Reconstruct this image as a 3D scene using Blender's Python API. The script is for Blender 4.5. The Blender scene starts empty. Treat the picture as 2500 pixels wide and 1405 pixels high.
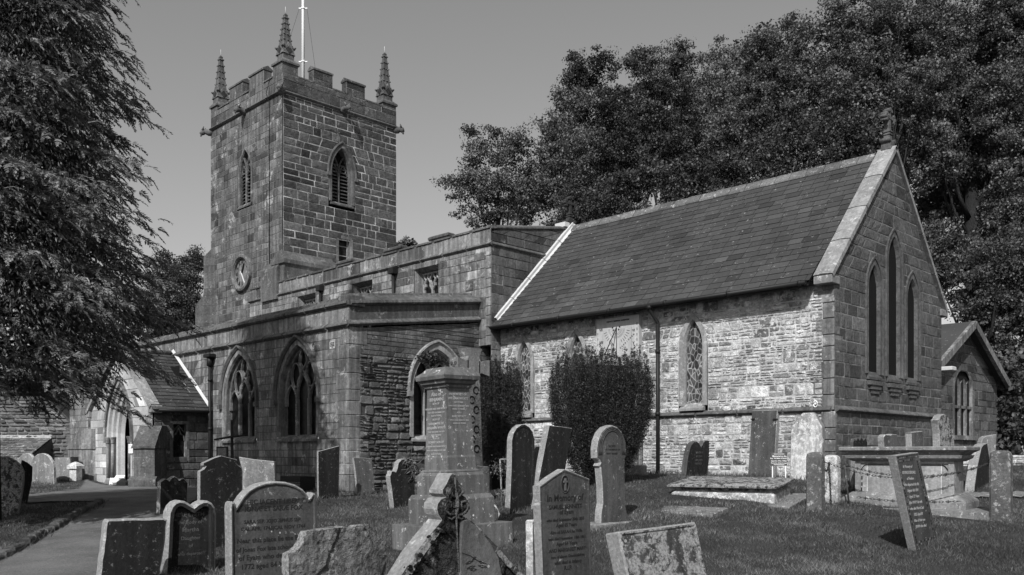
import bpy, math, random
import numpy as np
from mathutils import Vector, Matrix
from math import sin, cos, pi, sqrt, radians as R

# ------------------------------------------------------------------ camera, sky, sun
scene = bpy.context.scene
col = scene.collection
F = 2175.0; CX = 1250.0; HY = 1110.0; C45 = sqrt(0.5)
cam_d = bpy.data.cameras.new("camera"); cam = bpy.data.objects.new("camera", cam_d); col.objects.link(cam)
cam.location = (0, 0, 0); cam.rotation_euler = (R(90), 0, R(45))
cam_d.sensor_width = 36; cam_d.lens = F/2500*36; cam_d.shift_y = (HY-702.5)/2500
cam_d.clip_start = 0.05; cam_d.clip_end = 3000
scene.camera = cam

SUN = Vector((0.53, -1.0, 0.97)).normalized()          # direction towards the sun
world = bpy.data.worlds.new("World"); scene.world = world; world.use_nodes = True
wn = world.node_tree; wn.nodes.clear()
sky = wn.nodes.new("ShaderNodeTexSky"); sky.sky_type = 'NISHITA'; sky.sun_disc = False
sky.sun_elevation = math.asin(SUN.z); sky.sun_rotation = math.atan2(SUN.x, SUN.y)
sky.altitude = 0; sky.air_density = 1.0; sky.dust_density = 1.3; sky.ozone_density = 1.0
sep = wn.nodes.new("ShaderNodeSeparateColor")           # black and white film
mixw = wn.nodes.new("ShaderNodeMath"); mixw.operation = 'MULTIPLY_ADD'; mixw.inputs[1].default_value = 0.45
mg = wn.nodes.new("ShaderNodeMath"); mg.operation = 'MULTIPLY'; mg.inputs[1].default_value = 0.25
mbl = wn.nodes.new("ShaderNodeMath"); mbl.operation = 'MULTIPLY_ADD'; mbl.inputs[1].default_value = 0.30
bg = wn.nodes.new("ShaderNodeBackground"); bg.inputs[1].default_value = 0.12
wo = wn.nodes.new("ShaderNodeOutputWorld")
wn.links.new(sky.outputs[0], sep.inputs[0]); wn.links.new(sep.outputs[0], mg.inputs[0])
wn.links.new(sep.outputs[1], mixw.inputs[0]); wn.links.new(mg.outputs[0], mixw.inputs[2])
wn.links.new(sep.outputs[2], mbl.inputs[0]); wn.links.new(mixw.outputs[0], mbl.inputs[2]); wn.links.new(mbl.outputs[0], bg.inputs[0]); wn.links.new(bg.outputs[0], wo.inputs[0])

sun_d = bpy.data.lights.new("sun", 'SUN'); sun_d.energy = 5.0; sun_d.angle = R(0.5); sun_d.color = (1, 1, 1)
sun = bpy.data.objects.new("sun", sun_d); col.objects.link(sun)
sun.rotation_euler = SUN.to_track_quat('Z', 'Y').to_euler()
scene.view_settings.view_transform = 'Standard'; scene.view_settings.look = 'None'
scene.view_settings.exposure = 0.0; scene.view_settings.gamma = 1.0
scene.render.engine = 'CYCLES'

# ------------------------------------------------------------------ helpers
def W(u, d, z): return Vector((C45*(u-d), C45*(u+d), z))      # right, forward, up -> world
def PX(x, y, d): return W((x-CX)/F*d, d, (HY-y)/F*d)           # pixel of the photograph at depth d -> world
def UD(p): return (C45*(p[0]+p[1]), C45*(p[1]-p[0]))
def smooth(t): t = max(0., min(1., t)); return t*t*(3-2*t)
def gz(u, d):
    """height of the churchyard ground (camera eye level is z=0)"""
    r = u/max(d, 4.0)
    t = smooth((r+0.16)/0.30)
    s = 0.052+(0.128-0.052)*t
    cap = -1.02+0.50*t + 0.25*smooth((r-0.33)/0.2)*smooth((d-19)/8)
    z = -1.6+s*max(0., d-11.8)
    if z > cap-0.1: z = cap-0.1*math.exp(-(z-(cap-0.1))/0.1)
    if d < 11.8: z = -1.6-0.02*(11.8-max(d, 4))
    z += 0.30*smooth((d-29)/5)*smooth((-0.44-r)/0.05)
    return z
def GZ(x, y):
    u, d = UD((x, y)); return gz(u, d)
def ground_px(x, y):
    r = (x-CX)/F; k = (HY-y)/F; lo, hi = 6.0, 60.0
    d = 11.0
    for i in range(400):
        if gz(r*d, d) >= k*d: break
        d += 0.1
    return W(r*d, d, gz(r*d, d))

class MB:
    def __init__(s): s.v = []; s.f = []; s.m = []; s.t = []; s.sm = []
    def face(s, pts, m=0, t=1.0, sm=False):
        n = len(s.v); s.v += [tuple(p) for p in pts]; s.f.append(tuple(range(n, n+len(pts)))); s.m.append(m); s.t.append(t); s.sm.append(sm)
    def idx(s, pts):
        n = len(s.v); s.v += [tuple(p) for p in pts]; return list(range(n, n+len(pts)))
    def fi(s, ids, m=0, t=1.0, sm=False): s.f.append(tuple(ids)); s.m.append(m); s.t.append(t); s.sm.append(sm)
    def loft(s, rings, m=0, t=1.0, closed=True, cap0=False, cap1=False, sm=False):
        I = [s.idx(r) for r in rings]; n = len(rings[0])
        for a, b in zip(I, I[1:]):
            for i in range(n if closed else n-1):
                j = (i+1) % n; s.fi((a[i], a[j], b[j], b[i]), m, t, sm)
        if cap0: s.fi(I[0][::-1], m, t)
        if cap1: s.fi(I[-1], m, t)
        return I
    def box(s, x0, x1, y0, y1, z0, z1, m=0, t=1.0, bev=0.0):
        if bev <= 0:
            r = lambda z: [(x0, y0, z), (x1, y0, z), (x1, y1, z), (x0, y1, z)]
            s.loft([r(z0), r(z1)], m, t, cap0=True, cap1=True)
        else:
            r = lambda z, b: [(x0+b, y0+b, z), (x1-b, y0+b, z), (x1-b, y1-b, z), (x0+b, y1-b, z)]
            s.loft([r(z0, bev), r(z0+bev, 0), r(z1-bev, 0), r(z1, bev)], m, t, cap0=True, cap1=True)
    def obox(s, c, ax, ay, az, m=0, t=1.0):
        """box from centre and three half-axis vectors"""
        c, ax, ay, az = Vector(c), Vector(ax), Vector(ay), Vector(az)
        r = lambda k: [c-ax-ay+az*k, c+ax-ay+az*k, c+ax+ay+az*k, c-ax+ay+az*k]
        s.loft([r(-1), r(1)], m, t, cap0=True, cap1=True)
    def rings(s, c, ang, prof, m=0, t=1.0, ch=0.0, tilt=None):
        """moulded block: prof = [(z, half x, half y)], turned by ang about z"""
        ca, sa = cos(ang), sin(ang); rr = []
        for p in prof:
            z, a, b = p[:3]
            pts = [(-a, -b), (a, -b), (a, b), (-a, b)]
            if ch > 0: pts = [(-a+ch, -b), (a-ch, -b), (a, -b+ch), (a, b-ch), (a-ch, b), (-a+ch, b), (-a, b-ch), (-a, -b+ch)]
            q = []
            for x, y in pts:
                zz = z + (tilt[0]*x+tilt[1]*y if tilt else 0)
                q.append((c[0]+x*ca-y*sa, c[1]+x*sa+y*ca, c[2]+zz))
            rr.append(q)
        s.loft(rr, m, t, cap0=True, cap1=True)
    def tube(s, pts, rad, n=6, m=0, t=1.0, cap=True, sm=True, sq=1.0):
        pts = [Vector(p) for p in pts]
        if not hasattr(rad, '__len__'): rad = [rad]*len(pts)
        rr = []; up = Vector((0, 0, 1))
        for i, p in enumerate(pts):
            d = (pts[min(i+1, len(pts)-1)]-pts[max(i-1, 0)])
            d = d.normalized() if d.length > 1e-9 else up
            a = d.cross(up if abs(d.z) < .95 else Vector((1, 0, 0))).normalized(); b = d.cross(a)
            rr.append([p+(a*cos(2*pi*k/n+pi/n)+b*sin(2*pi*k/n+pi/n)*sq)*rad[i] for k in range(n)])
        s.loft(rr, m, t, cap0=cap, cap1=cap, sm=sm)
    def build(s, name, mats, parent=None, origin=None):
        me = bpy.data.meshes.new(name)
        o0 = Vector(origin) if origin is not None else Vector((0, 0, 0))
        vs = [(a-o0.x, b-o0.y, c-o0.z) for a, b, c in s.v] if origin is not None else s.v
        me.from_pydata(vs, [], s.f)
        if not isinstance(mats, (list, tuple)): mats = [mats]
        for m in mats: me.materials.append(m)
        me.polygons.foreach_set('material_index', s.m); me.polygons.foreach_set('use_smooth', s.sm)
        at = me.attributes.new('tone', 'FLOAT', 'FACE'); at.data.foreach_set('value', s.t)
        me.update()
        ob = bpy.data.objects.new(name, me); col.objects.link(ob); ob.location = o0
        if parent is not None:
            ob.parent = parent; ob.location = o0-parent_world(parent)
        return ob
def parent_world(p):
    v = Vector(p.location)
    while p.parent is not None: p = p.parent; v += Vector(p.location)
    return v
def tag(o, label=None, cat=None, group=None, kind=None):
    if label: o['label'] = label
    if cat: o['category'] = cat
    if group: o['group'] = group
    if kind: o['kind'] = kind
    return o
def empty(name, loc):
    o = bpy.data.objects.new(name, None); col.objects.link(o); o.location = loc; o.empty_display_size = .3; return o
def npmesh(name, V, Fq, tone, mat, parent=None, origin=(0, 0, 0), k=4):
    """fast mesh: V (n,3), Fq (m,k), tone (m)"""
    me = bpy.data.meshes.new(name); V = np.asarray(V, np.float32)-np.array(origin, np.float32); Fq = np.asarray(Fq, np.int32)
    me.vertices.add(len(V)); me.vertices.foreach_set('co', V.ravel())
    me.loops.add(Fq.size); me.loops.foreach_set('vertex_index', Fq.ravel())
    me.polygons.add(len(Fq)); me.polygons.foreach_set('loop_start', np.arange(0, Fq.size, k, dtype=np.int32))
    me.polygons.foreach_set('loop_total', np.full(len(Fq), k, np.int32))
    me.materials.append(mat)
    at = me.attributes.new('tone', 'FLOAT', 'FACE'); at.data.foreach_set('value', np.asarray(tone, np.float32))
    me.update(calc_edges=True)
    ob = bpy.data.objects.new(name, me); col.objects.link(ob); ob.location = origin
    if parent is not None: ob.parent = parent; ob.location = Vector(origin)-parent_world(parent)
    return ob

# ------------------------------------------------------------------ materials (all grey: the photograph is monochrome)
class NT:
    def __init__(s, name):
        s.m = bpy.data.materials.new(name); s.m.use_nodes = True; s.t = s.m.node_tree; s.t.nodes.clear()
        s.out = s.t.nodes.new('ShaderNodeOutputMaterial'); s.p = s.t.nodes.new('ShaderNodeBsdfPrincipled')
        s.t.links.new(s.p.outputs[0], s.out.inputs[0])
    def L(s, a, b): s.t.links.new(a, b)
    def pos(s): return s.t.nodes.new('ShaderNodeNewGeometry').outputs['Position']
    def mp(s, vec, sc=(1, 1, 1), rot=(0, 0, 0)):
        n = s.t.nodes.new('ShaderNodeMapping'); n.inputs['Scale'].default_value = sc; n.inputs['Rotation'].default_value = rot
        s.L(vec, n.inputs[0]); return n.outputs[0]
    def noise(s, vec, scale, detail=5, rough=.6, dist=0):
        n = s.t.nodes.new('ShaderNodeTexNoise'); n.inputs['Scale'].default_value = scale; n.inputs['Detail'].default_value = detail
        n.inputs['Roughness'].default_value = rough; n.inputs['Distortion'].default_value = dist; s.L(vec, n.inputs['Vector']); return n.outputs[0]
    def vor(s, vec, scale, feat='F1'):
        n = s.t.nodes.new('ShaderNodeTexVoronoi'); n.feature = feat; n.inputs['Scale'].default_value = scale; s.L(vec, n.inputs['Vector']); return n.outputs[0]
    def rng(s, v, a, b, c, d, clamp=True, mode='LINEAR'):
        n = s.t.nodes.new('ShaderNodeMapRange'); n.clamp = clamp; n.interpolation_type = mode
        for i, x in enumerate((a, b, c, d)): n.inputs[i+1].default_value = x
        s.L(v, n.inputs[0]); return n.outputs[0]
    def M(s, op, a, b=None):
        n = s.t.nodes.new('ShaderNodeMath'); n.operation = op
        for i, x in enumerate((a, b)):
            if x is None: continue
            if isinstance(x, (int, float)): n.inputs[i].default_value = x
            else: s.L(x, n.inputs[i])
        return n.outputs[0]
    def mix(s, f, a, b):   # scalar mix
        n = s.t.nodes.new('ShaderNodeMix'); n.data_type = 'FLOAT'
        for i, x in ((0, f), (2, a), (3, b)):
            if isinstance(x, (int, float)): n.inputs[i].default_value = x
            else: s.L(x, n.inputs[i])
        return n.outputs[0]
    def tone(s):
        n = s.t.nodes.new('ShaderNodeAttribute'); n.attribute_name = 'tone'; return n.outputs['Fac']
    def bump(s, h, dist=.02, st=1.0, prev=None):
        n = s.t.nodes.new('ShaderNodeBump'); n.inputs['Strength'].default_value = st; n.inputs['Distance'].default_value = dist
        s.L(h, n.inputs['Height'])
        if prev is not None: s.L(prev, n.inputs['Normal'])
        return n.outputs[0]
    def fin(s, colr, rough=.9, normal=None, spec=.25):
        s.L(colr, s.p.inputs['Base Color']); s.p.inputs['Specular IOR Level'].default_value = spec
        if isinstance(rough, (int, float)): s.p.inputs['Roughness'].default_value = rough
        else: s.L(rough, s.p.inputs['Roughness'])
        if normal is not None: s.L(normal, s.p.inputs['Normal'])
        return s.m

def stone_mat(name, c, var=.35, fine=.25, lich=0., lscale=5., lcol=.5, streak=0., bump=.012, bscale=22, spots=0., rough=.92, big=.9):
    n = NT(name); P = n.pos()
    t = n.M('MULTIPLY', n.tone(), c)
    t = n.M('MULTIPLY', t, n.rng(n.noise(P, big, 5, .62), .3, .7, 1-var, 1+var))
    n2 = n.noise(P, bscale, 6, .7)
    t = n.M('MULTIPLY', t, n.rng(n2, .3, .7, 1-fine, 1+fine))
    if streak > 0:
        st = n.noise(n.mp(P, (5, 5, .45)), 1.6, 5, .6)
        t = n.M('MULTIPLY', t, n.rng(st, .42, .62, 1-streak, 1.08))
    if lich > 0:
        msk = n.M('MULTIPLY', n.rng(n.noise(P, lscale, 7, .75, .3), .62-.14*lich, .68-.14*lich, 0, 1), n.rng(n.noise(P, 40, 3, .7), .35, .6, .25, 1))
        t = n.mix(msk, t, lcol)
    if spots > 0:
        v = n.vor(n.mp(P, (1, 1, 1)), 9.0)
        th = n.rng(n.noise(P, 2.5, 2), .4, .7, 0, .22*spots)
        sp = n.M('LESS_THAN', v, th)
        t = n.mix(sp, t, lcol)
    b = n.bump(n2, bump, 1.0)
    b = n.bump(n.noise(P, bscale*4, 3, .7), bump*.35, 1.0, b)
    return n.fin(t, rough, b, .2)

M = {}
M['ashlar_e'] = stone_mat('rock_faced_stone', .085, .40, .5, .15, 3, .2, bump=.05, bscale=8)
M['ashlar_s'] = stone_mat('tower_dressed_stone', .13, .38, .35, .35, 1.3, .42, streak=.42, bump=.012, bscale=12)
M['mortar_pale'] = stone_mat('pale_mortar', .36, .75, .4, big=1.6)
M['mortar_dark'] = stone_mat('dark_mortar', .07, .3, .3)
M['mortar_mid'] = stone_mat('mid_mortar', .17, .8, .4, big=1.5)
M['rubble'] = stone_mat('pale_rubble_stone', .38, .35, .5, .7, 6, .85, bump=.045, bscale=11)
M['mortar_bright'] = stone_mat('lime_mortar', .42, .35, .4, bump=.02, bscale=14)
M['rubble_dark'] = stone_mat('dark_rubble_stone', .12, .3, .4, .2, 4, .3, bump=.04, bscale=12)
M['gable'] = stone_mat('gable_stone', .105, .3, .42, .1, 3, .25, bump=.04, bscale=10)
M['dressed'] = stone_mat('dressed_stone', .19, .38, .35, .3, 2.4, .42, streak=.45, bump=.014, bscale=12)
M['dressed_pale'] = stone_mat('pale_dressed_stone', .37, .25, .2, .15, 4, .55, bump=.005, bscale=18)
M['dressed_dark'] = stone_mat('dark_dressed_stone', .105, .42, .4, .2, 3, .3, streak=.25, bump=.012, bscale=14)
M['coping'] = stone_mat('coping_stone', .25, .25, .3, .35, 6, .5, streak=.2, bump=.008, bscale=18)
M['lead'] = stone_mat('lead_flashing', .5, .1, .1, bump=.002)
M['slate'] = stone_mat('roof_slate', .050, .2, .15, .02, 9, .42, bump=.004, bscale=30, big=.7)
M['ridge'] = stone_mat('ridge_tile', .12, .3, .4, .4, 7, .45, bump=.015, bscale=18)
M['iron'] = stone_mat('black_iron', .016, .2, .3, bump=.002, rough=.5)
M['rust'] = stone_mat('rusty_iron', .035, .3, .4, bump=.003, rough=.8)
M['white'] = stone_mat('white_paint', .78, .06, .06, bump=.001, rough=.5)
M['grave'] = stone_mat('gravestone', .078, .35, .3, .18, 8, .4, streak=.25, bump=.008, bscale=30, spots=.5)
M['grave_dark'] = stone_mat('dark_gravestone', .019, .35, .35, .25, 14, .16, streak=.35, bump=.008, bscale=30)  # dark stone; the missing sun on some faces is put into the colour
M['grave_rough'] = stone_mat('weathered_gravestone', .17, .4, .4, .45, 7, .36, bump=.06, bscale=9, spots=.3, streak=.3)
M['grave_mossy'] = stone_mat('mossy_gravestone', .065, .45, .5, .3, 8, .3, bump=.06, bscale=9, streak=.3)
M['grave_edge'] = stone_mat('gravestone_edge', .25, .2, .35, .4, 10, .5, bump=.012, bscale=30)  # paler than the faces: lichen, plus sunlight on the sides put into the colour
M['grave_light'] = stone_mat('pale_gravestone', .19, .3, .35, .35, 7, .55, streak=.2, bump=.01, bscale=24, spots=.5)
M['grave_lichen'] = stone_mat('lichened_gravestone', .085, .35, .4, 1.15, 8, .42, streak=.4, bump=.02, bscale=30, spots=1)
M['pedestal'] = stone_mat('pedestal_stone', .13, .22, .2, .25, 9, .6, streak=.3, bump=.005, bscale=30, spots=.8)
M['ledger'] = stone_mat('lichened_ledger_stone', .33, .3, .4, .9, 10, .75, bump=.02, bscale=24)
M['bright_grave'] = stone_mat('white_lichened_gravestone', .42, .3, .35, .9, 8, .72, streak=.3, bump=.015, bscale=24, spots=1)
M['post'] = stone_mat('post_stone', .13, .35, .4, .5, 11, .45, bump=.02, bscale=26, spots=.4)
M['moss'] = stone_mat('moss', .035, .4, .6, bump=.05, bscale=30)
M['letter_dark'] = stone_mat('cut_letter_shadow', .02, .1, .1, bump=.001)
M['letter_pale'] = stone_mat('cut_letter_pale', .33, .1, .1, bump=.001)
M['letter_white'] = stone_mat('white_lettering', .85, .03, .03, bump=.001)
M['wood'] = stone_mat('door_wood', .12, .2, .25, bump=.004, streak=.3)
M['bark'] = stone_mat('bark', .03, .35, .5, bump=.04, bscale=14)
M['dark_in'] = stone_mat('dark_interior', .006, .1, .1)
M['paper'] = stone_mat('white_paper', .85, .03, .03, bump=.0005)
M['sundial'] = stone_mat('sundial_stone', .40, .18, .12, .1, 3, .5, streak=.12, bump=.002, bscale=20)
M['asphalt'] = stone_mat('path_asphalt', .15, .4, .45, .35, 9, .22, bump=.015, bscale=45)
M['flag'] = stone_mat('flagstone', .16, .3, .35, .5, 9, .5, bump=.01, bscale=24)
M['kerb'] = stone_mat('kerb_stone', .10, .35, .45, .2, 9, .3, bump=.03, bscale=20)

def glass_mat(name, leads, diag=False, c=.02, lc=.3, sc=(7, 4)):
    n = NT(name); P = n.pos()
    t = n.M('MULTIPLY', n.rng(n.noise(P, 7, 3), .3, .7, .4, 2.0), c)
    v = n.vor(n.mp(P, (sc[0], sc[0], sc[1])), 1.0, 'DISTANCE_TO_EDGE')
    ld = n.M('LESS_THAN', v, leads)
    t = n.mix(ld, t, lc)
    cell = n.t.nodes.new('ShaderNodeTexVoronoi'); cell.inputs['Scale'].default_value = 1.0
    n.L(n.mp(P, (sc[0], sc[0], sc[1])), cell.inputs['Vector'])
    sp = n.t.nodes.new('ShaderNodeSeparateColor'); n.L(cell.outputs['Color'], sp.inputs[0])
    t = n.M('MULTIPLY', t, n.rng(sp.outputs[0], 0, 1, .45, 1.8))
    b = n.bump(n.noise(P, 5, 2), .01, .5)
    return n.fin(t, .3, b, .12)
M['glass'] = glass_mat('leaded_glass', .02, c=.008, lc=.03)
M['glass_stained'] = glass_mat('stained_glass', .07, c=.045, lc=.20, sc=(9, 6))
M['glass_lattice'] = glass_mat('church_window_glass', .03, c=.005, lc=.015, sc=(9, 7))

def leaf_mat(name, c, rough=.55, spec=.5, trans=.25):
    n = NT(name); P = n.pos()
    t = n.M('MULTIPLY', n.tone(), c)
    t = n.M('MULTIPLY', t, n.rng(n.noise(P, 1.1, 3), .3, .7, .75, 1.25))
    n.fin(t, rough, None, spec)
    tr = n.t.nodes.new('ShaderNodeBsdfTranslucent'); n.L(t, tr.inputs[0])
    mx = n.t.nodes.new('ShaderNodeMixShader'); mx.inputs[0].default_value = trans
    n.L(n.p.outputs[0], mx.inputs[1]); n.L(tr.outputs[0], mx.inputs[2]); n.L(mx.outputs[0], n.out.inputs[0])
    return n.m
M['leaf'] = leaf_mat('broad_leaf', .064, .5, .4)
M['leaf_pale'] = leaf_mat('pale_broad_leaf', .115, .5, .4)
M['conifer'] = leaf_mat('conifer_spray', .17, .6, .35, .2)
M['yew'] = leaf_mat('yew_needle', .028, .5, .35, .15)
M['grass'] = leaf_mat('grass_blade', .10, .6, .3, .3)
n = NT('lawn'); P = n.pos()
t = n.M('MULTIPLY', n.rng(n.noise(P, .55, 6, .6), .3, .7, .7, 1.3), .05)
t = n.M('MULTIPLY', t, n.rng(n.noise(P, 45, 5, .75), .3, .7, .45, 1.6))
n.fin(t, .95, n.bump(n.noise(P, 60, 5, .8), .03, 1.0), .1); M['lawn'] = n.m

def text_mesh(name, body, size, mat, frame, parent, th=.004, align='CENTER', spacing=1.0, sx=1.0):
    """frame = (origin, right, up, normal); the lettering becomes a mesh lying on the surface"""
    cu = bpy.data.curves.new(name, 'FONT'); cu.body = body; cu.size = size; cu.align_x = align; cu.extrude = th
    cu.space_line = spacing; cu.resolution_u = 2; cu.offset = size*.014
    tmp = bpy.data.objects.new(name, cu); col.objects.link(tmp)
    dg = bpy.context.evaluated_depsgraph_get(); me = bpy.data.meshes.new_from_object(tmp.evaluated_get(dg))
    bpy.data.objects.remove(tmp)
    O, U, V, N = frame
    Mx = Matrix(((U.x*sx, V.x, N.x, 0), (U.y*sx, V.y, N.y, 0), (U.z*sx, V.z, N.z, 0), (0, 0, 0, 1)))
    me.transform(Mx); me.materials.clear(); me.materials.append(mat)
    at = me.attributes.new('tone', 'FLOAT', 'FACE'); at.data.foreach_set('value', [1.0]*len(me.polygons))
    ob = bpy.data.objects.new(name, me); col.objects.link(ob); ob.location = O
    if parent is not None: ob.parent = parent; ob.location = Vector(O)-parent_world(parent)
    return ob

# ------------------------------------------------------------------ masonry toolkit
Z3 = Vector((0, 0, 1))
class Fr:
    def __init__(s, O, U, N): s.O = Vector(O); s.U = Vector(U); s.N = Vector(N)
    def __call__(s, u, z, d=0.): return s.O+s.U*u+Z3*z+s.N*d
def FS(y): return Fr((0, y, 0), (1, 0, 0), (0, -1, 0))     # wall facing south, u = world x
def FE(x): return Fr((x, 0, 0), (0, 1, 0), (1, 0, 0))      # wall facing east, u = world y
def FN(y): return Fr((0, y, 0), (-1, 0, 0), (0, 1, 0))
def FW(x): return Fr((x, 0, 0), (0, -1, 0), (-1, 0, 0))

def arch_half(w, sp, ap):
    h = ap-sp; c = max(0., (h*h-(w/2)**2)/w); Rr = c+w/2
    def f(z):
        if z <= sp: return w/2
        q = Rr*Rr-(z-sp)**2*( (Rr*Rr-c*c)/(h*h) )
        return max(0., sqrt(max(q, 0))-c)
    return f
def arch_pts(u0, w, sill, sp, ap, n=7):
    f = arch_half(w, sp, ap); L = [(u0-w/2, sill)]
    zs = [sp+(ap-sp)*sin(i/n*pi/2) for i in range(n+1)]
    L += [(u0-f(z), z) for z in zs]
    L += [(u0+f(z), z) for z in zs[::-1][1:]]
    L.append((u0+w/2, sill)); return L
def arch_op(u0, w, sill, sp, ap):
    f = arch_half(w, sp, ap)
    def g(z):
        if z < sill or z > ap: return None
        h = f(z)
        return (u0-h, u0+h) if h > .01 else None
    return g
def rect_op(a, b, z0, z1): return lambda z: (a, b) if z0 <= z <= z1 else None

def masonry(mb, fr, z0, z1, lim, ops=(), rowh=.3, stw=.5, g=.012, dep=.02, bev=.015, rock=0., rnd=0.,
            jit=.0, seed=1, m=0, mb_i=1, var=.2, pdark=.1, plight=.08, rowvar=.25, back=True, skip=0., mixed=0, md=-.003):
    rs = random.Random(seed); z = z0
    while z < z1-1e-3:
        h = rowh*rs.uniform(1-rowvar, 1+rowvar)
        if z1-(z+h) < rowh*.5: h = z1-z
        zb, zt, zm = z, z+h, z+h/2
        la, lb = lim(zb+1e-4); ta, tb = lim(zt-1e-4)
        if ta > tb: ta = tb = (ta+tb)/2
        if lb-la < .02: break
        cuts = []
        for f in ops:
            mid = f(zm)
            if mid is None: continue
            bo = f(zb) or mid; to = f(zt) or mid
            if f(zt) is None and f(zm) is not None and (mid[1]-mid[0]) < .5*(bo[1]-bo[0]): to = ((mid[0]+mid[1])/2,)*2
            cuts.append((bo, to))
        cuts.sort(key=lambda c: c[0][0])
        segs = []; cur = (la, ta)
        for bo, to in cuts:
            segs.append((cur, (bo[0], to[0]))); cur = (bo[1], to[1])
        segs.append((cur, (lb, tb)))
        for (b0, t0), (b1, t1) in segs:
            if max(b1-b0, t1-t0) < .03: continue
            b1 = max(b1, b0); t1 = max(t1, t0)
            if back:
                mb.face([fr(b0, zb, md), fr(b1, zb, md), fr(t1, zt, md), fr(t0, zt, md)], mb_i, rs.uniform(.85, 1.15))
            # split into stones
            Lm = ((b1-b0)+(t1-t0))/2; fr0 = 0.; ks = [0.]
            while True:
                w = stw*rs.uniform(.55, 1.55)/Lm
                if fr0+w*1.5 > 1: break
                fr0 += w; ks.append(fr0)
            ks.append(1.)
            cells = []
            for a, b in zip(ks, ks[1:]):
                if not mixed: cells.append((a, b, 0., 1.)); continue
                k = rs.choice((1, 1, 2, 2, 3)) if h > rowh*.6 else 1; v = [0.]+sorted(i/k+rs.uniform(-.1, .1)/k for i in range(1, k))+[1.]
                for va, vb in zip(v, v[1:]):
                    if k > 1 and rs.random() < .65 and (b-a)*Lm > stw*.6: mcut = a+(b-a)*rs.uniform(.3, .7); cells += [(a, mcut, va, vb), (mcut, b, va, vb)]
                    else: cells.append((a, b, va, vb))
            for a, b, va, vb in cells:
                if skip and rs.random() < skip: continue
                e = g/2
                lf = lambda f, v_: (b0+(b1-b0)*f)*(1-v_)+(t0+(t1-t0)*f)*v_
                q = [(lf(a, va)+e, zb+h*va+e), (lf(b, va)-e, zb+h*va+e), (lf(b, vb)-e, zb+h*vb-e), (lf(a, vb)+e, zb+h*vb-e)]
                if q[1][0] < q[0][0]+.01 and q[2][0] < q[3][0]+.01: continue
                if q[1][0] < q[0][0]: q[0] = q[1] = ((q[0][0]+q[1][0])/2, q[0][1])
                if q[2][0] < q[3][0]: q[2] = q[3] = ((q[2][0]+q[3][0])/2, q[2][1])
                if jit: q = [(x+rs.uniform(-jit, jit), y+rs.uniform(-jit, jit)*.7) for x, y in q]
                if rnd:
                    o = []
                    for i in range(4):
                        p, pr, nx = q[i], q[i-1], q[(i+1) % 4]
                        k = rnd*rs.uniform(.4, 1.2)
                        lp = min(.4, k*h*(vb-va)/max(.02, math.dist(p, pr))); ln = min(.4, k*h*(vb-va)/max(.02, math.dist(p, nx)))
                        o.append((p[0]+(pr[0]-p[0])*lp, p[1]+(pr[1]-p[1])*lp)); o.append((p[0]+(nx[0]-p[0])*ln, p[1]+(nx[1]-p[1])*ln))
                    q = o
                cx = sum(p[0] for p in q)/len(q); cz = sum(p[1] for p in q)/len(q)
                dd = max(md, 0.)+dep*rs.uniform(.4, 1.3)
                t = rs.uniform(1-var, 1+var); x = rs.random()
                if x < pdark: t *= rs.uniform(.45, .75)
                elif x > 1-plight: t *= rs.uniform(1.2, 1.5)
                def sh(k, off): return [fr(cx+(p[0]-cx)*(1-min(.9, k/max(.02, abs(p[0]-cx)))), cz+(p[1]-cz)*(1-min(.9, k/max(.02, abs(p[1]-cz)))), off) for p in q]
                r0 = [fr(p[0], p[1], min(md, 0.)-.004) for p in q]; r1 = sh(bev, dd)
                A = mb.idx(r0); B = mb.idx(r1); nq = len(q)
                for i in range(nq):
                    j = (i+1) % nq; mb.fi((A[i], A[j], B[j], B[i]), m, t, rnd > .3)
                if rock:
                    c = mb.idx([fr(cx+rs.uniform(-.2, .2)*(q[1][0]-q[0][0]), cz+rs.uniform(-.15, .15)*h, dd+rock*rs.uniform(-.3, 1.3))])[0]
                    for i in range(nq): mb.fi((B[i], B[(i+1) % nq], c), m, t, rnd > .3)
                else: mb.fi(B, m, t)
        z = zt

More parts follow.
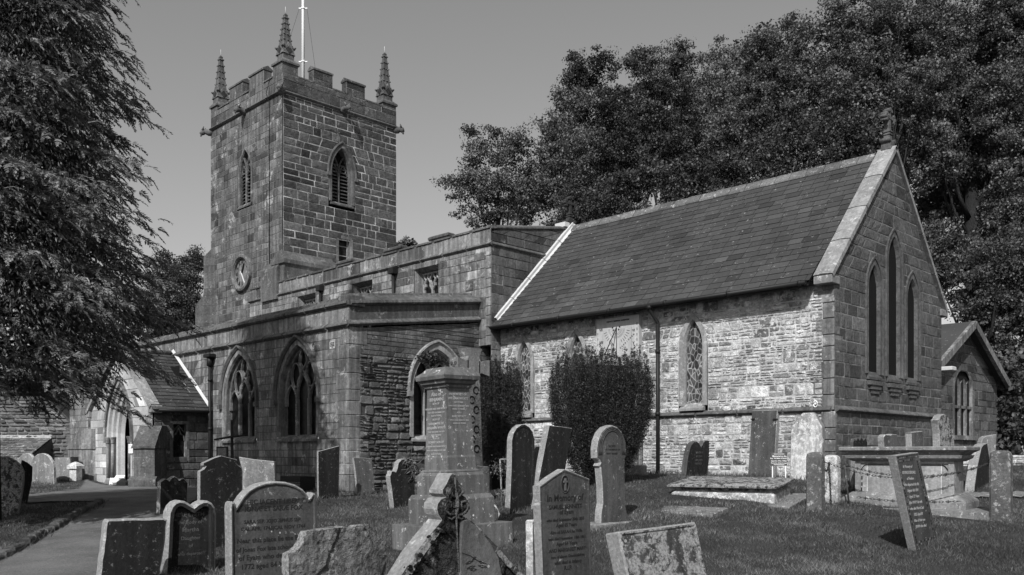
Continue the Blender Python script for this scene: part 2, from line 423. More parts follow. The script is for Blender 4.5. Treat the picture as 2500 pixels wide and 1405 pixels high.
def loft_open(mb, fr, rings, m=0, t=1.0, tv=0., rs=random.Random(5), sm=False):
    """loft between open outlines: rings = [(pts, depth)]"""
    I = [mb.idx([fr(u, z, d) for u, z in pts]) for pts, d in rings]; n = len(I[0])
    tt = [t*rs.uniform(1-tv, 1+tv) for _ in range(n)]
    for a, b in zip(I, I[1:]):
        for i in range(n-1): mb.fi((a[i], a[i+1], b[i+1], b[i]), m, tt[i], sm)
def window_arch(fr, u0, w, sill, sp, ap, parent, surround=.14, reveal=.28, proud=.01, mat='dressed', hood=0., glass='glass',
                sill_d=.06, n=8, name='window', pane_label=None, tracery=None, hood_mat='dressed_dark', tv=.12, bars=0):
    """pointed window: surround, splayed reveal, sill, glazing (sub-part), tracery (sub-part), hood mould (sub-part)"""
    mb = MB(); rs = random.Random(int(abs(u0)*97)+3)
    A = lambda e, k=1.: arch_pts(u0, w+2*e, sill, sp, ap+e*1.25*k, n)
    loft_open(mb, fr, [(A(surround), -.02), (A(surround), proud), (A(.035), proud), (A(0.0), -.05), (A(0.0), -reveal)], 0, 1.0, tv, rs)
    # sloping sill
    s = surround*.6
    mb.loft([[fr(u0-w/2-s, sill-.13, -.01), fr(u0+w/2+s, sill-.13, -.01), fr(u0+w/2+s, sill-.13, sill_d), fr(u0-w/2-s, sill-.13, sill_d)],
             [fr(u0-w/2-s, sill-.07, -.01), fr(u0+w/2+s, sill-.07, -.01), fr(u0+w/2+s, sill-.07, sill_d), fr(u0-w/2-s, sill-.07, sill_d)],
             [fr(u0-w/2-s, sill+.02, -.012), fr(u0+w/2+s, sill+.02, -.012), fr(u0+w/2+s, sill-.0, .0), fr(u0-w/2-s, sill-.0, .0)]], 0, .9, cap0=True, cap1=True)
    mb.face([fr(u0-w/2, sill, 0), fr(u0+w/2, sill, 0), fr(u0+w/2, sill+.08, -reveal), fr(u0-w/2, sill+.08, -reveal)], 0, .9)
    ob = mb.build(name, M[mat], parent)
    pm = MB(); pts = A(0); f = arch_half(w, sp, ap)
    pm.face([fr(u, z, -reveal+.01) for u, z in pts]); pm.build('pane', M[glass], ob)
    if tracery or bars:
        tb = MB()
        if tracery: tracery(tb, fr, u0, w, sill, sp, ap, -reveal+.02)
        for i in range(bars):
            z = sill+(ap-sill)*(i+1)/(bars+1); h = f(z) if z > sp else w/2
            tb.obox(fr(u0, z, -reveal+.03), fr.U*h, fr.N*.008, Z3*.008)
        tb.build('tracery' if tracery else 'glazing_bars', M[mat] if tracery else M['iron'], ob)
    if hood:
        hb = MB(); B = lambda e: arch_pts(u0, w+2*e, sp-.12, sp, ap+e*1.25, n)
        e0 = surround+.002
        loft_open(hb, fr, [(B(e0), -.01), (B(e0), .05), (B(e0+hood*.5), .11), (B(e0+hood), .10), (B(e0+hood), -.01)], 0, 1.0, .1, rs)
        for sg in (-1, 1): hb.obox(fr(u0+sg*(w/2+e0+hood/2), sp-.18, .06), fr.U*(hood*.75), fr.N*.07, Z3*.07)
        hb.build('hood_mould', M[hood_mat], ob)
    return ob
def ribbon(mb, fr, pts, w, d0, d1, m=0, t=1.0):
    """flat bar following a line drawn on the wall plane"""
    n = len(pts); L = []; Rr = []
    for i in range(n):
        a = pts[max(0, i-1)]; b = pts[min(n-1, i+1)]; dx, dz = b[0]-a[0], b[1]-a[1]; l = math.hypot(dx, dz) or 1
        nx, nz = -dz/l*w/2, dx/l*w/2
        L.append((pts[i][0]+nx, pts[i][1]+nz)); Rr.append((pts[i][0]-nx, pts[i][1]-nz))
    mb.loft([[fr(a[0], a[1], d0), fr(a[0], a[1], d1-.03), fr((a[0]*.7+b[0]*.3), (a[1]*.7+b[1]*.3), d1), fr((a[0]*.3+b[0]*.7), (a[1]*.3+b[1]*.7), d1), fr(b[0], b[1], d1-.03), fr(b[0], b[1], d0)] for a, b in zip(L, Rr)], m, t, cap0=True, cap1=True)
def tracery3(mb, fr, u0, w, sill, sp, ap, d):
    f = arch_half(w, sp, ap); lw = w/3; T = .075
    for k in (-1, 1):
        m0 = u0+k*lw/2
        ribbon(mb, fr, [(m0, sill), (m0, (sill+sp)/2), (m0, sp-.1)], T, d, d+.12)
    def arc(c, w_, s_, a_, T_=.05):
        P = arch_pts(c, w_, s_, s_, a_, 5)[1:-1]; ribbon(mb, fr, P, T_, d+.01, d+.10)
    top = sp+(ap-sp)*.16
    arc(u0, lw, sp+.02, sp+lw*.95); arc(u0-lw, lw, sp-.22, sp+lw*.50); arc(u0+lw, lw, sp-.22, sp+lw*.50)
    for k in (-1, 1):     # two curved mouchettes over the side lights
        c = u0+k*lw*.62; zc = sp+(ap-sp)*.42
        pts = [(c+.27*w/2*.95*cos(a), zc+.34*w/2*1.1*sin(a)) for a in [i*2*pi/14 for i in range(15)]]
        ribbon(mb, fr, pts, .045, d+.01, d+.09)
        pts = [(u0+k*lw*.5, sp-.08), (u0+k*lw*.42, sp+(ap-sp)*.3), (u0, sp+(ap-sp)*.52), (u0-k*lw*.33, sp+(ap-sp)*.68), (u0-k*lw*.25, sp+(ap-sp)*.84), (u0, ap-.03)]
        ribbon(mb, fr, pts, .05, d+.01, d+.10)
    P = arch_pts(u0, w-.05, sp-.3, sp, ap-.04, 7); ribbon(mb, fr, P, .06, d, d+.11)
def cusped(mb, fr, u0, lw, z, d, k=1.):
    ribbon(mb, fr, [(u0-lw/2, z), (u0-lw*.28, z+lw*.32), (u0-lw*.30, z+lw*.55), (u0, z+lw*.95), (u0+lw*.30, z+lw*.55), (u0+lw*.28, z+lw*.32), (u0+lw/2, z)], .05, d, d+.09)
def coping_run(mb, A, B, N, w, h, over=.04, m=0, t=1.0):
    """saddle coping along A->B, N = outward horizontal"""
    A, B, N = Vector(A), Vector(B), Vector(N)
    def sec(P): return [P+N*over, P+N*over+Z3*h*.35, P-N*(w*.5)+Z3*h, P-N*(w+over)+Z3*h*.35, P-N*(w+over)]
    n = max(1, int((B-A).length/.9)); rs = random.Random(int(A.x*10)+3)
    for i in range(n):
        a = A.lerp(B, i/n+.004); b = A.lerp(B, (i+1)/n-.004)
        mb.loft([sec(a), sec(b)], m, t*rs.uniform(.85, 1.15), cap0=True, cap1=True)
def string_run(mb, A, B, N, h=.14, out=.09, m=0, t=1.0):
    A, B, N = Vector(A), Vector(B), Vector(N)
    def sec(P): return [P-N*.01+Z3*h*1.25, P+N*out*.95+Z3*h*.62, P+N*out+Z3*h*.4, P+N*out*.55+Z3*h*.12, P+N*out*.3, P-N*.01]
    n = max(1, int((B-A).length/1.1)); rs = random.Random(int(A.x*13+A.z*7)+3)
    for i in range(n):
        a = A.lerp(B, i/n+.002); b = A.lerp(B, (i+1)/n-.002)
        mb.loft([sec(a), sec(b)], m, t*rs.uniform(.88, 1.12), cap0=True, cap1=True)
def slates(mb, O, U, V, L, H, course=.25, wid=.42, th=.014, seed=3, clip=None, m=0, tmin=.75, tmax=1.25, grad=0.):
    O, U, V = Vector(O), Vector(U).normalized(), Vector(V).normalized(); N = U.cross(V).normalized()
    if N.z < 0: N = -N
    rs = random.Random(seed); nr = int(round(H/course)); course = H/nr
    for r in range(nr):
        v0 = r*course-.02; v1 = (r+1)*course+.05
        u = (0. if r % 2 else -wid/2)+rs.uniform(-.03, .03)
        while u < L:
            w = wid*rs.uniform(.85, 1.15); a, b = max(0, u), min(L, u+w-.012); u += w
            if b-a < .03: continue
            if clip:
                ca, cb = clip((v0+v1)/2); a, b = max(a, ca), min(b, cb)
                if b-a < .03: continue
            t = rs.uniform(tmin, tmax); x = rs.random()
            if x < .05: t *= .72
            elif x > .97: t *= 1.35
            lift = th*rs.uniform(.9, 1.5); sk = rs.uniform(-.006, .006)
            P = lambda uu, vv, nn: O+U*uu+V*vv+N*nn
            q = [P(a, v0+sk, lift+.004), P(b, v0-sk, lift+.004), P(b, v1, .002), P(a, v1, .002)]
            mb.face(q, m, t)
            mb.face([P(a, v0+sk, -.004), P(b, v0-sk, -.004), q[1], q[0]], m, t*.6)
            mb.face([q[0], q[3], P(a, v1, -.004), P(a, v0+sk, -.004)], m, t*.6)
            mb.face([q[1], P(b, v0-sk, -.004), P(b, v1, -.004), q[2]], m, t*.6)
def pipe(mb, x, y, z0, z1, r=.05, axis='y'):
    mb.tube([(x, y, z0), (x, y, z1)], r, 10)
    z = z0+.4
    while z < z1:
        mb.tube([(x, y, z), (x, y, z+.09)], r*1.35, 10); z += 1.6
def quoins(mb, x, y, sx, sy, z0, z1, seed=1, hh=.32, big=.55, small=.28, m=0, proud=.012, var=.15, dx=None):
    """corner stones; sx, sy = directions the two walls run away from the corner"""
    rs = random.Random(seed); z = z0; k = 0
    while z < z1-.05:
        h = min(hh*rs.uniform(.8, 1.25), z1-z)
        if z1-(z+h) < .12: h = z1-z
        a, b = (big, small) if k % 2 else (small, big); a *= rs.uniform(.85, 1.15); b *= rs.uniform(.85, 1.15)
        x0, x1 = sorted((x-sx*proud, x+sx*a)); y0, y1 = sorted((y-sy*proud, y+sy*b))
        mb.box(x0, x1, y0, y1, z+.006, z+h-.006, m, rs.uniform(1-var, 1+var), .012); z += h; k += 1

# ================================================================== THE CHURCH
GB = -1.9                                  # below every ground level
church = empty('church', (-22.0, 19.0, -1.0))
tag(church, 'medieval stone church with battlemented square tower, slate-roofed chancel, flat-roofed aisle and small porch', 'church')

# ---- chancel
CX0, CX1, CY0, CY1 = -19.5, -8.9, 18.96, 25.46
EAVE, RIDGE, YM = 3.9, 7.46, 22.21
fs, fe = FS(CY0), FE(CX1)
lanc_s = [(-12.55, .50), (-16.4, .50), (-18.45, .50)]
mb = MB()
ops = [arch_op(u, w+.36, 1.0, 2.62, 3.55) for u, w in lanc_s]
masonry(mb, fs, .98, EAVE+.1, lambda z: (CX0, CX1-.25), ops, rowh=.21, stw=.32, g=.026, dep=.016, bev=.009, rock=.016, rnd=.12, jit=.012, seed=11, md=.003, var=.4, pdark=.25, plight=.2, rowvar=.4, mixed=1)
masonry(mb, fs, GB, .98, lambda z: (CX0, CX1-.25), [], rowh=.22, stw=.34, g=.026, dep=.016, bev=.009, rock=.016, rnd=.12, jit=.012, seed=12, md=.003, var=.4, pdark=.22, plight=.2, rowvar=.4, mixed=1)
mb.build('chancel_south_wall', [M['rubble'], M['mortar_bright']], church)
mb = MB()
glim = lambda z: (CY0+.02+max(0, z-3.95)*1.0*(YM-CY0)/(RIDGE+.10-3.95), CY1-.02-max(0, z-3.95)*(CY1-YM)/(RIDGE+.10-3.95))
eops = [arch_op(YM-1.16, .80, 1.75, 3.9, 4.66), arch_op(YM, .86, 1.75, 4.75, 5.54), arch_op(YM+1.16, .80, 1.75, 3.9, 4.66)]
masonry(mb, fe, 1.02, RIDGE+.06, glim, eops, rowh=.27, stw=.42, g=.022, dep=.010, bev=.008, rock=.014, seed=21, md=.007, var=.13, pdark=.16, plight=.04, rowvar=.22)
fe2 = FE(CX1+.05)
masonry(mb, fe2, GB, 1.0, lambda z: (CY0-.03, CY1), [], rowh=.27, stw=.45, g=.022, dep=.010, bev=.008, rock=.014, seed=22, md=.007, var=.14, pdark=.12, plight=.05)
mb.build('chancel_east_wall', [M['gable'], M['mortar_mid']], church)
mb = MB()
quoins(mb, CX1, CY0, -1, 1, .98, 3.98, 5, big=.46, small=.27); quoins(mb, CX1+.05, CY0-.04, -1, 1, GB, .96, 6, big=.5, small=.3)
mb.build('corner_stones', M['dressed'], church)
mb = MB()
mb.box(CX0, CX1-.3, CY1-.1, CY1, GB, EAVE, 0); mb.box(CX0, CX0+.1, CY0+.05, CY1, GB, EAVE, 0)
mb.build('chancel_north_wall', M['gable'], church)
# string courses
mb = MB()
string_run(mb, (CX0, CY0, .94), (CX1-.02, CY0, .94), (0, -1, 0), .12, .10)
string_run(mb, (CX1+.05, CY0-.06, .94), (CX1+.05, CY1, .94), (1, 0, 0), .12, .10)
mb.build('string_course', M['dressed_dark'], church)
# south lancets
def stained_bars(tb, fr, u0, w, sill, sp, ap, d): pass
for i, (u, w) in enumerate(lanc_s):
    window_arch(fs, u, w, 1.22, 2.7, 3.34, church, surround=.16, reveal=.11, proud=.03, mat='coping', glass='glass_stained', sill_d=.12, n=8, bars=0)
for (du, sp, ap, w) in ((-1.16, 3.92, 4.46, .58), (0, 4.72, 5.34, .62), (1.16, 3.92, 4.46, .58)):
    wdw = window_arch(fe, YM+du, w, 1.9, sp, ap, church, surround=.15, reveal=.06, proud=.03, mat='gable', glass='dark_in', sill_d=.05, n=8, tv=.2)
    hb = MB(); e0 = .155
    B = lambda e: arch_pts(YM+du, w+2*e, 1.9, sp, ap+e*1.25, 8)
    loft_open(hb, fe, [(B(e0), -.01), (B(e0), .05), (B(e0+.05), .06), (B(e0+.05), -.01)]); hb.build('hood_mould', M['gable'], wdw)
    sb = MB()
    for k in range(3):   # wedge shaped drip below the sill
        a = .10*(2-k)
        sb.box(CX1, CX1+.10-.025*k, YM+du-w/2-.1+.08*k, YM+du+w/2+.1-.08*k, 1.64-.10*k, 1.74-.10*k)
    sb.build('sill_drip', M['gable'], wdw)
# roof: slates on boarding
sl = Vector((0, YM-(CY0-.42), RIDGE-(EAVE-.05))); slL = sl.length; sl.normalize()
RO = Vector((CX0-.02, CY0-.42, EAVE-.05))
mb = MB(); slates(mb, RO, (1, 0, 0), sl, (CX1-.34)-CX0, slL, .235, .40, .012, 7, tmin=.86, tmax=1.14)
mb.face([RO+Vector((0, 0, -.01)), RO+Vector((CX1-.34-CX0, 0, -.01)), RO+Vector((CX1-.34-CX0, 0, -.01))+sl*slL, RO+sl*slL+Vector((0, 0, -.01))], 1)
mb.face([RO+Vector((0, 0, -.05)), RO+Vector((0, 0, -.05))+sl*slL, RO+Vector((CX1-.34-CX0, 0, -.05))+sl*slL, RO+Vector((CX1-.34-CX0, 0, -.05))], 1)
mb.face([(CX0, CY1+.3, EAVE-.05), (CX0, YM, RIDGE), (CX1-.4, YM, RIDGE), (CX1-.4, CY1+.3, EAVE-.05)], 0, .9)
roof = mb.build('chancel_roof', [M['slate'], M['dark_in']], church)
mb = MB(); x = CX0; rs = random.Random(4)
while x < CX1-.45:
    w = min(rs.uniform(.42, .5), CX1-.42-x); t = rs.uniform(.8, 1.2); dz = rs.uniform(-.008, .01)
    mb.loft([[(xx, YM-.17, RIDGE-.14+dz), (xx, YM-.16, RIDGE-.09+dz), (xx, YM-.04, RIDGE+.04+dz), (xx, YM-.03, RIDGE+.085+dz), (xx, YM+.03, RIDGE+.085+dz), (xx, YM+.04, RIDGE+.04+dz), (xx, YM+.16, RIDGE-.10+dz)] for xx in (x, x+w-.01)], 0, t, closed=False)
    x += w
mb.build('ridge_tiles', M['ridge'], roof)
# east gable coping, in long slabs, and kneelers
mb = MB(); rs = random.Random(9)
for sg, Y0 in ((1, CY0-.26), (-1, CY1+.26)):
    a = Vector((0, Y0, 3.96)); b = Vector((0, YM, RIDGE+.16)); n = 4
    up = (b-a).normalized(); nr = Vector((0, -up.z*sg, abs(up.y)))
    if nr.z < 0: nr = -nr
    for i in range(n):
        p = a.lerp(b, i/n+.003); q = a.lerp(b, (i+1)/n-.003); t = rs.uniform(.85, 1.15)
        sec = lambda P: [P+Vector((CX1+.09, 0, 0))-nr*.10, P+Vector((CX1+.09, 0, 0)), P+Vector((CX1-.12, 0, 0))+nr*.02, P+Vector((CX1-.36, 0, 0)), P+Vector((CX1-.36, 0, 0))-nr*.10]
        mb.loft([sec(p), sec(q)], 0, t, cap0=True, cap1=True)
    # kneeler
    y0, y1 = sorted((Y0+.02, Y0+sg*.42)); mb.box(CX1-.35, CX1+.07, y0, y1, 3.76, 3.95, 0, .9, .02)
gc = mb.build('gable_coping', M['coping'], church)
mb = MB()   # wall top under the coping
for y0_, y1_ in ((CY0, YM), (CY1, YM)):
    mb.loft([[(CX1-.40, y_, z_-.45), (CX1-.012, y_, z_-.45), (CX1-.012, y_, z_), (CX1-.40, y_, z_)] for y_, z_ in ((y0_, 4.10), (y1_, RIDGE+.07))], 0, .9, cap0=True)
mb.build('gable_parapet', M['gable'], church)
# west coping of the chancel roof (narrow, leaded)
mb = MB()
a = Vector((0, CY0-.30, EAVE+.22)); b = Vector((0, YM, RIDGE+.20))
up = (b-a).normalized(); nr = Vector((0, -up.z, up.y))
for i in range(5):
    p = a.lerp(b, i/5+.002); q = a.lerp(b, (i+1)/5-.002)
    sec = lambda P: [P+Vector((CX0+.14, 0, 0))-nr*.16, P+Vector((CX0+.14, 0, 0))-nr*.0, P+Vector((CX0-.16, 0, 0)), P+Vector((CX0-.16, 0, 0))-nr*.16]
    mb.loft([sec(p), sec(q)], 0, 1, cap0=True, cap1=True)
mb.build('west_coping', M['dressed_dark'], church)
mb = MB()
for i in range(5):
    p = a.lerp(b, i/5+.002)-nr*.10; q = a.lerp(b, (i+1)/5-.002)-nr*.10
    sec = lambda P: [P+Vector((CX0+.145, 0, 0)), P+Vector((CX0+.15, 0, 0))+nr*.1, P+Vector((CX0+.02, 0, 0))+nr*.115, P+Vector((CX0+.25, 0, 0))-nr*.05]
    mb.loft([sec(p), sec(q)], 0, 1, cap0=True, cap1=True)
mb.box(CX0-.35, CX0+.1, YM-.35, YM+.05, RIDGE+.02, RIDGE+.17)
mb.build('lead_flashing', M['lead'], church)
# gable crosses
def gable_cross(x, z, k, matn, wheel=False):
    mb = MB(); t = 1.0
    mb.box(x-.20*k, x+.20*k, YM-.20*k, YM+.20*k, z-.12, z+.16*k, 0, 1, .02)
    for sx in (-1, 1):      # saddle scrolls
        mb.tube([(x-.22*k, YM+sx*.24*k, z+.20*k), (x+.22*k, YM+sx*.24*k, z+.20*k)], .085*k, 8)
    mb.box(x-.13*k, x+.13*k, YM-.13*k, YM+.13*k, z+.16*k, z+.42*k, 0, 1, .015)
    mb.box(x-.15*k, x+.15*k, YM-.12*k, YM+.12*k, z+.44*k, z+.52*k, 0, 1, .015); mb.box(x-.15*k, x+.15*k, YM-.12*k, YM+.12*k, z+.55*k, z+.64*k, 0, 1, .015)
    mb.box(x-.10*k, x+.10*k, YM-.08*k, YM+.08*k, z+.2*k, z+1.5*k, 0, 1, .015)
    c = z+1.15*k
    mb.box(x-.12*k, x+.12*k, YM-.42*k, YM+.42*k, c-.08*k, c+.08*k, 0, 1, .015)
    for s in (-1, 1):
        for q in (-.12, 0, .12): mb.tube([(x-.14*k, YM+s*(.42-abs(q)*.6)*k, c+q*k), (x+.14*k, YM+s*(.42-abs(q)*.6)*k, c+q*k)], .07*k, 7)
    for q in (-.11, 0, .11): mb.tube([(x-.14*k, YM+q*k, z+(1.5-abs(q)*.6)*k), (x+.14*k, YM+q*k, z+(1.5-abs(q)*.6)*k)], .07*k, 7)
    if wheel:
        pts = [(x, YM+.28*k*cos(a), c+.28*k*sin(a)) for a in [i*pi/8 for i in range(17)]]; mb.tube(pts, .05*k, 5)
    return mb.build('gable_cross', M[matn], church)
gable_cross(CX1-.13, RIDGE+.18, .60, 'dressed_dark')
gable_cross(CX0-.02, RIDGE+.12, .62, 'rust', True)
# gutter and its downpipe
mb = MB(); gy, gzz = CY0-.47, EAVE-.10
mb.tube([(CX0+.1, gy, gzz+.0), ((CX0+CX1)/2, gy, gzz-.01), (CX1-.42, gy, gzz)], .055, 8)
mb.box(CX0+.1, CX1-.4, CY0-.40, CY0-.36, EAVE-.16, EAVE-.02)
mb.face([(CX0+.1, CY0-.4, EAVE-.1), (CX1-.4, CY0-.4, EAVE-.1), (CX1-.4, CY0, EAVE-.1), (CX0+.1, CY0, EAVE-.1)])
for i in range(6): mb.tube([(CX0+1+i*1.8, gy, gzz), (CX0+1.07+i*1.8, gy, gzz)], .066, 8)
mb.build('gutter', M['iron'], church)
mb = MB(); px_ = -13.55
mb.tube([(px_, gy, gzz), (px_, gy, gzz-.12), (px_, CY0-.11, gzz-.42), (px_, CY0-.11, gzz-.5)], .045, 8)
mb.tube([(px_, gy, gzz-.02), (px_, gy, gzz-.10)], .075, 8)
pipe(mb, px_, CY0-.11, -1.0, gzz-.45, .048)
mb.build('drainpipe', M['iron'], church)
# sundial
sd = MB(); x0, x1, zt, zb = -15.55, -14.12, 3.68, 2.36; yS = CY0-.15
sd.box(x0, x1, yS, CY0-.0, zb, zt, 0, 1, .02)
dial = sd.build('sundial', M['sundial'], church)
fd = FS(yS-.002)
ln = MB(); U0 = (x0+x1)/2-.02; zc = zt-.30
def mark(u, z, w, h, rot=0):
    c, s_ = cos(rot), sin(rot)
    q = [(-w/2, -h/2), (w/2, -h/2), (w/2, h/2), (-w/2, h/2)]
    ln.face([fd(u+a*c-b*s_, z+a*s_+b*c, .001) for a, b in q])
for k in range(9): mark(x1-.06, zt-.25-k*.14, .022, .07)
for k in range(8): mark(x0+.05, zt-.40-k*.15, .02, .06)
for a in range(15, 166, 10):
    if 70 < a < 112 and a % 20: continue
    aa = -R(a); mark(U0+.40*cos(aa), zc+.40*sin(aa), .014, .10, aa+pi/2)
for r in (.15, .19, .24, .27):
    for a in range(186, 356, 9):
        aa = R(a); mark(U0+r*cos(aa), zc+r*sin(aa), r*R(9)*.92, .007, aa+pi/2)
for k in range(20):
    u = -.5+k*.05; mark(x0+.22, zt-.45-.04*k, .006, .035); mark(x1-.24, zt-.35-.04*k, .006, .035)
for (u, z) in ((-.14, .0), (-.10, -.07), (.10, .0), (.07, -.07)): mark(U0+u, zc+u*0+z+.02, .04, .05, u*9)
ln.build('hour_lines', M['letter_dark'], dial)
fdt = lambda u, z: (fd(u, z, .002), Vector((1, 0, 0)), Z3, Vector((0, -1, 0)))
text_mesh('lettering', 'TROPIC   OF', .062, M['letter_dark'], fdt(U0-.21, zc-.58), dial)
for k, ch in enumerate('CAPRICORN'):
    ang = R(32); u = U0+.14+k*.055; z = zc-.56+k*.040
    text_mesh('lettering', ch, .055, M['letter_dark'], (fd(u, z, .002), Vector((cos(ang), 0, sin(ang))), Vector((-sin(ang), 0, cos(ang))), Vector((0, -1, 0))), dial)
text_mesh('lettering', 'INDUCE  ANIMUM  SAPIENTEM', .055, M['letter_dark'], fdt((x0+x1)/2+.02, zt-.13), dial)
for s_, u, z, h in (('VII', x0+.16, zt-.34, .10), ('VIII', x0+.17, zt-.68, .10), ('VI', x1-.17, zt-.45, .10), ('V', x1-.17, zt-.78, .10), ('IV', x1-.40, zt-.95, .08), ('I', U0+.02, zc-.80, .09), ('III', U0+.3, zc-.78, .09)):
    text_mesh('lettering', s_, h, M['letter_dark'], fdt(u, z), dial)
gn = MB(); top = fd(U0, zc+.02, .0)
gn.tube([top, fd(U0, zt-1.05, .50)], .014, 6); gn.tube([fd(U0, zt-1.05, .50), fd(U0+.02, zt-1.10, .0)], .012, 6)
gn.tube([top, fd(U0+.01, zt-1.15, .02)], .010, 6)
gn.build('gnomon', M['iron'], dial)
mb = MB(); mb.obox(fs(-9.3, 1.14, .05), fs.U*.02, fs.N*.02, Z3*.02)
mb.tube([fs(-9.3+.05*cos(a), 1.13+.07*sin(a), .055) for a in [i*pi/6 for i in range(13)]], .014, 5)
mb.build('iron_ring', M['white'], church)

# ---- nave clerestory (flat roofed, taller than the chancel eaves)
NX0, NX1, NY0, NY1 = -34.0, -19.45, 18.55, 25.9
fs = FS(NY0); fe = FE(NX1)
nw = [(-22.5, 1.2), (-26.05, 1.2), (-29.65, 1.2)]
mb = MB()
masonry(mb, fs, 3.3, 6.3, lambda z: (NX0, NX1-.2), [rect_op(u-w/2-.02, u+w/2+.02, 4.2, 6.12) for u, w in nw], rowh=.30, stw=.48, g=.012, dep=.016, bev=.01, seed=31, md=.008, var=.22, pdark=.2, plight=.12)
masonry(mb, fs, 6.42, 6.84, lambda z: (NX0, NX1), [], rowh=.42, stw=.62, g=.01, dep=.012, bev=.01, seed=32, var=.16, pdark=.15)
mb.build('clerestory_south_wall', [M['dressed'], M['mortar_mid']], church)
mb = MB()
quoins(mb, NX1, NY0, -1, 1, 3.3, 6.3, 8, big=.6, small=.32)
mb.build('corner_stones', M['dressed'], church)
zE = lambda y: 6.82+.62*(1-abs(y-YM)/(YM-NY0))
mb = MB()
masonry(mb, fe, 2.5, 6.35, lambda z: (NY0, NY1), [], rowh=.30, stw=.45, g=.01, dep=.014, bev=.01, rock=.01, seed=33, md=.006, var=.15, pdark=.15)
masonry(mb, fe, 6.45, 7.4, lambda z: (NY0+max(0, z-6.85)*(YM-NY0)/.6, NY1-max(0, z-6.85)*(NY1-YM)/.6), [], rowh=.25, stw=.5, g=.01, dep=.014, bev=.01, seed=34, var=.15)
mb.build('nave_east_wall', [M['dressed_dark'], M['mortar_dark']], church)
mb = MB()
string_run(mb, (NX0-.05, NY0, 6.30), (NX1+.09, NY0, 6.30), (0, -1, 0), .12, .10); string_run(mb, (NX1, NY0-.05, 6.30), (NX1, NY1, 6.30), (1, 0, 0), .12, .08)
mb.build('string_course', M['dressed_dark'], church)
mb = MB(); rs = random.Random(77)
coping_run(mb, (NX0, NY0, 6.84), (NX1+.05, NY0, 6.84), (0, -1, 0), .34, .14, .05)
coping_run(mb, (NX1, NY0, 6.82), (NX1, YM, 7.44), (1, 0, 0), .3, .13, .05); coping_run(mb, (NX1, YM, 7.44), (NX1, NY1, 6.82), (1, 0, 0), .3, .13, .05)
for x in (-21.9, -24.3, -27.2): mb.box(x-.5, x+.5, NY0-.02, NY0+.3, 6.92, 7.06, 0, .8, .04)
mb.build('parapet_coping', M['dressed_dark'], church)
mb = MB(); mb.box(NX0, NX1-.3, NY0+.35, NY1, 6.3, 6.55); mb.build('nave_roof', M['lead'], church)
mb = MB(); mb.box(NX0, NX1-.2, NY1-.1, NY1, GB, 6.9); mb.build('nave_north_wall', M['dressed_dark'], church)
for u, w in nw:
    a, b = u-w/2, u+w/2; z0, z1 = 4.2, 6.1; mb = MB()
    # square head, splayed jambs
    mb.box(a-.12, b+.12, NY0-.03, NY0+.2, z1, z1+.16, 0, .75, .01)
    mb.face([fs(a, z0, 0), fs(a, z1, 0), fs(a+.12, z1-.1, -.35), fs(a+.12, z0, -.35)], 0, 1); mb.face([fs(b, z1, 0), fs(b, z0, 0), fs(b-.12, z0, -.35), fs(b-.12, z1-.1, -.35)], 0, 1)
    mb.face([fs(a, z1, 0), fs(b, z1, 0), fs(b-.12, z1-.12, -.35), fs(a+.12, z1-.12, -.35)], 0, .8)
    w0 = mb.build('window', M['dressed'], church)
    pm = MB(); pm.face([fs(a, z0, -.34), fs(b, z0, -.34), fs(b, z1, -.34), fs(a, z1, -.34)]); pm.build('pane', M['glass'], w0)
    tb = MB(); A, B = a+.12, b-.12; zt = z1-.14; d = -.33
    for x in (A+.04, (A+B)/2, B-.04): ribbon(tb, fs, [(x, z0), (x, zt-.35)], .075, d, d+.10)
    ribbon(tb, fs, [(A, zt), (B, zt)], .06, d, d+.1)
    lw = (B-A)/2
    for c in ((A+(A+B)/2)/2, (B+(A+B)/2)/2):
        cusped(tb, fs, c, lw*.9, zt-.55, d)
        for s in (-1, 1):
            ribbon(tb, fs, [(c+s*lw*.48, zt-.42), (c+s*lw*.20, zt-.22), (c+s*lw*.48, zt)], .045, d, d+.09)
        ribbon(tb, fs, [(c, zt-.12), (c, zt)], .045, d, d+.09)
    tb.build('tracery', M['coping'], w0)
mb = MB()
for x in (-24.1, -28.55):
    pipe(mb, x, NY0-.12, 4.2, 6.1, .055); mb.box(x-.13, x+.13, NY0-.24, NY0-.02, 6.08, 6.30, 0, 1, .02)
    mb.build('drainpipe', M['iron'], church); mb = MB()

# ---- south aisle: lean-to roof behind a plain parapet
AX0, AX1, AY0 = -41.0, -19.96, 13.8
fs = FS(AY0); fe = FE(AX1)
aw = [(-22.56, 1.92), (-25.98, 1.92)]
mb = MB()
masonry(mb, fs, GB, 3.44, lambda z: (AX0, AX1-.1), [arch_op(u, w+.30, .38, 1.72, 3.30) for u, w in aw], rowh=.25, stw=.42, g=.01, dep=.008, bev=.007, seed=41, md=.003, var=.2, pdark=.12, plight=.1)
masonry(mb, fs, 3.58, 4.02, lambda z: (AX0, AX1), [], rowh=.44, stw=.7, g=.008, dep=.008, bev=.007, seed=42, var=.15)
mb.build('aisle_south_wall', [M['dressed'], M['mortar_dark']], church)
rk = lambda y: (y-AY0)/(19.0-AY0)
mb = MB()
ew = (16.85, 1.72)
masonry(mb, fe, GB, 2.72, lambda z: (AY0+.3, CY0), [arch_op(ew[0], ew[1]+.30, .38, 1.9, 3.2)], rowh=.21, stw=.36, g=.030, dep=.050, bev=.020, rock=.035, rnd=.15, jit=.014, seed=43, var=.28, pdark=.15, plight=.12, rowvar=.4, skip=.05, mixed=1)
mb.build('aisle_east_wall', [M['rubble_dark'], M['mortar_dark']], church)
mb = MB()
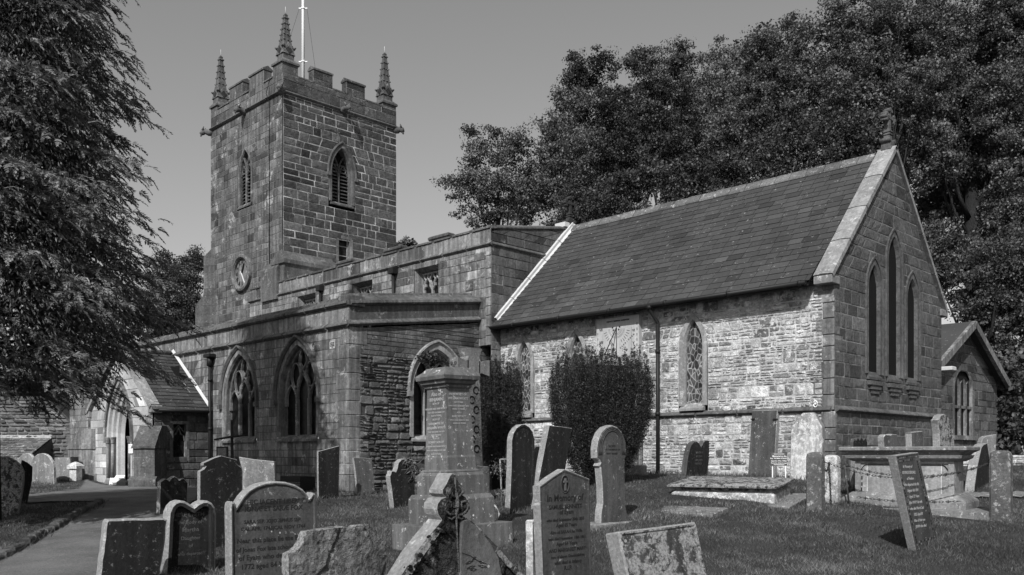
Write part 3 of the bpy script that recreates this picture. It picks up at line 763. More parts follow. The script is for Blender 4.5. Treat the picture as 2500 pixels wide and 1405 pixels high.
masonry(mb, fe, 2.72, 4.2, lambda z: (AY0+.1+max(0, z-3.40)*5.1/.66, CY0), [arch_op(ew[0], ew[1]+.30, .38, 1.9, 3.2)], rowh=.14, stw=.4, g=.012, dep=.012, bev=.01, seed=44, var=.2)
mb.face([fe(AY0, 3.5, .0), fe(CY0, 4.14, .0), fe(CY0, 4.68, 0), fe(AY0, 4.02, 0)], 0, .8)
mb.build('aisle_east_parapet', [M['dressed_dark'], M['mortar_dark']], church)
mb = MB()
quoins(mb, AX1, AY0, -1, 1, -.55, 3.44, 14, hh=.36, big=.62, small=.40, proud=.02)
quoins(mb, AX1+.04, AY0-.04, -1, 1, GB, -.55, 15, hh=.36, big=.75, small=.45, proud=.02)
mb.build('corner_stones', M['dressed'], church)
mb = MB()
string_run(mb, (AX0, AY0, 3.42), (AX1+.1, AY0, 3.42), (0, -1, 0), .15, .13); string_run(mb, (AX1, AY0-.1, 3.42), (AX1, CY0-.05, 4.10), (1, 0, 0), .14, .12)
mb.build('string_course', M['dressed_dark'], church)
mb = MB()
def cap_sec(P, N): return [P+N*.06, P+N*.12+Z3*.05, P+N*.10+Z3*.12, P-N*.30+Z3*.30, P-N*.32+Z3*.36, P-N*.42+Z3*.36, P-N*.42]
for i in range(20):
    a = Vector((AX0, AY0, 4.0)).lerp(Vector((AX1+.02, AY0, 4.0)), i/20+.001); b = Vector((AX0, AY0, 4.0)).lerp(Vector((AX1+.02, AY0, 4.0)), (i+1)/20-.001)
    mb.loft([cap_sec(a, Vector((0, -1, 0))), cap_sec(b, Vector((0, -1, 0)))], 0, random.Random(i).uniform(.85, 1.15), cap0=True, cap1=True)
for i in range(5):
    a = Vector((AX1, AY0-.0, 4.0)).lerp(Vector((AX1, CY0, 4.66)), i/5+.001); b = Vector((AX1, AY0, 4.0)).lerp(Vector((AX1, CY0, 4.66)), (i+1)/5-.001)
    mb.loft([cap_sec(a, Vector((1, 0, 0))), cap_sec(b, Vector((1, 0, 0)))], 0, random.Random(i+50).uniform(.85, 1.15), cap0=True, cap1=True)
mb.box(AX1-.44, AX1+.08, AY0-.08, AY0+.44, 3.99, 4.28, 0, 1, .02)
mb.build('parapet_coping', M['dressed_dark'], church)
mb = MB(); mb.face([(AX0, AY0+.3, 4.05), (AX1-.3, AY0+.3, 4.05), (AX1-.3, NY0+.1, 4.75), (AX0, NY0+.1, 4.75)]); mb.build('aisle_roof', M['dressed_dark'], church)
for u, w in aw:
    window_arch(fs, u, w, .5, 1.72, 3.13, church, surround=.16, reveal=.28, proud=.015, mat='dressed', hood=.10, glass='glass_lattice', sill_d=.10, n=10, tracery=tracery3)
window_arch(fe, ew[0], ew[1], .5, 1.9, 3.03, church, surround=.16, reveal=.34, proud=.05, mat='coping', hood=.09, hood_mat='coping', glass='glass_lattice', sill_d=.10, n=10, tracery=tracery3)
mb = MB()
pipe(mb, -27.72, AY0-.12, -1.2, 3.2, .055); mb.box(-27.92, -27.5, AY0-.26, AY0-.02, 3.18, 3.30, 0, 1, .02); mb.tube([(-27.72, AY0-.12, 3.2), (-27.72, AY0-.12, 2.9)], .1, 8)
mb.build('drainpipe', M['iron'], church)
mb = MB()
mb.box(-22.65, -21.6, AY0-.5, AY0-.03, -1.3, -.62); mb.build('vent_grate', M['iron'], church)
mb = MB(); mb.obox(fs(-20.75, 3.0, .012), fs.U*.13, fs.N*.008, Z3*.10); pl = mb.build('wall_plaque', M['sundial'], church)
for k in range(4): text_mesh('lettering', ('NEAR THIS', 'PLACE LIE', 'THE BODIES', 'OF')[k], .04, M['letter_dark'], (fs(-20.75, 3.045-k*.042, .022), fs.U, Z3, fs.N), pl)

# ---- tower
TX0, TX1, TY0, TY1 = -38.15, -32.0, 18.88, 24.62
ZS = 14.6
ft, fte = FS(TY0), FE(TX1)
bs = (-35.05, 1.06); be = (21.72, 1.06)
mb = MB()
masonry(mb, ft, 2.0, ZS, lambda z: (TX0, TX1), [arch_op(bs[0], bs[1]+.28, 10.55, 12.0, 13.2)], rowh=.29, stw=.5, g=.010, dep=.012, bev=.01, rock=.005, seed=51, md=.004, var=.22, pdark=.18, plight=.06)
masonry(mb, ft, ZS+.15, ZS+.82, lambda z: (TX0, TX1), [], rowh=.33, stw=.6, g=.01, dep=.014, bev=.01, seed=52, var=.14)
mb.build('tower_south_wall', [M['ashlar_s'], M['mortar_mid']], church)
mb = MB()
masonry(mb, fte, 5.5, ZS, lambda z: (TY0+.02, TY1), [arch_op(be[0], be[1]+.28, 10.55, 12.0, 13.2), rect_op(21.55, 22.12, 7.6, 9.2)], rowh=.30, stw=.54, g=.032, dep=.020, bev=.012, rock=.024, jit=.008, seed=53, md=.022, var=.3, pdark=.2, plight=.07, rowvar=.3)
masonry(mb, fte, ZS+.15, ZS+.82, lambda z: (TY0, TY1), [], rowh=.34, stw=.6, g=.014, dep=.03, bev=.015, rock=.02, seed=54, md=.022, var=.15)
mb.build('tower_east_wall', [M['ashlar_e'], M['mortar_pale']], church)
mb = MB()
mb.box(TX0+.05, TX1-.6, TY1-.3, TY1, 2, ZS+.82); mb.box(TX0, TX0+.3, TY0+.3, TY1-.3, 2, ZS+.82)
mb.box(TX0+.4, TX1-.4, TY0+.4, TY1-.35, ZS-.2, ZS+.1)
mb.box(TX0+.0, TX1-.25, TY0+.36, TY0+.40, ZS+.1, ZS+.82); mb.box(TX1-.40, TX1-.36, TY0+.36, TY1, ZS+.1, ZS+.82)
mb.box(TX0+.2, TX1-.9, TY0+.9, TY1-.6, 2, ZS-.3)
mb.build('tower_back_walls', M['dressed_dark'], church)
mb = MB()
string_run(mb, (TX0-.06, TY0, ZS), (TX1+.1, TY0, ZS), (0, -1, 0), .15, .13); string_run(mb, (TX1, TY0-.1, ZS), (TX1, TY1+.06, ZS), (1, 0, 0), .15, .13)
mb.build('string_course', M['dressed_dark'], church)
# battlements
zc0, zc1 = ZS+.82, ZS+1.40
mE = [(20.33, 21.27), (21.98, 22.93)]; mS = [(-36.40, -35.20), (-34.66, -33.46)]
for a, b in mE:
    m_ = MB(); masonry(m_, FE(TX1), zc0, zc1, lambda z: (a, b), rowh=.29, stw=.5, g=.012, dep=.02, bev=.012, rock=.02, seed=int(a*10))
    m_.box(TX1-.36, TX1-.004, a, b, zc0, zc1, 0, .9)
    o = m_.build('merlon', [M['ashlar_e'], M['mortar_pale']], church); c_ = MB(); coping_run(c_, (TX1, a-.03, zc1), (TX1, b+.03, zc1), (1, 0, 0), .36, .2, .05); c_.build('coping', M['dressed_dark'], o)
for a, b in mS:
    m_ = MB(); masonry(m_, FS(TY0), zc0, zc1, lambda z: (a, b), rowh=.58, stw=.6, g=.012, dep=.012, bev=.01, seed=int(-a*10))
    m_.box(a, b, TY0+.004, TY0+.36, zc0, zc1, 0, .9)
    o = m_.build('merlon', [M['ashlar_s'], M['mortar_mid']], church); c_ = MB(); coping_run(c_, (a-.03, TY0, zc1), (b+.03, TY0, zc1), (0, -1, 0), .36, .2, .05); c_.build('coping', M['dressed_dark'], o)
for a, b in ((19.6, 20.33), (21.27, 21.98), (22.93, 23.85)): mb = MB(); coping_run(mb, (TX1, a, zc0), (TX1, b, zc0), (1, 0, 0), .36, .16, .05); mb.build('embrasure_coping', M['dressed_dark'], church)
for a, b in ((-37.45, -36.40), (-35.20, -34.66), (-33.46, -32.75)): mb = MB(); coping_run(mb, (a, TY0, zc0), (b, TY0, zc0), (0, -1, 0), .36, .16, .05); mb.build('embrasure_coping', M['dressed_dark'], church)
def pinnacle(cx, cy, base, hx=.36, hy=.36):
    mb = MB()
    mb.rings((cx, cy, 0), 0, [(ZS+.15, hx, hy), (base-.12, hx, hy), (base-.12, hx+.06, hy+.06), (base-.04, hx+.06, hy+.06), (base+.10, .28, .28)], 0, 1)
    p = mb.build('pinnacle', M['dressed_dark'], church)
    sb = MB(); z0 = base+.10; z1 = z0+.50; top = 17.95
    sb.rings((cx, cy, 0), 0, [(z0, .25, .25), (z1+.05, .25, .25)], 0, 1)
    for k in range(4):       # gablets
        a = k*pi/2; n_ = Vector((cos(a), sin(a), 0)); u_ = Vector((-sin(a), cos(a), 0)); c = Vector((cx, cy, 0))
        for w_, zz, off in ((.30, z1-.28, .275),):
            P = [c+n_*off-u_*w_+Z3*zz, c+n_*off+u_*w_+Z3*zz, c+n_*off+Z3*(zz+.50)]; Q = [c+n_*.12-u_*w_+Z3*zz, c+n_*.12+u_*w_+Z3*zz, c+n_*.12+Z3*(zz+.50)]
            sb.loft([Q, P], 0, 1.1, cap1=True)
            sb.obox(c+n_*(off+.008)+Z3*(zz+.17), u_*.075+Z3*.075, n_*.012, u_*.075-Z3*.075, 0, .35)
        for q in (-1, 1): sb.tube([c+n_*.2+u_*q*.27+Z3*(z1-.02), c+n_*.3+u_*q*.3+Z3*(z1+.04)], [.05, .03], 5)
    sb.rings((cx, cy, 0), R(45)*0, [(z1, .20, .20), (top-.05, .07, .07), (top, .04, .04)], 0, 1, ch=.0)
    nk = 6
    for j in range(nk):
        zz = z1+.08+(top-z1-.2)*j/(nk-1); rr = .215-(.135)*(zz-z1)/(top-z1)
        for k in range(8):
            a = k*pi/4; rad = rr*(1.3 if k % 2 else 1.0)
            c = Vector((cx+cos(a)*rad, cy+sin(a)*rad, zz)); sb.tube([c-Vector((cos(a), sin(a), 0))*.06, c+Vector((cos(a)*.03, sin(a)*.03, .035))], [.045, .032], 5)
    sb.rings((cx, cy, 0), 0, [(top-.04, .06, .06), (top+.03, .075, .075), (top+.10, .03, .03)], 0, 1)
    sp_ = sb.build('spire', M['dressed_dark'], p)
    rb = MB(); rb.tube([(cx, cy, top+.05), (cx, cy, top+.38)], .010, 5); rb.build('lightning_rod', M['lead'], p)
pinnacle(TX1-.36, TY0+.36, 16.0, .36, .36)
pinnacle(TX0+.30, TY0+.32, 15.75, .30, .32)
pinnacle(TX1-.36, TY1-.36, 15.75, .36, .36)
pinnacle(TX0+.36, TY1-.36, 15.75, .36, .36)
def gargoyle(P, D, L=.55):
    P, D = Vector(P), Vector(D).normalized(); S_ = D.cross(Z3)
    mb = MB()
    mb.tube([P-D*.1, P+D*.1+Z3*.02, P+D*L*.55+Z3*.06, P+D*L*.8+Z3*.02, P+D*L-Z3*.06], [.15, .15, .11, .13, .06], 7, sm=True)
    mb.tube([P+D*L*.72+Z3*.10-S_*.08, P+D*L*.6+Z3*.26-S_*.12], [.06, .02], 5); mb.tube([P+D*L*.72+Z3*.10+S_*.08, P+D*L*.6+Z3*.26+S_*.12], [.06, .02], 5)
    mb.tube([P+D*L*.85-Z3*.05, P+D*L*.98-Z3*.16], [.06, .03], 5)
    mb.build('gargoyle', M['dressed_dark'], church)
gargoyle((TX1, TY0, ZS+.05), (1, -1, 0), .55); gargoyle((-35.0, TY0, ZS+.02), (0, -1, 0), .5); gargoyle((TX1, 21.75, ZS+.05), (1, 0, 0), .6)
gargoyle((TX0, TY0, ZS-.05), (-1, -1, 0), .48); gargoyle((TX1, TY1, ZS-.05), (1, 1, 0), .35)
# belfry windows with louvres
def louvres(tb, fr, u0, w, sill, sp, ap, d):
    f = arch_half(w, sp, ap)
    ribbon(tb, fr, [(u0, sill), (u0, sp+.25)], .09, d+.02, d+.14)
    for s in (-1, 1):
        ribbon(tb, fr, [(u0, sp+.15), (u0+s*w*.08, sp+.45), (u0+s*w*.27, sp+.78)], .06, d+.02, d+.12)
        cusped(tb, fr, u0+s*w*.25, w*.46, sp-.02, d+.02)
    z = sill+.06
    while z < sp+.5:
        h = f(z)-.02 if z > sp else w/2-.01
        for s in (-1, 1): tb.obox(fr(u0+s*h/2, z, d+.03), fr.U*(h/2-.02), fr.N*.07-Z3*.05, Z3*.012+fr.N*.008, 0, .8)
        z += .15
window_arch(ft, bs[0], bs[1]-.1, 10.7, 12.0, 13.02, church, surround=.15, reveal=.20, proud=.012, mat='ashlar_s', glass='dark_in', sill_d=.05, tracery=louvres, name='belfry_window')
window_arch(fte, be[0], be[1]-.1, 10.7, 12.0, 13.02, church, surround=.16, reveal=.34, proud=.06, mat='dressed_dark', hood=.10, glass='dark_in', sill_d=.10, tracery=louvres, name='belfry_window', hood_mat='dressed_dark')
mb = MB(); a, b, z0, z1 = 21.55, 22.12, 7.6, 9.2
for (p, q, r_, s_) in ((a-.12, a, z0, z1+.12), (b, b+.14, z0, z1+.12), (a, b, z1, z1+.12)): mb.obox(fte((p+q)/2, (r_+s_)/2, -.12), fte.U*((q-p)/2), fte.N*.17, Z3*((s_-r_)/2), 0, 1.1)
o = mb.build('window', M['dressed'], church)
pm = MB(); pm.face([fte(a, z0, -.15), fte(b, z0, -.15), fte(b, z1, -.15), fte(a, z1, -.15)]); pm.build('pane', M['glass'], o)
fm = MB()
for u in (a+.03, b-.03): fm.obox(fte(u, (z0+z1)/2, -.12), fte.U*.03, fte.N*.02, Z3*(z1-z0)/2)
for z in (8.1, 8.5, 8.9, 9.17): fm.obox(fte((a+b)/2, z, -.125), fte.U*.25, fte.N*.012, Z3*.018)
fm.build('frame', M['coping'], o)
# clock
mb = MB(); cu, cz, cr = -35.15, 7.78, .78
def circ(r, n=40): return [(cu+r*cos(i*2*pi/n), cz+r*sin(i*2*pi/n)) for i in range(n)]
for r_, d_ in ((0, 0),): pass
mb.loft([[ft(u, z, d) for u, z in circ(r)] for r, d in ((cr, 0), (cr, .16), (cr-.06, .20), (cr-.12, .20), (cr-.17, .13), (cr-.17, .05))], 0, 1, sm=False)
ck = mb.build('clock', M['dressed'], church)
mb = MB(); mb.face([ft(u, z, .06) for u, z in circ(cr-.165)]); mb.build('dial', M['dressed_pale'] if False else M['dressed'], ck)
mb = MB()
for r in (cr-.20, .40):
    P = circ(r, 36); ribbon(mb, ft, P+[P[0]], .014, .061, .068)
mb.build('dial_rings', M['letter_dark'], ck)
for i, s_ in enumerate(('XII', 'I', 'II', 'III', 'IV', 'V', 'VI', 'VII', 'VIII', 'IX', 'X', 'XI')):
    a = pi/2-i*pi/6; up = Vector((cos(a), 0, sin(a))); rt = Vector((sin(a), 0, -cos(a)))
    text_mesh('numeral', s_, .19, M['letter_dark'], (ft(cu+.425*cos(a), cz+.425*sin(a), .068), rt, up, Vector((0, -1, 0))), ck, sx=.75)
mb = MB(); ribbon(mb, ft, [(cu, cz), (cu+.13, cz+.25), (cu+.17, cz+.36)], .07, .08, .13); mb.build('hour_hand', M['iron'], ck)
mb = MB(); ribbon(mb, ft, [(cu-.04, cz+.05), (cu+.30, cz-.48)], .032, .10, .15); mb.build('minute_hand', M['lead'], ck)
mb = MB(); mb.tube([(-32.95, TY0-.03, 5.0), (-32.97, TY0-.03, ZS-.1), (-32.96, TY0-.18, ZS+.2), (-32.9, TY0-.03, ZS+.9)], .018, 5); mb.build('lightning_conductor', M['iron'], church)
# corner buttresses of the tower
mb = MB(); c_ = Vector((TX0, TY0, 0)); D_ = Vector((-C45, -C45, 0)); S_ = Vector((C45, -C45, 0))
def dbut(z0, z1, o0, o1, w_, t=1.): mb.loft([[c_-D_*.5-S_*w_+Z3*z, c_+D_*o-S_*w_+Z3*z, c_+D_*o+S_*w_+Z3*z, c_-D_*.5+S_*w_+Z3*z] for z, o in ((z0, o0), (z1, o1))], 0, t, cap0=True, cap1=True)
zq = GB; k = 0
while zq < 6.6: dbut(zq, zq+.385, .58, .58, .36, (1, .85, 1.15)[k % 3]); zq += .39; k += 1
dbut(zq, 7.1, .58, .24, .36); zq = 7.1
while zq < 8.8: dbut(zq, zq+.345, .22, .22, .33, (1, .85, 1.15)[k % 3]); zq += .35; k += 1
dbut(zq, 9.2, .22, -.1, .33)
mb.build('buttress', M['dressed_dark'], church)
mb = MB()
mb.rings((TX1+.25, TY0+.9, 0), 0, [(6.2, .42, 1.2), (7.55, .42, 1.2), (7.6, .5, 1.28), (7.75, .5, 1.28), (8.15, .1, 1.2)], 0, 1)
mb.rings((TX1-.3, TY0-.2, 0), 0, [(6.2, .62, .25), (7.45, .62, .25), (7.75, .62, .02)], 0, 1)
mb.box(TX1+.02, TX1+.5, TY0+2.1, 22.6, 7.45, 7.62, 0, 1.2)
mb.build('stair_cap', M['dressed_dark'], church)

# ---- south porch
PX0, PX1, PY0, PZ = -33.3, -28.05, 11.92, 1.62
PM = (PX0+PX1)/2; PR = 3.40
fp, fpe = FS(PY0), FE(PX1)
mb = MB()
door_w, dsp, dap = 1.05, .55, 1.92
pl_ = lambda z: (PX0+max(0, z-PZ)*1.47, PX1-max(0, z-PZ)*1.47)
masonry(mb, fp, GB, PR+.1, pl_, [arch_op(PM, door_w+1.1, -1.3, dsp, dap+.62)], rowh=.28, stw=.42, g=.01, dep=.008, bev=.007, seed=61, var=.14)
mb.build('porch_front_wall', [M['dressed_pale'], M['mortar_mid']], church)
mb = MB()
masonry(mb, fpe, GB, PZ, lambda z: (PY0+.05, AY0), [rect_op(12.58, 13.02, -.1, .98)], rowh=.27, stw=.42, g=.012, dep=.025, bev=.018, rock=.025, seed=62, md=.006, var=.18)
mb.build('porch_side_wall', [M['dressed_dark'], M['mortar_dark']], church); mb = MB()
masonry(mb, FW(PX0), GB, PZ, lambda z: (-AY0, -PY0), [], rowh=.27, stw=.42, g=.012, dep=.02, bev=.015, seed=63)
mb.build('porch_side_wall', [M['dressed_dark'], M['mortar_dark']], church)
mb = MB(); fwn = fpe
for (u0_, u1_, z0_, z1_) in ((12.48, 12.58, -.2, 1.08), (13.02, 13.12, -.2, 1.08), (12.58, 13.02, .98, 1.08), (12.58, 13.02, -.2, -.1)): mb.obox(fpe((u0_+u1_)/2, (z0_+z1_)/2, -.08), fpe.U*((u1_-u0_)/2), fpe.N*.11, Z3*((z1_-z0_)/2), 0, 1)
ribbon(mb, fpe, [(12.58, .45), (12.64, .62), (12.72, .66), (12.80, .86), (12.88, .66), (12.96, .62), (13.02, .45)], .04, -.14, -.04)
ribbon(mb, fpe, [(12.60, .7), (12.68, .8), (12.80, .95)], .03, -.14, -.05); ribbon(mb, fpe, [(13.0, .7), (12.92, .8), (12.80, .95)], .03, -.14, -.05)
o = mb.build('window', M['dressed'], church)
pm = MB(); pm.face([fpe(12.58, -.1, -.14), fpe(13.02, -.1, -.14), fpe(13.02, .98, -.14), fpe(12.58, .98, -.14)]); pm.build('pane', M['glass'], o)
# porch roof
so = Vector((PX1+.28, PY0-.1, PZ-.2)); sv = Vector((PM-so.x, 0, PR+.12-so.z)); sL = sv.length
mb = MB(); slates(mb, (so.x, AY0-.02, so.z), (0, -1, 0), sv, AY0-PY0+.08, sL, .21, .34, .02, 8, tmin=.7, tmax=1.3)
mb.face([(so.x, AY0, so.z-.02), (so.x, PY0-.1, so.z-.02), (PM, PY0-.1, PR+.1), (PM, AY0, PR+.1)], 0, .6)
mb.face([(PX0-.28, AY0, so.z), (PM, AY0, PR+.12), (PM, PY0-.1, PR+.12), (PX0-.28, PY0-.1, so.z)], 0, .9)
pr = mb.build('porch_roof', M['slate'], church)
mb = MB(); mb.tube([(PM, PY0-.1, PR+.14), (PM, AY0-.02, PR+.14)], .10, 7); mb.build('ridge_tiles', M['ridge'], pr)
mb = MB()
p0 = Vector((so.x+.02, AY0-.04, so.z+.05)); p1 = Vector((PM, AY0-.04, PR+.24))
mb.loft([[p+Vector((0, 0, -.03)), p+Vector((.03, -.07, .0)), p+Vector((.05, 0, .07)), p+Vector((0, .03, .05))] for p in (p0, p1)], cap0=True, cap1=True)
mb.build('lead_flashing', M['lead'], pr)
mb = MB()
for sg, xx in ((1, PX1), (-1, PX0)):   # front gable coping
    a_ = Vector((xx+sg*.14, 0, PZ-.08)); b_ = Vector((PM, 0, PR+.34))
    up = (b_-a_).normalized(); nr = Vector((up.z*sg, 0, abs(up.x)))
    sec = lambda P: [P+Vector((0, PY0-.14, 0))-nr*.12, P+Vector((0, PY0-.14, 0)), P+Vector((0, PY0+.2, 0)), P+Vector((0, PY0+.2, 0))-nr*.12]
    mb.loft([sec(a_), sec(b_)], 0, 1, cap0=True, cap1=True)
    mb.box(min(xx-sg*.1, xx+sg*.16), max(xx-sg*.1, xx+sg*.16), PY0-.1, PY0+.25, PZ-.3, PZ-.06, 0, 1, .02)
mb.build('gable_coping', M['coping'], church)
mb = MB()
mb.tube([(so.x+.05, PY0+.05, so.z-.02), (so.x+.05, AY0-.1, so.z-.02)], .05, 7); mb.tube([(so.x+.05, AY0-.15, so.z-.02), (-27.72, AY0-.14, so.z-.3)], .04, 7)
mb.build('gutter', M['iron'], church)
# doorway: three moulded orders, shafts, door
mb = MB(); rsd = random.Random(2); rg = []
e = .55; d = .02
for k in range(3):
    e1 = e-.17
    rg += [(arch_pts(PM, door_w+2*e, -1.15, dsp, dap+e*1.12, 12), d)]
    rg += [(arch_pts(PM, door_w+2*(e-.05), -1.15, dsp, dap+(e-.05)*1.12, 12), d+.03)]
    rg += [(arch_pts(PM, door_w+2*(e-.11), -1.15, dsp, dap+(e-.11)*1.12, 12), d+.0)]
    rg += [(arch_pts(PM, door_w+2*(e-.13), -1.15, dsp, dap+(e-.13)*1.12, 12), d-.09)]
    e = e1; d -= .10
rg.append((arch_pts(PM, door_w, -1.15, dsp, dap, 12), d-.10))
loft_open(mb, fp, rg, 0, 1, .04, rsd)
dw = mb.build('doorway', M['dressed_pale'], church)
mb = MB(); B = lambda e_: arch_pts(PM, door_w+2*e_, dsp-.15, dsp, dap+e_*1.12, 12)
loft_open(mb, fp, [(B(.56), 0), (B(.56), .10), (B(.64), .12), (B(.64), 0)]); mb.build('hood_mould', M['dressed'], dw)
for sg in (-1, 1):
    for k, (e_, d_) in enumerate(((.47, -.02), (.30, -.12))):
        x = PM+sg*(door_w/2+e_-.07); y = PY0-d_-.06
        sb = MB()
        sb.tube([(x, y, -1.1), (x, y, -.95), (x, y, -.9), (x, y, -.82)], [.11, .11, .085, .06], 10)
        sb.tube([(x, y, -.82), (x, y, .42)], .055, 10)
        sb.tube([(x, y, .36), (x, y, .40), (x, y, .46), (x, y, .56), (x, y, .60)], [.06, .075, .065, .10, .11], 10)
        sb.build('shaft', M['dressed'], dw)
mb = MB(); mb.box(PM-1.0, PM+1.0, PY0-.25, PY0+1.5, -1.3, -1.0, 0, 1); mb.build('threshold', M['flag'], dw)
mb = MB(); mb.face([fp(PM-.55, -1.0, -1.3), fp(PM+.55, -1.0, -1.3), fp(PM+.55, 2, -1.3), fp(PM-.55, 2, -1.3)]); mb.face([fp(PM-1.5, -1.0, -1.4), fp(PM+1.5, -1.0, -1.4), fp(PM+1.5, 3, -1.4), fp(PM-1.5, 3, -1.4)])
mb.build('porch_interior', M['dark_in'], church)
# the half open leaf of the door with its iron hinges
mb = MB(); hx = PM-.50; U_ = Vector((cos(R(12)), sin(R(12)), 0)); N_ = Vector((U_.y, -U_.x, 0)); fdr = Fr((hx, PY0+.62, 0), U_, N_)
P = [(0, -1.0), (.62, -1.0), (.62, 1.35), (.45, 1.45), (.3, 1.35), (.12, 1.10), (0, .85)]
P = [(0, -1.0), (.98, -1.0), (.98, 1.05), (.85, 1.3), (.62, 1.42), (.38, 1.38), (.15, 1.12), (0, .8)]
mb.loft([[fdr(u, z, 0) for u, z in P], [fdr(u, z, .06) for u, z in P]], cap0=True, cap1=True)
for k in range(1, 6): mb.obox(fdr(k*.165, -.1, .062), U_*.005, N_*.002, Z3*.85, 0, .3)
dr = mb.build('door', M['wood'], church)
mb = MB()
for z in (-.75, .95):
    ribbon(mb, fdr, [(0, z), (.85, z+.02)], .06, .06, .085)
    P = [(.42+.26*cos(a), z+.25*sin(a)) for a in [R(60+i*24) for i in range(11)]]; ribbon(mb, fdr, P, .04, .06, .08)
mb.build('hinge', M['iron'], dr)
# porch buttresses, set diagonally
for sg, xx in ((1, PX1), (-1, PX0)):
    c = Vector((xx, PY0, 0)); D = Vector((sg*C45, -C45, 0)); S_ = Vector((C45*sg, C45, 0))
    mb = MB(); hw = .33
    def bk(o0, o1, z0, z1, w_, o1t=None, t=1.):
        o1t = o1 if o1t is None else o1t
        mb.loft([[c+D*o0-S_*w_+Z3*z0, c+D*o1-S_*w_+Z3*z0, c+D*o1+S_*w_+Z3*z0, c+D*o0+S_*w_+Z3*z0], [c+D*o0-S_*w_+Z3*z1, c+D*o1t-S_*w_+Z3*z1, c+D*o1t+S_*w_+Z3*z1, c+D*o0+S_*w_+Z3*z1]], 0, t, cap0=True, cap1=True)
    bk(-.4, .82, GB, -.80, hw+.09); bk(-.4, .82, -.799, -.68, hw+.085, .68)
    zz = -.68; rs = random.Random(5)
    for k in range(3): bk(-.4, .66, zz, zz+.285, hw, t=rs.uniform(.85, 1.15)); zz += .29
    bk(-.4, .72, zz, zz+.06, hw+.04); bk(-.4, .70, zz+.06, zz+.36, hw+.03, .45); bk(-.4, .45, zz+.36, zz+.72, hw+.02, .12)
    mb.build('buttress', M['dressed_dark' if sg > 0 else 'dressed'], church)

# ---- north vestry, seen past the chancel
VX, VY0, VY1 = -9.9, 26.9, 33.5
VMD = (VY0+VY1)/2; VE, VR = 2.45, 4.12; VW = 1.75; k_ = (VR-VE)/(VMD-VY0)
fv = FE(VX)
mb = MB()
masonry(mb, fv, GB, VR, lambda z: (VY0+max(0, z-VE)/k_, VY1-max(0, z-VE)/k_), [arch_op(VMD, VW, .55, 2.0, 2.75)], rowh=.27, stw=.42, g=.014, dep=.02, bev=.012, seed=71, md=.01, var=.2, pdark=.2)
mb.build('vestry_east_wall', [M['gable'], M['mortar_mid']], church)
mb = MB()
for du in (-.54, 0, .54):
    P = lambda e: arch_pts(VMD+du, .38+2*e, .6, 2.05, 2.35+e, 6)
    loft_open(mb, fv, [(P(.07), .02), (P(.0), -.03), (P(0), -.06)])
mb.obox(fv(VMD, .53, .02), fv.U*1.0, fv.N*.08, Z3*.07); mb.obox(fv(VMD, 1.5, -.02), fv.U*.86, fv.N*.035, Z3*.045)
for du in (-.27, .27): mb.obox(fv(VMD+du, 1.4, -.02), fv.U*.055, fv.N*.035, Z3*.85)
for s in (-1, 1): mb.obox(fv(VMD+s*.84, 1.3, -.02), fv.U*.07, fv.N*.035, Z3*.75)
loft_open(mb, fv, [(arch_pts(VMD, VW+.2, .5, 2.0, 2.88, 8), -.01), (arch_pts(VMD, VW+.2, .5, 2.0, 2.88, 8), .03), (arch_pts(VMD, VW-.1, .5, 2.0, 2.70, 8), .03), (arch_pts(VMD, VW-.16, .5, 2.0, 2.66, 8), .0)])
o = mb.build('window', M['dressed'], church)
pm = MB(); pm.face([fv(u, z, -.055) for u, z in arch_pts(VMD, VW-.02, .55, 2.0, 2.74)]); pm.build('pane', M['dark_in'], o)
mb = MB()
for s, yy in ((-1, VY0), (1, VY1)):
    a_ = Vector((0, yy+s*.18, VE-.18*k_)); b_ = Vector((0, VMD, VR)); up = (b_-a_).normalized(); nr = Vector((0, -up.z*(-s)*-1, 0)); nr = Vector((0, s*up.z, abs(up.y)))
    sec = lambda P, x: P+Vector((x, 0, 0))
    mb.loft([[sec(p, VX-7), sec(p, VX+.36), sec(p, VX+.36)+nr*.09, sec(p, VX-7)+nr*.09] for p in (a_+nr*.0, b_+nr*.0)], 0, 1, cap0=True, cap1=True)
mb.build('vestry_roof', M['slate'], church)
mb = MB()
for s, yy in ((-1, VY0), (1, VY1)):
    a_ = Vector((0, yy+s*.20, VE-.20*k_-.02)); b_ = Vector((0, VMD, VR-.02)); up = (b_-a_).normalized(); nr = Vector((0, s*up.z, abs(up.y)))
    mb.loft([[p+Vector((VX+.28, 0, 0))-nr*.10, p+Vector((VX+.40, 0, 0))-nr*.10, p+Vector((VX+.40, 0, 0))+nr*.12, p+Vector((VX+.28, 0, 0))+nr*.12] for p in (a_, b_)], 0, 1, cap0=True, cap1=True)
mb.build('verge', M['dressed'], church)
mb = MB(); mb.box(VX-7, VX-.1, VY1-.1, VY1, GB, VE); mb.box(VX-7, VX-.1, VY0, VY0+.1, GB, VE); mb.build('vestry_north_wall', M['gable'], church)
mb = MB(); mb.box(CX1-.75, CX1-.1, VY0-.3, VY0+.02, 2.38, 2.5, 0, 1, .02); mb.build('lead_flashing', M['lead'], church)

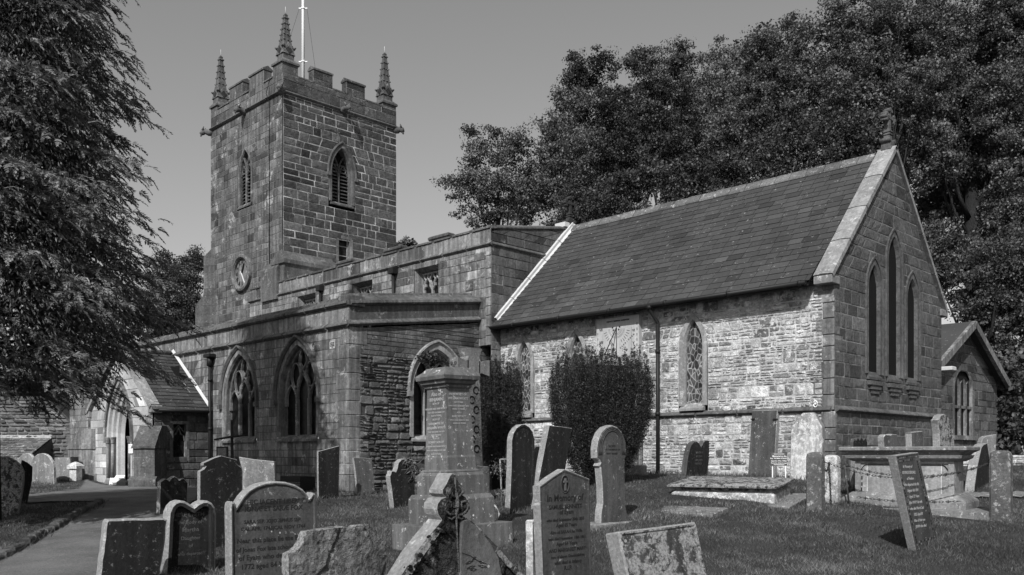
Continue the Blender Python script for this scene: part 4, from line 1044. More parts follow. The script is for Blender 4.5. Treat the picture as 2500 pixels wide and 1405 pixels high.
# flagpole on the tower roof
fpm = MB(); fp_u = None
P0 = PX(740, 195, 38.4); fpole = empty('flagpole', (P0.x, P0.y, ZS+.1)); tag(fpole, 'tall white flagpole standing on the church tower behind the battlements', 'flagpole')
fpm.tube([(P0.x, P0.y, ZS+.1), (P0.x, P0.y, 25.0)], [.075, .05], 12); fpm.build('pole', M['white'], fpole)
fpm = MB()
for z in (16.9, 18.0+1.2, 22.0):
    fpm.tube([(P0.x, P0.y, z), (P0.x, P0.y, z+.05)], .09, 10); fpm.obox((P0.x, P0.y, z+.03), Vector((.13, .13, 0)), Vector((.01, -.01, 0)), (0, 0, .02))
fpm.build('collar', M['white'], fpole)
fpm = MB(); fpm.tube([(P0.x+.12, P0.y+.12, 19.2), (P0.x+.5, P0.y+.5, 15.3)], .006, 4); fpm.tube([(P0.x-.12, P0.y-.12, 19.2), (P0.x-1.0, P0.y-1.0, 15.3)], .006, 4); fpm.build('stay_wire', M['iron'], fpole)

# ================================================================== GROUND
def in_poly(x, y, P):
    c = False; n = len(P); j = n-1
    for i in range(n):
        if (P[i][1] > y) != (P[j][1] > y) and x < (P[j][0]-P[i][0])*(y-P[i][1])/(P[j][1]-P[i][1])+P[i][0]: c = not c
        j = i
    return c
def axis(segs):
    o = [segs[0][0]]
    for a, b, st in segs:
        n = max(1, int(round((b-a)/st))); o += [a+(b-a)*(i+1)/n for i in range(n)]
    return o
us = axis([(-600, -60, 60), (-60, -24, 3), (-24, 24, .5), (24, 60, 3), (60, 600, 60)])
ds = axis([(-300, -20, 40), (-20, 6, 2), (6, 40, .5), (40, 70, 3), (70, 900, 60)])
V = []; nu = len(us)
for d in ds:
    for u in us:
        w = W(u, d, 0); bump = .018*sin(w.x*2.1+sin(w.y*1.3)*2)*cos(w.y*1.7)+.010*sin(w.x*5.1+w.y*4.3) if 6 < d < 40 and abs(u) < 24 else 0
        V.append((w.x, w.y, gz(u, d)+bump))
Fq = [(j*nu+i, j*nu+i+1, (j+1)*nu+i+1, (j+1)*nu+i) for j in range(len(ds)-1) for i in range(nu-1)]
g = npmesh('ground', V, Fq, [1.0]*len(Fq), M['lawn']); tag(g, kind='structure')

def sheet(name, poly, mat, lift, step=.16, label=None):
    """surface following the ground inside a plan polygon (world x,y)"""
    xs = [p[0] for p in poly]; ys = [p[1] for p in poly]; V = {}; vl = []; fl = []
    nx = int((max(xs)-min(xs))/step)+1; ny = int((max(ys)-min(ys))/step)+1; x0, y0 = min(xs), min(ys)
    def vi(i, j):
        if (i, j) not in V:
            x, y = x0+i*step, y0+j*step; V[(i, j)] = len(vl); vl.append((x, y, GZ(x, y)+lift))
        return V[(i, j)]
    for i in range(nx):
        for j in range(ny):
            if in_poly(x0+(i+.5)*step, y0+(j+.5)*step, poly): fl.append((vi(i, j), vi(i+1, j), vi(i+1, j+1), vi(i, j+1)))
    o = npmesh(name, vl, fl, [1.0]*len(fl), mat); tag(o, kind='structure'); return o
def gp(x, y): p = ground_px(x, y); return (p.x, p.y)
path_poly = [gp(-260, 1500), gp(-60, 1400), gp(0, 1370), gp(60, 1338), gp(120, 1302), gp(180, 1265), gp(232, 1240), gp(246, 1228), gp(200, 1227), gp(120, 1228), gp(0, 1235), gp(-200, 1250),
             gp(-200, 1222), gp(0, 1216), gp(90, 1209), gp(190, 1197), (-32.9, 11.6), (-28.6, 11.0), (-26.0, 12.6), gp(480, 1222), gp(430, 1250), gp(380, 1285), gp(330, 1320), gp(290, 1370), gp(270, 1440), gp(240, 1560), gp(180, 1800), gp(-400, 1800)]
sheet('path', path_poly, M['asphalt'], .030, .12)
flag_polys = [[gp(1180, 1202), gp(1240, 1196), gp(1248, 1212), gp(1180, 1218)], [gp(2345, 1206), gp(2700, 1203), gp(2700, 1216), gp(2345, 1217)]]
for P_ in flag_polys: sheet('flagstone_path', P_, M['flag'], .030, .15)
nograss = [path_poly]+flag_polys
# stone edging of the path
mb = MB(); rs = random.Random(3)
ed = [gp(-60, 1400), gp(0, 1370), gp(60, 1338), gp(120, 1302), gp(180, 1265), gp(232, 1240), gp(246, 1228)]
for a, b in zip(ed, ed[1:]):
    a, b = Vector((*a, 0)), Vector((*b, 0)); Ld = (b-a).length; n = max(1, int(Ld/.38)); D = (b-a)/n; Nn = Vector((-D.y, D.x, 0)).normalized()
    for i in range(n):
        p = a+D*(i+.5); z = GZ(p.x, p.y); t = rs.uniform(.7, 1.3); h = rs.uniform(.09, .14); ww = rs.uniform(.06, .085)
        c = Vector((p.x, p.y, z))-Nn*0+Vector((rs.uniform(-.015, .015), rs.uniform(-.015, .015), 0)); dx = D*.48
        mb.loft([[c-dx-Nn*ww-Z3*.1, c+dx-Nn*ww-Z3*.1, c+dx+Nn*ww-Z3*.1, c-dx+Nn*ww-Z3*.1], [c-dx-Nn*ww+Z3*h*.8, c+dx-Nn*ww+Z3*h*.7, c+dx+Nn*ww+Z3*h*.7, c-dx+Nn*ww+Z3*h*.8],
                 [c-dx*.85-Nn*ww*.6+Z3*h, c+dx*.85-Nn*ww*.6+Z3*h, c+dx*.85+Nn*ww*.6+Z3*h, c-dx*.85+Nn*ww*.6+Z3*h]], 0, t, cap1=True)
k_ = mb.build('path_kerb', M['kerb']); tag(k_, kind='structure')

# ================================================================== GRAVESTONES
def inset(P, k):
    n = len(P); out = []
    A = sum(P[i][0]*P[(i+1) % n][1]-P[(i+1) % n][0]*P[i][1] for i in range(n)); sg = 1 if A > 0 else -1
    for i in range(n):
        p0, p, p1 = P[i-1], P[i], P[(i+1) % n]
        e0 = (p[0]-p0[0], p[1]-p0[1]); e1 = (p1[0]-p[0], p1[1]-p[1]); l0 = math.hypot(*e0) or 1e-6; l1 = math.hypot(*e1) or 1e-6
        n0 = (-e0[1]/l0*sg, e0[0]/l0*sg); n1 = (-e1[1]/l1*sg, e1[0]/l1*sg)
        mx, my = n0[0]+n1[0], n0[1]+n1[1]; l = mx*mx+my*my
        s = min(2/max(l, .5), 1.6)
        out.append((p[0]+mx*k*s, p[1]+my*k*s))
    return out
def refine(P, step, jit, rs):
    out = []; n = len(P)
    for i in range(n):
        a, b = P[i], P[(i+1) % n]; L = math.dist(a, b); k = max(1, int(L/step))
        for j in range(k):
            f = j/k; q = (a[0]+(b[0]-a[0])*f, a[1]+(b[1]-a[1])*f)
            if jit and j: q = (q[0]+rs.uniform(-jit, jit), q[1]+rs.uniform(-jit, jit))
            out.append(q)
    return out
class Plane:
    """upright plane with photographed outline points dropped on to it"""
    def __init__(s, px, py, d, yaw, pitch=0.):
        s.N = Vector((cos(R(yaw))*cos(R(pitch)), sin(R(yaw))*cos(R(pitch)), sin(R(pitch))))
        s.U = Vector((-sin(R(yaw)), cos(R(yaw)), 0)); s.V = s.N.cross(s.U); s.P = PX(px, py, d)
        if s.V.z < 0: s.V = -s.V
    def hit(s, x, y):
        r = PX(x, y, 1.0); t = s.P.dot(s.N)/r.dot(s.N); q = r*t-s.P; return (q.dot(s.U), q.dot(s.V))
    def at(s, u, v, n=0.): return s.P+s.U*u+s.V*v+s.N*n
graves = {}
def stone(label, pts, d, yaw=0, T=.10, mat='grave', edge='grave_edge', pitch=0, panel=None, name='gravestone', cat='gravestone', group=None, jit=.0, step=.12, seed=1,
          bev=.012, ext=True, rough=0., rstep=.014):
    cx = sum(p[0] for p in pts)/len(pts); cy = sum(p[1] for p in pts)/len(pts)
    pl = Plane(cx, cy, d, yaw, pitch); q = [pl.hit(*p) for p in pts]
    b0, b1 = q[0], q[-1]
    if ext:
        wl, wr = pl.at(*b0), pl.at(*b1)
        g0 = min(GZ(wl.x, wl.y), GZ(wr.x, wr.y))-.22
        def drop(a, nxt):
            dz = pl.at(*a).z-g0
            if dz <= 0: return a
            dx = (a[0]-nxt[0])/max(.05, abs(nxt[1]-a[1])); dx = max(-.3, min(.3, dx)); return (a[0]+dx*dz, a[1]-dz)
        q = [drop(b0, q[1])]+q+[drop(b1, q[-2])]
    rs = random.Random(seed+int(abs(cx)))
    q = refine(q, step, jit, rs)
    cu = sum(p[0] for p in q)/len(q); cv = sum(p[1] for p in q)/len(q)
    bw = pl.at((q[0][0]+b1[0])/2, min(p[1] for p in q)); base = Vector((bw.x, bw.y, GZ(bw.x, bw.y)))
    mb = MB()
    R0 = lambda k, n: [pl.at(a, b, n) for a, b in (inset(q, k) if k else q)]
    rings = [R0(bev, -T), R0(0, -T+bev), R0(0, -bev), R0(bev, 0)]
    mb.loft(rings[:2], 1, 1, cap0=True); mb.loft(rings[1:3], 1, 1); mb.loft(rings[2:4], 1, 1)
    qi = inset(q, bev)
    if panel:
        w, dep = panel
        qa = inset(q, w); qb = inset(q, w+.012)
        I = mb.loft([[pl.at(a, b, 0) for a, b in qi], [pl.at(a, b, 0) for a, b in qa], [pl.at(a, b, -dep) for a, b in qb]], 0, 1)
        face2 = qb; fd_ = -dep
    else: face2 = qi; fd_ = 0.
    mb.face([pl.at(a, b, fd_) for a, b in face2], 0, 1)
    if rough:      # flaked, weathered face: a fine relief over the front
        qq = inset(q, .008); us_ = [p[0] for p in qq]; vs_ = [p[1] for p in qq]; ids = {}
        from mathutils import noise as mn
        def gv(i, j):
            if (i, j) not in ids:
                a, b = min(us_)+i*rstep, min(vs_)+j*rstep; P_ = Vector((a*7+seed, b*5, 0)); n1 = mn.fractal(P_, 1.0, 2.0, 4); n2 = mn.fractal(P_*4.1, 1.0, 2.0, 3)
                n3 = mn.noise(Vector((a*3, b*1.6, 4+seed)))
                ids[(i, j)] = mb.idx([pl.at(a, b, .004+rough*max(-.12, .45*n1+.22*n2+(.5 if n3 > .08 else .0)))])[0]
            return ids[(i, j)]
        for i in range(int((max(us_)-min(us_))/rstep)):
            for j in range(int((max(vs_)-min(vs_))/rstep)):
                a, b = min(us_)+(i+.5)*rstep, min(vs_)+(j+.5)*rstep
                if pl.at(a, b).z > base.z-.1 and in_poly(a, b, qq): mb.fi((gv(i, j), gv(i+1, j), gv(i+1, j+1), gv(i, j+1)), 0, 1.0, True)
    ob = mb.build(name, [M[mat], M[edge]], None, base)
    tag(ob, label, cat, group)
    return ob, pl, fd_
def inscribe(o, lines, size, x0=0., mat='letter_dark', lift=.002, sx=1.0):
    """lines = [(text, photo x, photo y of the baseline middle, size)]"""
    ob, pl, fd_ = o
    for s_, x, y, sz in lines:
        u, v = pl.hit(x, y)
        text_mesh('inscription', s_, sz, M[mat], (pl.at(u, v, fd_+lift), pl.U, pl.V, pl.N), ob, th=.001, sx=sx)

# --- front row
stone('dark flat-topped gravestone with side coloured bright as sunlit, lowest left of the front row beside the path',
      [(243, 1405), (252, 1330), (259, 1275), (264, 1269), (330, 1267), (400, 1266), (408, 1270), (404, 1320), (390, 1405)], 11.0, -8, .20, 'grave_dark', 'grave_edge', jit=.006, bev=.02, step=.08)
o = stone('double-arched gravestone with deep sunken panel, behind the dark flat-topped stone',
      [(402, 1405), (407, 1330), (409, 1275), (411, 1252), (418, 1236), (428, 1226), (440, 1222), (452, 1224), (464, 1231), (474, 1237), (484, 1229), (496, 1223), (508, 1223), (519, 1229), (526, 1240), (529, 1255), (529, 1330), (527, 1400)],
      12.0, -6, .24, 'grave_dark', 'grave_edge', panel=(.075, .07), jit=.003, bev=.03)
inscribe(o, [('HERE LYETH', 466, 1262, .075), ('the Body of', 468, 1280, .07), ('Martha', 470, 1299, .08), ('Daughter', 470, 1319, .07), ('of', 470, 1338, .07), ('who departed', 468, 1357, .06)], .07, mat='grave')
o = stone('wide round-arched gravestone with small shoulders and Latin inscription starting HIC IACENT LIBERI',
      [(563, 1405), (562, 1300), (561, 1240), (563, 1229), (568, 1225), (574, 1228), (578, 1234), (583, 1226), (592, 1212), (606, 1197), (626, 1185), (648, 1178), (672, 1175), (698, 1177), (722, 1184), (740, 1195), (750, 1206), (755, 1215), (759, 1211), (764, 1203), (771, 1206), (774, 1213), (775, 1250), (776, 1320), (778, 1400)],
      10.6, -4, .17, 'grave', 'grave_edge', panel=(.035, .018), jit=.002, bev=.02)
inscribe(o, [('HIC IACENT LIBERI', 670, 1230, .080), ('IONÆ ET SARÆ FOX', 671, 1247, .080), ('SARA SEP. XI|IOSEPHUS SEP.', 669, 1276, .060), ('CAL APR. 1743|CAL NOV 1744', 670, 1293, .062),
             ('Near this place lie the Body', 668, 1322, .080), ('of Jonas Fox late schoolmaster', 668, 1343, .074), ('of Eyam who departed', 660, 1364, .084), ('1772 aged 84 Years', 655, 1386, .084)], .07, mat='letter_dark')
o = stone('crumbling hollow-shouldered gravestone with flaking pitted face, in the front row',
      [(704, 1410), (703, 1370), (706, 1354), (718, 1348), (731, 1337), (741, 1322), (745, 1308), (750, 1299), (775, 1295), (800, 1291), (822, 1288), (838, 1286), (851, 1289), (863, 1292), (872, 1284), (888, 1282), (900, 1281), (903, 1290), (902, 1304), (910, 1315), (920, 1322), (940, 1321), (942, 1340), (944, 1372), (947, 1410)],
      8.2, -4, .13, 'grave_rough', 'grave_lichen', jit=.005, step=.08, bev=.006, rough=.035, rstep=.012)
ogab = stone('mossy gravestone with steep gable top and carved leaf finial, front row in the middle',
      [(975, 1412), (1012, 1352), (1045, 1309), (1068, 1283), (1078, 1270), (1070, 1258), (1066, 1244), (1068, 1230), (1076, 1219), (1088, 1214), (1080, 1206), (1080, 1196), (1090, 1180), (1098, 1162), (1104, 1156), (1112, 1159), (1117, 1172), (1128, 1186), (1131, 1198), (1128, 1208), (1137, 1214), (1144, 1226), (1145, 1242), (1139, 1255), (1130, 1260), (1143, 1268), (1168, 1290), (1203, 1327), (1238, 1367), (1284, 1412)],
      5.7, -2, .14, 'grave_mossy', 'grave_edge', jit=.0, step=.2, bev=.004, rough=.028, rstep=.009)
ob, pl, fd_ = ogab
def relief(ob, pl, pts, rad, mat, n=.004, name='carving', k=6):
    mb = MB(); P = [pl.at(*pl.hit(*p), n=n) for p in pts]; mb.tube(P, rad, k, cap=True)
    return mb.build(name, mat, ob)
GR = M['grave_rough']
def relief(ob, pl, pts, rad, mat, n=.016, name='carving', k=6):
    mb = MB(); P = [pl.at(*pl.hit(*p), n=n) for p in pts]; mb.tube(P, rad, k, cap=True)
    return mb.build(name, mat, ob)
relief(ob, pl, [(1107, 1166), (1108, 1190), (1112, 1215), (1113, 1235), (1110, 1260), (1112, 1300), (1114, 1345), (1117, 1395)], [.004, .006, .014, .016, .008, .006, .006, .006], GR)
for sgn in (-1, 1):
    cxx = 1110
    relief(ob, pl, [(cxx+sgn*4, 1258), (cxx+sgn*16, 1256), (cxx+sgn*26, 1247), (cxx+sgn*29, 1234), (cxx+sgn*22, 1224), (cxx+sgn*14, 1226), (cxx+sgn*12, 1236), (cxx+sgn*17, 1241)], [.006, .009, .010, .011, .010, .008, .007, .005], GR)
    relief(ob, pl, [(cxx+sgn*2, 1216), (cxx+sgn*10, 1210), (cxx+sgn*17, 1200), (cxx+sgn*12, 1190), (cxx+sgn*6, 1186)], [.005, .010, .013, .009, .004], GR)
    relief(ob, pl, [(cxx+sgn*3, 1262), (cxx+sgn*12, 1268), (cxx+sgn*20, 1264)], [.008, .006, .003], GR)
relief(ob, pl, [(1110, 1238), (1110, 1240)], [.022, .018], M['grave'], .012, k=10)
# carved slab on the right half of the gable, with leaf sprays
mb = MB(); q = [pl.hit(*p) for p in ((1117, 1412), (1118, 1340), (1122, 1290), (1124, 1272), (1136, 1268), (1158, 1286), (1190, 1325), (1210, 1360), (1220, 1412))]
mb.loft([[pl.at(a, b, .0) for a, b in q], [pl.at(a, b, .030) for a, b in inset(q, .003)]], 0, 1.5, cap1=True); mb.build('carved_panel', M['grave'], ob)
mb = MB(); q = [pl.hit(*p) for p in ((1143, 1269), (1168, 1291), (1203, 1328), (1238, 1368), (1282, 1412))]; qi_ = [pl.hit(*p) for p in ((1139, 1278), (1160, 1297), (1192, 1334), (1226, 1375), (1262, 1412))]
mb.loft([[pl.at(a, b, .0), pl.at(a, b, .022), pl.at(c_, d_, .026), pl.at(c_, d_, .0)] for (a, b), (c_, d_) in zip(q, qi_)], 0, 1, cap0=True, cap1=True)
q = [pl.hit(*p) for p in ((1066, 1288), (1045, 1312), (1012, 1355), (980, 1405))]; qi_ = [pl.hit(*p) for p in ((1074, 1292), (1056, 1317), (1024, 1362), (996, 1407))]
mb.loft([[pl.at(a, b, .0), pl.at(a, b, .022), pl.at(c_, d_, .026), pl.at(c_, d_, .0)] for (a, b), (c_, d_) in zip(q, qi_)], 0, 1, cap0=True, cap1=True)
mb.build('raised_border', M['grave_lichen'], ob)
LD = M['letter_dark']
relief(ob, pl, [(1120, 1349), (1140, 1356), (1158, 1368), (1180, 1376)], [.003, .003, .003, .002], LD, .031, 'carving', 4)
for (x, y, a, L) in ((1138, 1372, 25, 20), (1142, 1384, 20, 22), (1170, 1382, -10, 22), (1166, 1372, -25, 14), (1150, 1362, 40, 12), (1148, 1390, 5, 16)):
    P_ = [(x-L*.5*cos(R(a)), y+L*.5*sin(R(a))), (x, y-3), (x+L*.5*cos(R(a)), y-L*.5*sin(R(a))), (x, y+3), (x-L*.5*cos(R(a)), y+L*.5*sin(R(a)))]
    relief(ob, pl, P_, .002, LD, .032, 'carving', 4)
# moss cushions along the left slope
mb = MB(); rs = random.Random(8)
for k in range(70):
    f = rs.random(); x = 985+f*95+rs.gauss(6, 9); y = 1400-f*118+rs.gauss(10, 7)
    if x < 1000-0 and y < 1372: continue
    u, v = pl.hit(x, y); c = pl.at(u, v, rs.uniform(-.02, .03)); r_ = rs.uniform(.008, .02)
    mb.tube([c-Z3*r_*.5, c, c+Z3*r_*.6], [r_*.7, r_, r_*.4], 6, t=rs.uniform(.7, 1.3))
mb.build('moss', M['moss'], ob)
o = stone('gable-topped gravestone with a small cross in an oval and inscription starting In Memory of',
      [(1325, 1410), (1320, 1290), (1317, 1188), (1348, 1165), (1378, 1146), (1408, 1157), (1440, 1170), (1442, 1290), (1446, 1410)], 8.8, -2, .10, 'grave', 'grave_edge', bev=.006, panel=(.018, .006))
inscribe(o, [('In Memory of', 1381, 1223, .094), ('SAMUEL BENNETT', 1382, 1242, .058), ('of Eyam', 1384, 1255, .062), ('who died September 20th 1855', 1382, 1272, .042), ('Aged 65 Years', 1384, 1286, .05), ('Also of SARAH his Wife', 1384, 1302, .046),
             ('who died November 18th 1861', 1386, 1317, .042), ('Aged 64 Years', 1385, 1331, .05), ('AND MARGARET MARY', 1387, 1346, .05), ('two of above Grandchildren', 1388, 1361, .042), ('who died in Infancy', 1388, 1376, .05), ('R.I.P.', 1388, 1391, .058)], .06)
ob, pl, fd_ = o
cx_, cy_ = pl.hit(1380, 1182); mb = MB()
def ell(k, n): return [pl.at(cx_+.055*k*cos(i*pi/12), cy_+.082*k*sin(i*pi/12), n) for i in range(24)]
mb.loft([ell(1.12, fd_+.001), ell(1.1, fd_+.008), ell(1.0, fd_+.008), ell(.97, fd_+.0015)], 0, 1.2); mb.face(ell(.975, fd_+.0016), 1, 1)
mb.obox(pl.at(cx_, cy_-.005, fd_+.008), pl.U*.009, pl.V*.06, pl.N*.007, 0, 1.6); mb.obox(pl.at(cx_, cy_+.022, fd_+.009), pl.U*.028, pl.V*.009, pl.N*.007, 0, 1.6)
mb.build('cross_emblem', [M['grave'], M['letter_dark']], ob)
o = stone('low wide gravestone crusted with pale lichen and leaning back, lower right of the front row',
      [(1534, 1412), (1520, 1350), (1510, 1302), (1512, 1298), (1570, 1291), (1640, 1282), (1698, 1274), (1702, 1282), (1712, 1330), (1730, 1412)], 8.0, -13, .20, 'grave_lichen', 'grave_edge', panel=(.03, .012), jit=.002, bev=.016, pitch=10)
stone('small narrow marker stone half hidden behind the In Memory of gravestone', [(1299, 1352), (1298, 1275), (1301, 1271), (1316, 1270), (1318, 1352)], 10.8, -2, .12, 'grave_rough', 'bright_grave', jit=.004, bev=.015, step=.06)
o = stone('tall thin slab leaning far left with a beaded border, alone on the lawn',
      [(2238, 1352), (2222, 1280), (2204, 1196), (2187, 1113), (2214, 1109), (2242, 1105), (2254, 1160), (2270, 1232), (2292, 1332)], 13.1, 0, .12, 'grave', 'grave_edge', bev=.006, panel=(.025, .008), pitch=0)
ob, pl, fd_ = o
mb = MB(); rs = random.Random(5)
for (A, B, n_) in (((2191, 1120), (2241, 1334), 34), ((2237, 1112), (2286, 1326), 34), ((2196, 1119), (2234, 1113), 9), ((2196, 1127), (2235, 1121), 9), ((2244, 1330), (2284, 1318), 9), ((2243, 1324), (2282, 1312), 9)):
    for i in range(n_):
        f = (i+.5)/n_; u, v = pl.hit(A[0]+(B[0]-A[0])*f, A[1]+(B[1]-A[1])*f); mb.obox(pl.at(u, v, fd_+.004), pl.U*.010, pl.V*.013, pl.N*.004, 0, rs.choice((.2, 1.2, 2.2)))
mb.build('beaded_border', M['grave'], ob)
for k, s_ in enumerate(('In Memory of', 'GEORGE SIDDALL', 'of Foolow', 'who departed this life', 'August 4th 1841', 'Aged 72 Years', 'Also MARY his wife', 'who died March 2nd', '1855 Aged 81', 'Also of their son', 'JOHN who died')):
    inscribe((ob, pl, fd_), [(s_, 2217+k*3.3, 1143+k*14.5, .062)], 0, mat='letter_pale')
# --- middle rows
o = stone('tall gravestone with a rounded keyhole-shaped head on a stepped plinth, before the larger yew',
      [(1466, 1276), (1467, 1250), (1471, 1230), (1470, 1190), (1466, 1142), (1462, 1138), (1466, 1130), (1463, 1124), (1457, 1119), (1456, 1098), (1459, 1076), (1467, 1056), (1479, 1043), (1494, 1038), (1508, 1043), (1520, 1056), (1528, 1077), (1531, 1098), (1531, 1112), (1526, 1122), (1528, 1131), (1526, 1136), (1527, 1190), (1528, 1235), (1532, 1252), (1537, 1264)],
      15.1, -2, .15, 'grave', 'grave_edge', bev=.02, step=.3)
ob, pl, fd_ = o
mb = MB()
for e in (.045, .075, .105):
    P_ = [pl.hit(*p) for p in [(1457, 1112), (1456, 1098), (1459, 1076), (1467, 1056), (1479, 1043), (1494, 1038), (1508, 1043), (1520, 1056), (1528, 1077), (1531, 1098), (1531, 1112)]]
    c0 = pl.hit(1494, 1100); P_ = [(c0[0]+(a-c0[0])*(1-e/.33), c0[1]+(b-c0[1])*(1-e/.5)) for a, b in P_]
    mb.tube([pl.at(a, b, .004) for a, b in P_], .010, 5)
mb.build('arch_moulding', M['grave'], ob)
inscribe(o, [('SACRED', 1494, 1092, .05), ('TO THE MEMORY OF', 1496, 1100, .04), ('MARY BARBER', 1494, 1110, .045)], 0)
P0 = pl.at(*pl.hit(1500, 1275)); mb = MB(); mb.rings((P0.x-.1, P0.y, 0), 0, [(P0.z-.35, .22, .62), (P0.z-.02, .22, .62), (P0.z, .20, .60)], 0, 1); mb.build('plinth', M['grave_light'], ob)
stone('dark round-topped gravestone standing between the two yews', [(1245, 1216), (1248, 1140), (1249, 1075), (1253, 1058), (1261, 1045), (1272, 1037), (1282, 1036), (1293, 1043), (1301, 1055), (1306, 1073), (1306, 1110), (1302, 1216)], 17.0, -2, .14, 'grave_dark', 'grave_edge', bev=.012, panel=(.05, .01), step=.1)
stone('dark rectangular slab tilted to the right, left of the keyhole-headed stone', [(1307, 1212), (1325, 1120), (1341, 1039), (1370, 1042), (1397, 1046), (1388, 1100), (1372, 1200)], 17.5, -4, .16, 'grave_dark', 'grave_edge', bev=.008)
stone('small dark round-topped stone half hidden between the round-topped gravestone and the tilted slab', [(1300, 1186), (1302, 1100), (1308, 1091), (1316, 1090), (1323, 1100), (1323, 1186)], 19.5, -5, .10, 'grave_dark', 'grave', bev=.01)
o = stone('small gravestone with curling scrolled top and dried foliage on it, left of the pedestal',
      [(959, 1224), (955, 1190), (951, 1163), (954, 1157), (955, 1150), (962, 1150), (966, 1152), (970, 1142), (972, 1130), (980, 1122), (990, 1120), (998, 1128), (1001, 1142), (1004, 1150), (1008, 1150), (1011, 1165), (1014, 1206)], 19.6, -2, .16, 'grave_dark', 'grave_edge', bev=.015, jit=.006, step=.1)
wr = tag(empty('dried_wreath', o[1].at(*o[1].hit(1000, 1140), n=.08)), 'withered wreath of twigs draped on the scrolled gravestone', 'wreath')
mb = MB(); rs = random.Random(10)
for k in range(46):
    f = rs.random(); x = 975+f*52; y = 1122+f*36+rs.gauss(0, 5); u, v = o[1].hit(x, y); c = o[1].at(u, v, .10+rs.gauss(0, .05))
    p = [c]; dv = Vector((rs.gauss(0, 1), rs.gauss(0, 1), rs.gauss(0, .8)-.2))*.06
    for q in range(3): p.append(p[-1]+dv+Vector((rs.gauss(0, .03), rs.gauss(0, .03), rs.gauss(0, .03))))
    mb.tube(p, [.012, .010, .007, .004], 5, t=rs.uniform(.6, 2.2))
mb.build('twigs', M['grave'], wr)
stone('grey slab leaning against the aisle corner, its foot in the grass', [(872, 1206), (869, 1160), (863, 1118), (886, 1118), (908, 1120), (912, 1160), (916, 1202)], 23.3, -4, .08, 'grave', 'grave_edge', bev=.008, pitch=12)
stone('tall plain dark slab with thin bright edge, standing close to the aisle corner', [(778, 1216), (777, 1160), (777, 1103), (803, 1096), (829, 1089), (828, 1150), (827, 1206)], 21.8, -2, .07, 'grave_dark', 'grave_edge', bev=.004)
stone('large dark gravestone with notched ogee shoulders, in front of the left aisle window',
      [(487, 1305), (488, 1200), (488, 1152), (492, 1149), (498, 1146), (503, 1139), (497, 1137), (496, 1131), (505, 1127), (522, 1119), (540, 1113), (560, 1118), (579, 1123), (580, 1128), (576, 1131), (583, 1138), (590, 1142), (591, 1152), (591, 1305)], 14.2, -2, .10, 'grave_dark', 'grave_edge', bev=.006)
stone('pale flat-topped slab beside the large ogee-shouldered gravestone', [(591, 1240), (592, 1150), (584, 1122), (583, 1116), (612, 1121), (640, 1124), (669, 1127), (671, 1180), (672, 1240)], 15.6, -48, .09, 'grave_light', 'grave_edge', bev=.008)
stone('small gravestone with three-humped top, beside the path near the porch',
      [(389, 1262), (390, 1220), (391, 1178), (396, 1174), (403, 1169), (409, 1171), (413, 1174), (418, 1168), (426, 1163), (433, 1167), (437, 1173), (442, 1170), (449, 1168), (455, 1175), (459, 1180), (457, 1220), (456, 1258)], 18.6, 2, .15, 'grave_dark', 'grave_edge', bev=.012)
stone('blotched round-topped gravestone cut by the left edge of the picture', [(-24, 1252), (-22, 1140), (-12, 1122), (0, 1115), (18, 1116), (36, 1124), (50, 1136), (57, 1152), (57, 1175), (52, 1210), (44, 1252)], 18.6, -30, .12, 'grave_lichen', 'grave_edge', bev=.012)
stone('dark slab leaning behind the blotched round-topped gravestone at the left edge', [(46, 1215), (50, 1150), (56, 1124), (68, 1130), (80, 1140), (79, 1172), (74, 1195)], 20.5, 0, .10, 'grave_dark', 'grave_dark', bev=.01)
stone('pale broad round-topped gravestone before the low slate roof at the left', [(75, 1168), (74, 1140), (76, 1127), (82, 1117), (91, 1110), (102, 1107), (112, 1110), (120, 1117), (127, 1128), (130, 1142), (131, 1164)], 30.0, -62, .12, 'grave_light', 'bright_grave', bev=.01, ext=True)
stone('small ogee-topped gravestone behind the pale round-topped one at the left', [(40, 1150), (41, 1122), (48, 1117), (56, 1109), (66, 1107), (74, 1110), (80, 1118), (80, 1150)], 31.5, -60, .12, 'grave_light', 'bright_grave', bev=.01)
stone('flat block-shaped tomb in the grass left of the porch', [(132, 1158), (132, 1117), (152, 1116), (172, 1116), (174, 1156)], 31.0, -50, .5, 'grave_light', 'grave', bev=.02)
p = PX(185, 1140, 31.0); gp_z = gz(*UD(p))
mb = MB(); mb.rings((p.x, p.y, 0), R(30), [(gp_z-.2, .14, .14), (gp_z+.42, .14, .14), (gp_z+.42, .20, .20), (gp_z+.52, .20, .20), (gp_z+.60, .12, .12), (gp_z+.66, .02, .02)], 0, 1)
o_ = mb.build('capped_pier', M['bright_grave'], None, (p.x, p.y, gp_z)); tag(o_, 'short pier with a white pyramid cap, left of the porch buttress', 'pier')
o = stone('double-humped dark gravestone leaning by the chancel wall, right of the drainpipe',
      [(1674, 1166), (1679, 1120), (1684, 1098), (1688, 1086), (1695, 1079), (1702, 1078), (1708, 1084), (1712, 1092), (1716, 1083), (1722, 1076), (1730, 1076), (1736, 1083), (1736, 1095), (1730, 1130), (1724, 1166)], 21.6, 4, .14, 'grave_dark', 'grave', bev=.01, step=.09)
inscribe(o, [('IN MEMORY', 1708, 1108, .07), ('OF JOHN', 1707, 1117, .07), ('AND ANN', 1706, 1126, .07), ('HADFIELD', 1705, 1135, .07)], 0, mat='grave')
o = stone('tall brown slab clamped upright to the chancel wall', [(1826, 1166), (1830, 1090), (1836, 1003), (1868, 1002), (1898, 1001), (1893, 1090), (1889, 1166)], 20.75, -90, .13, 'grave', 'grave_edge', bev=.01, pitch=4)
ob, pl, fd_ = o
mb = MB()
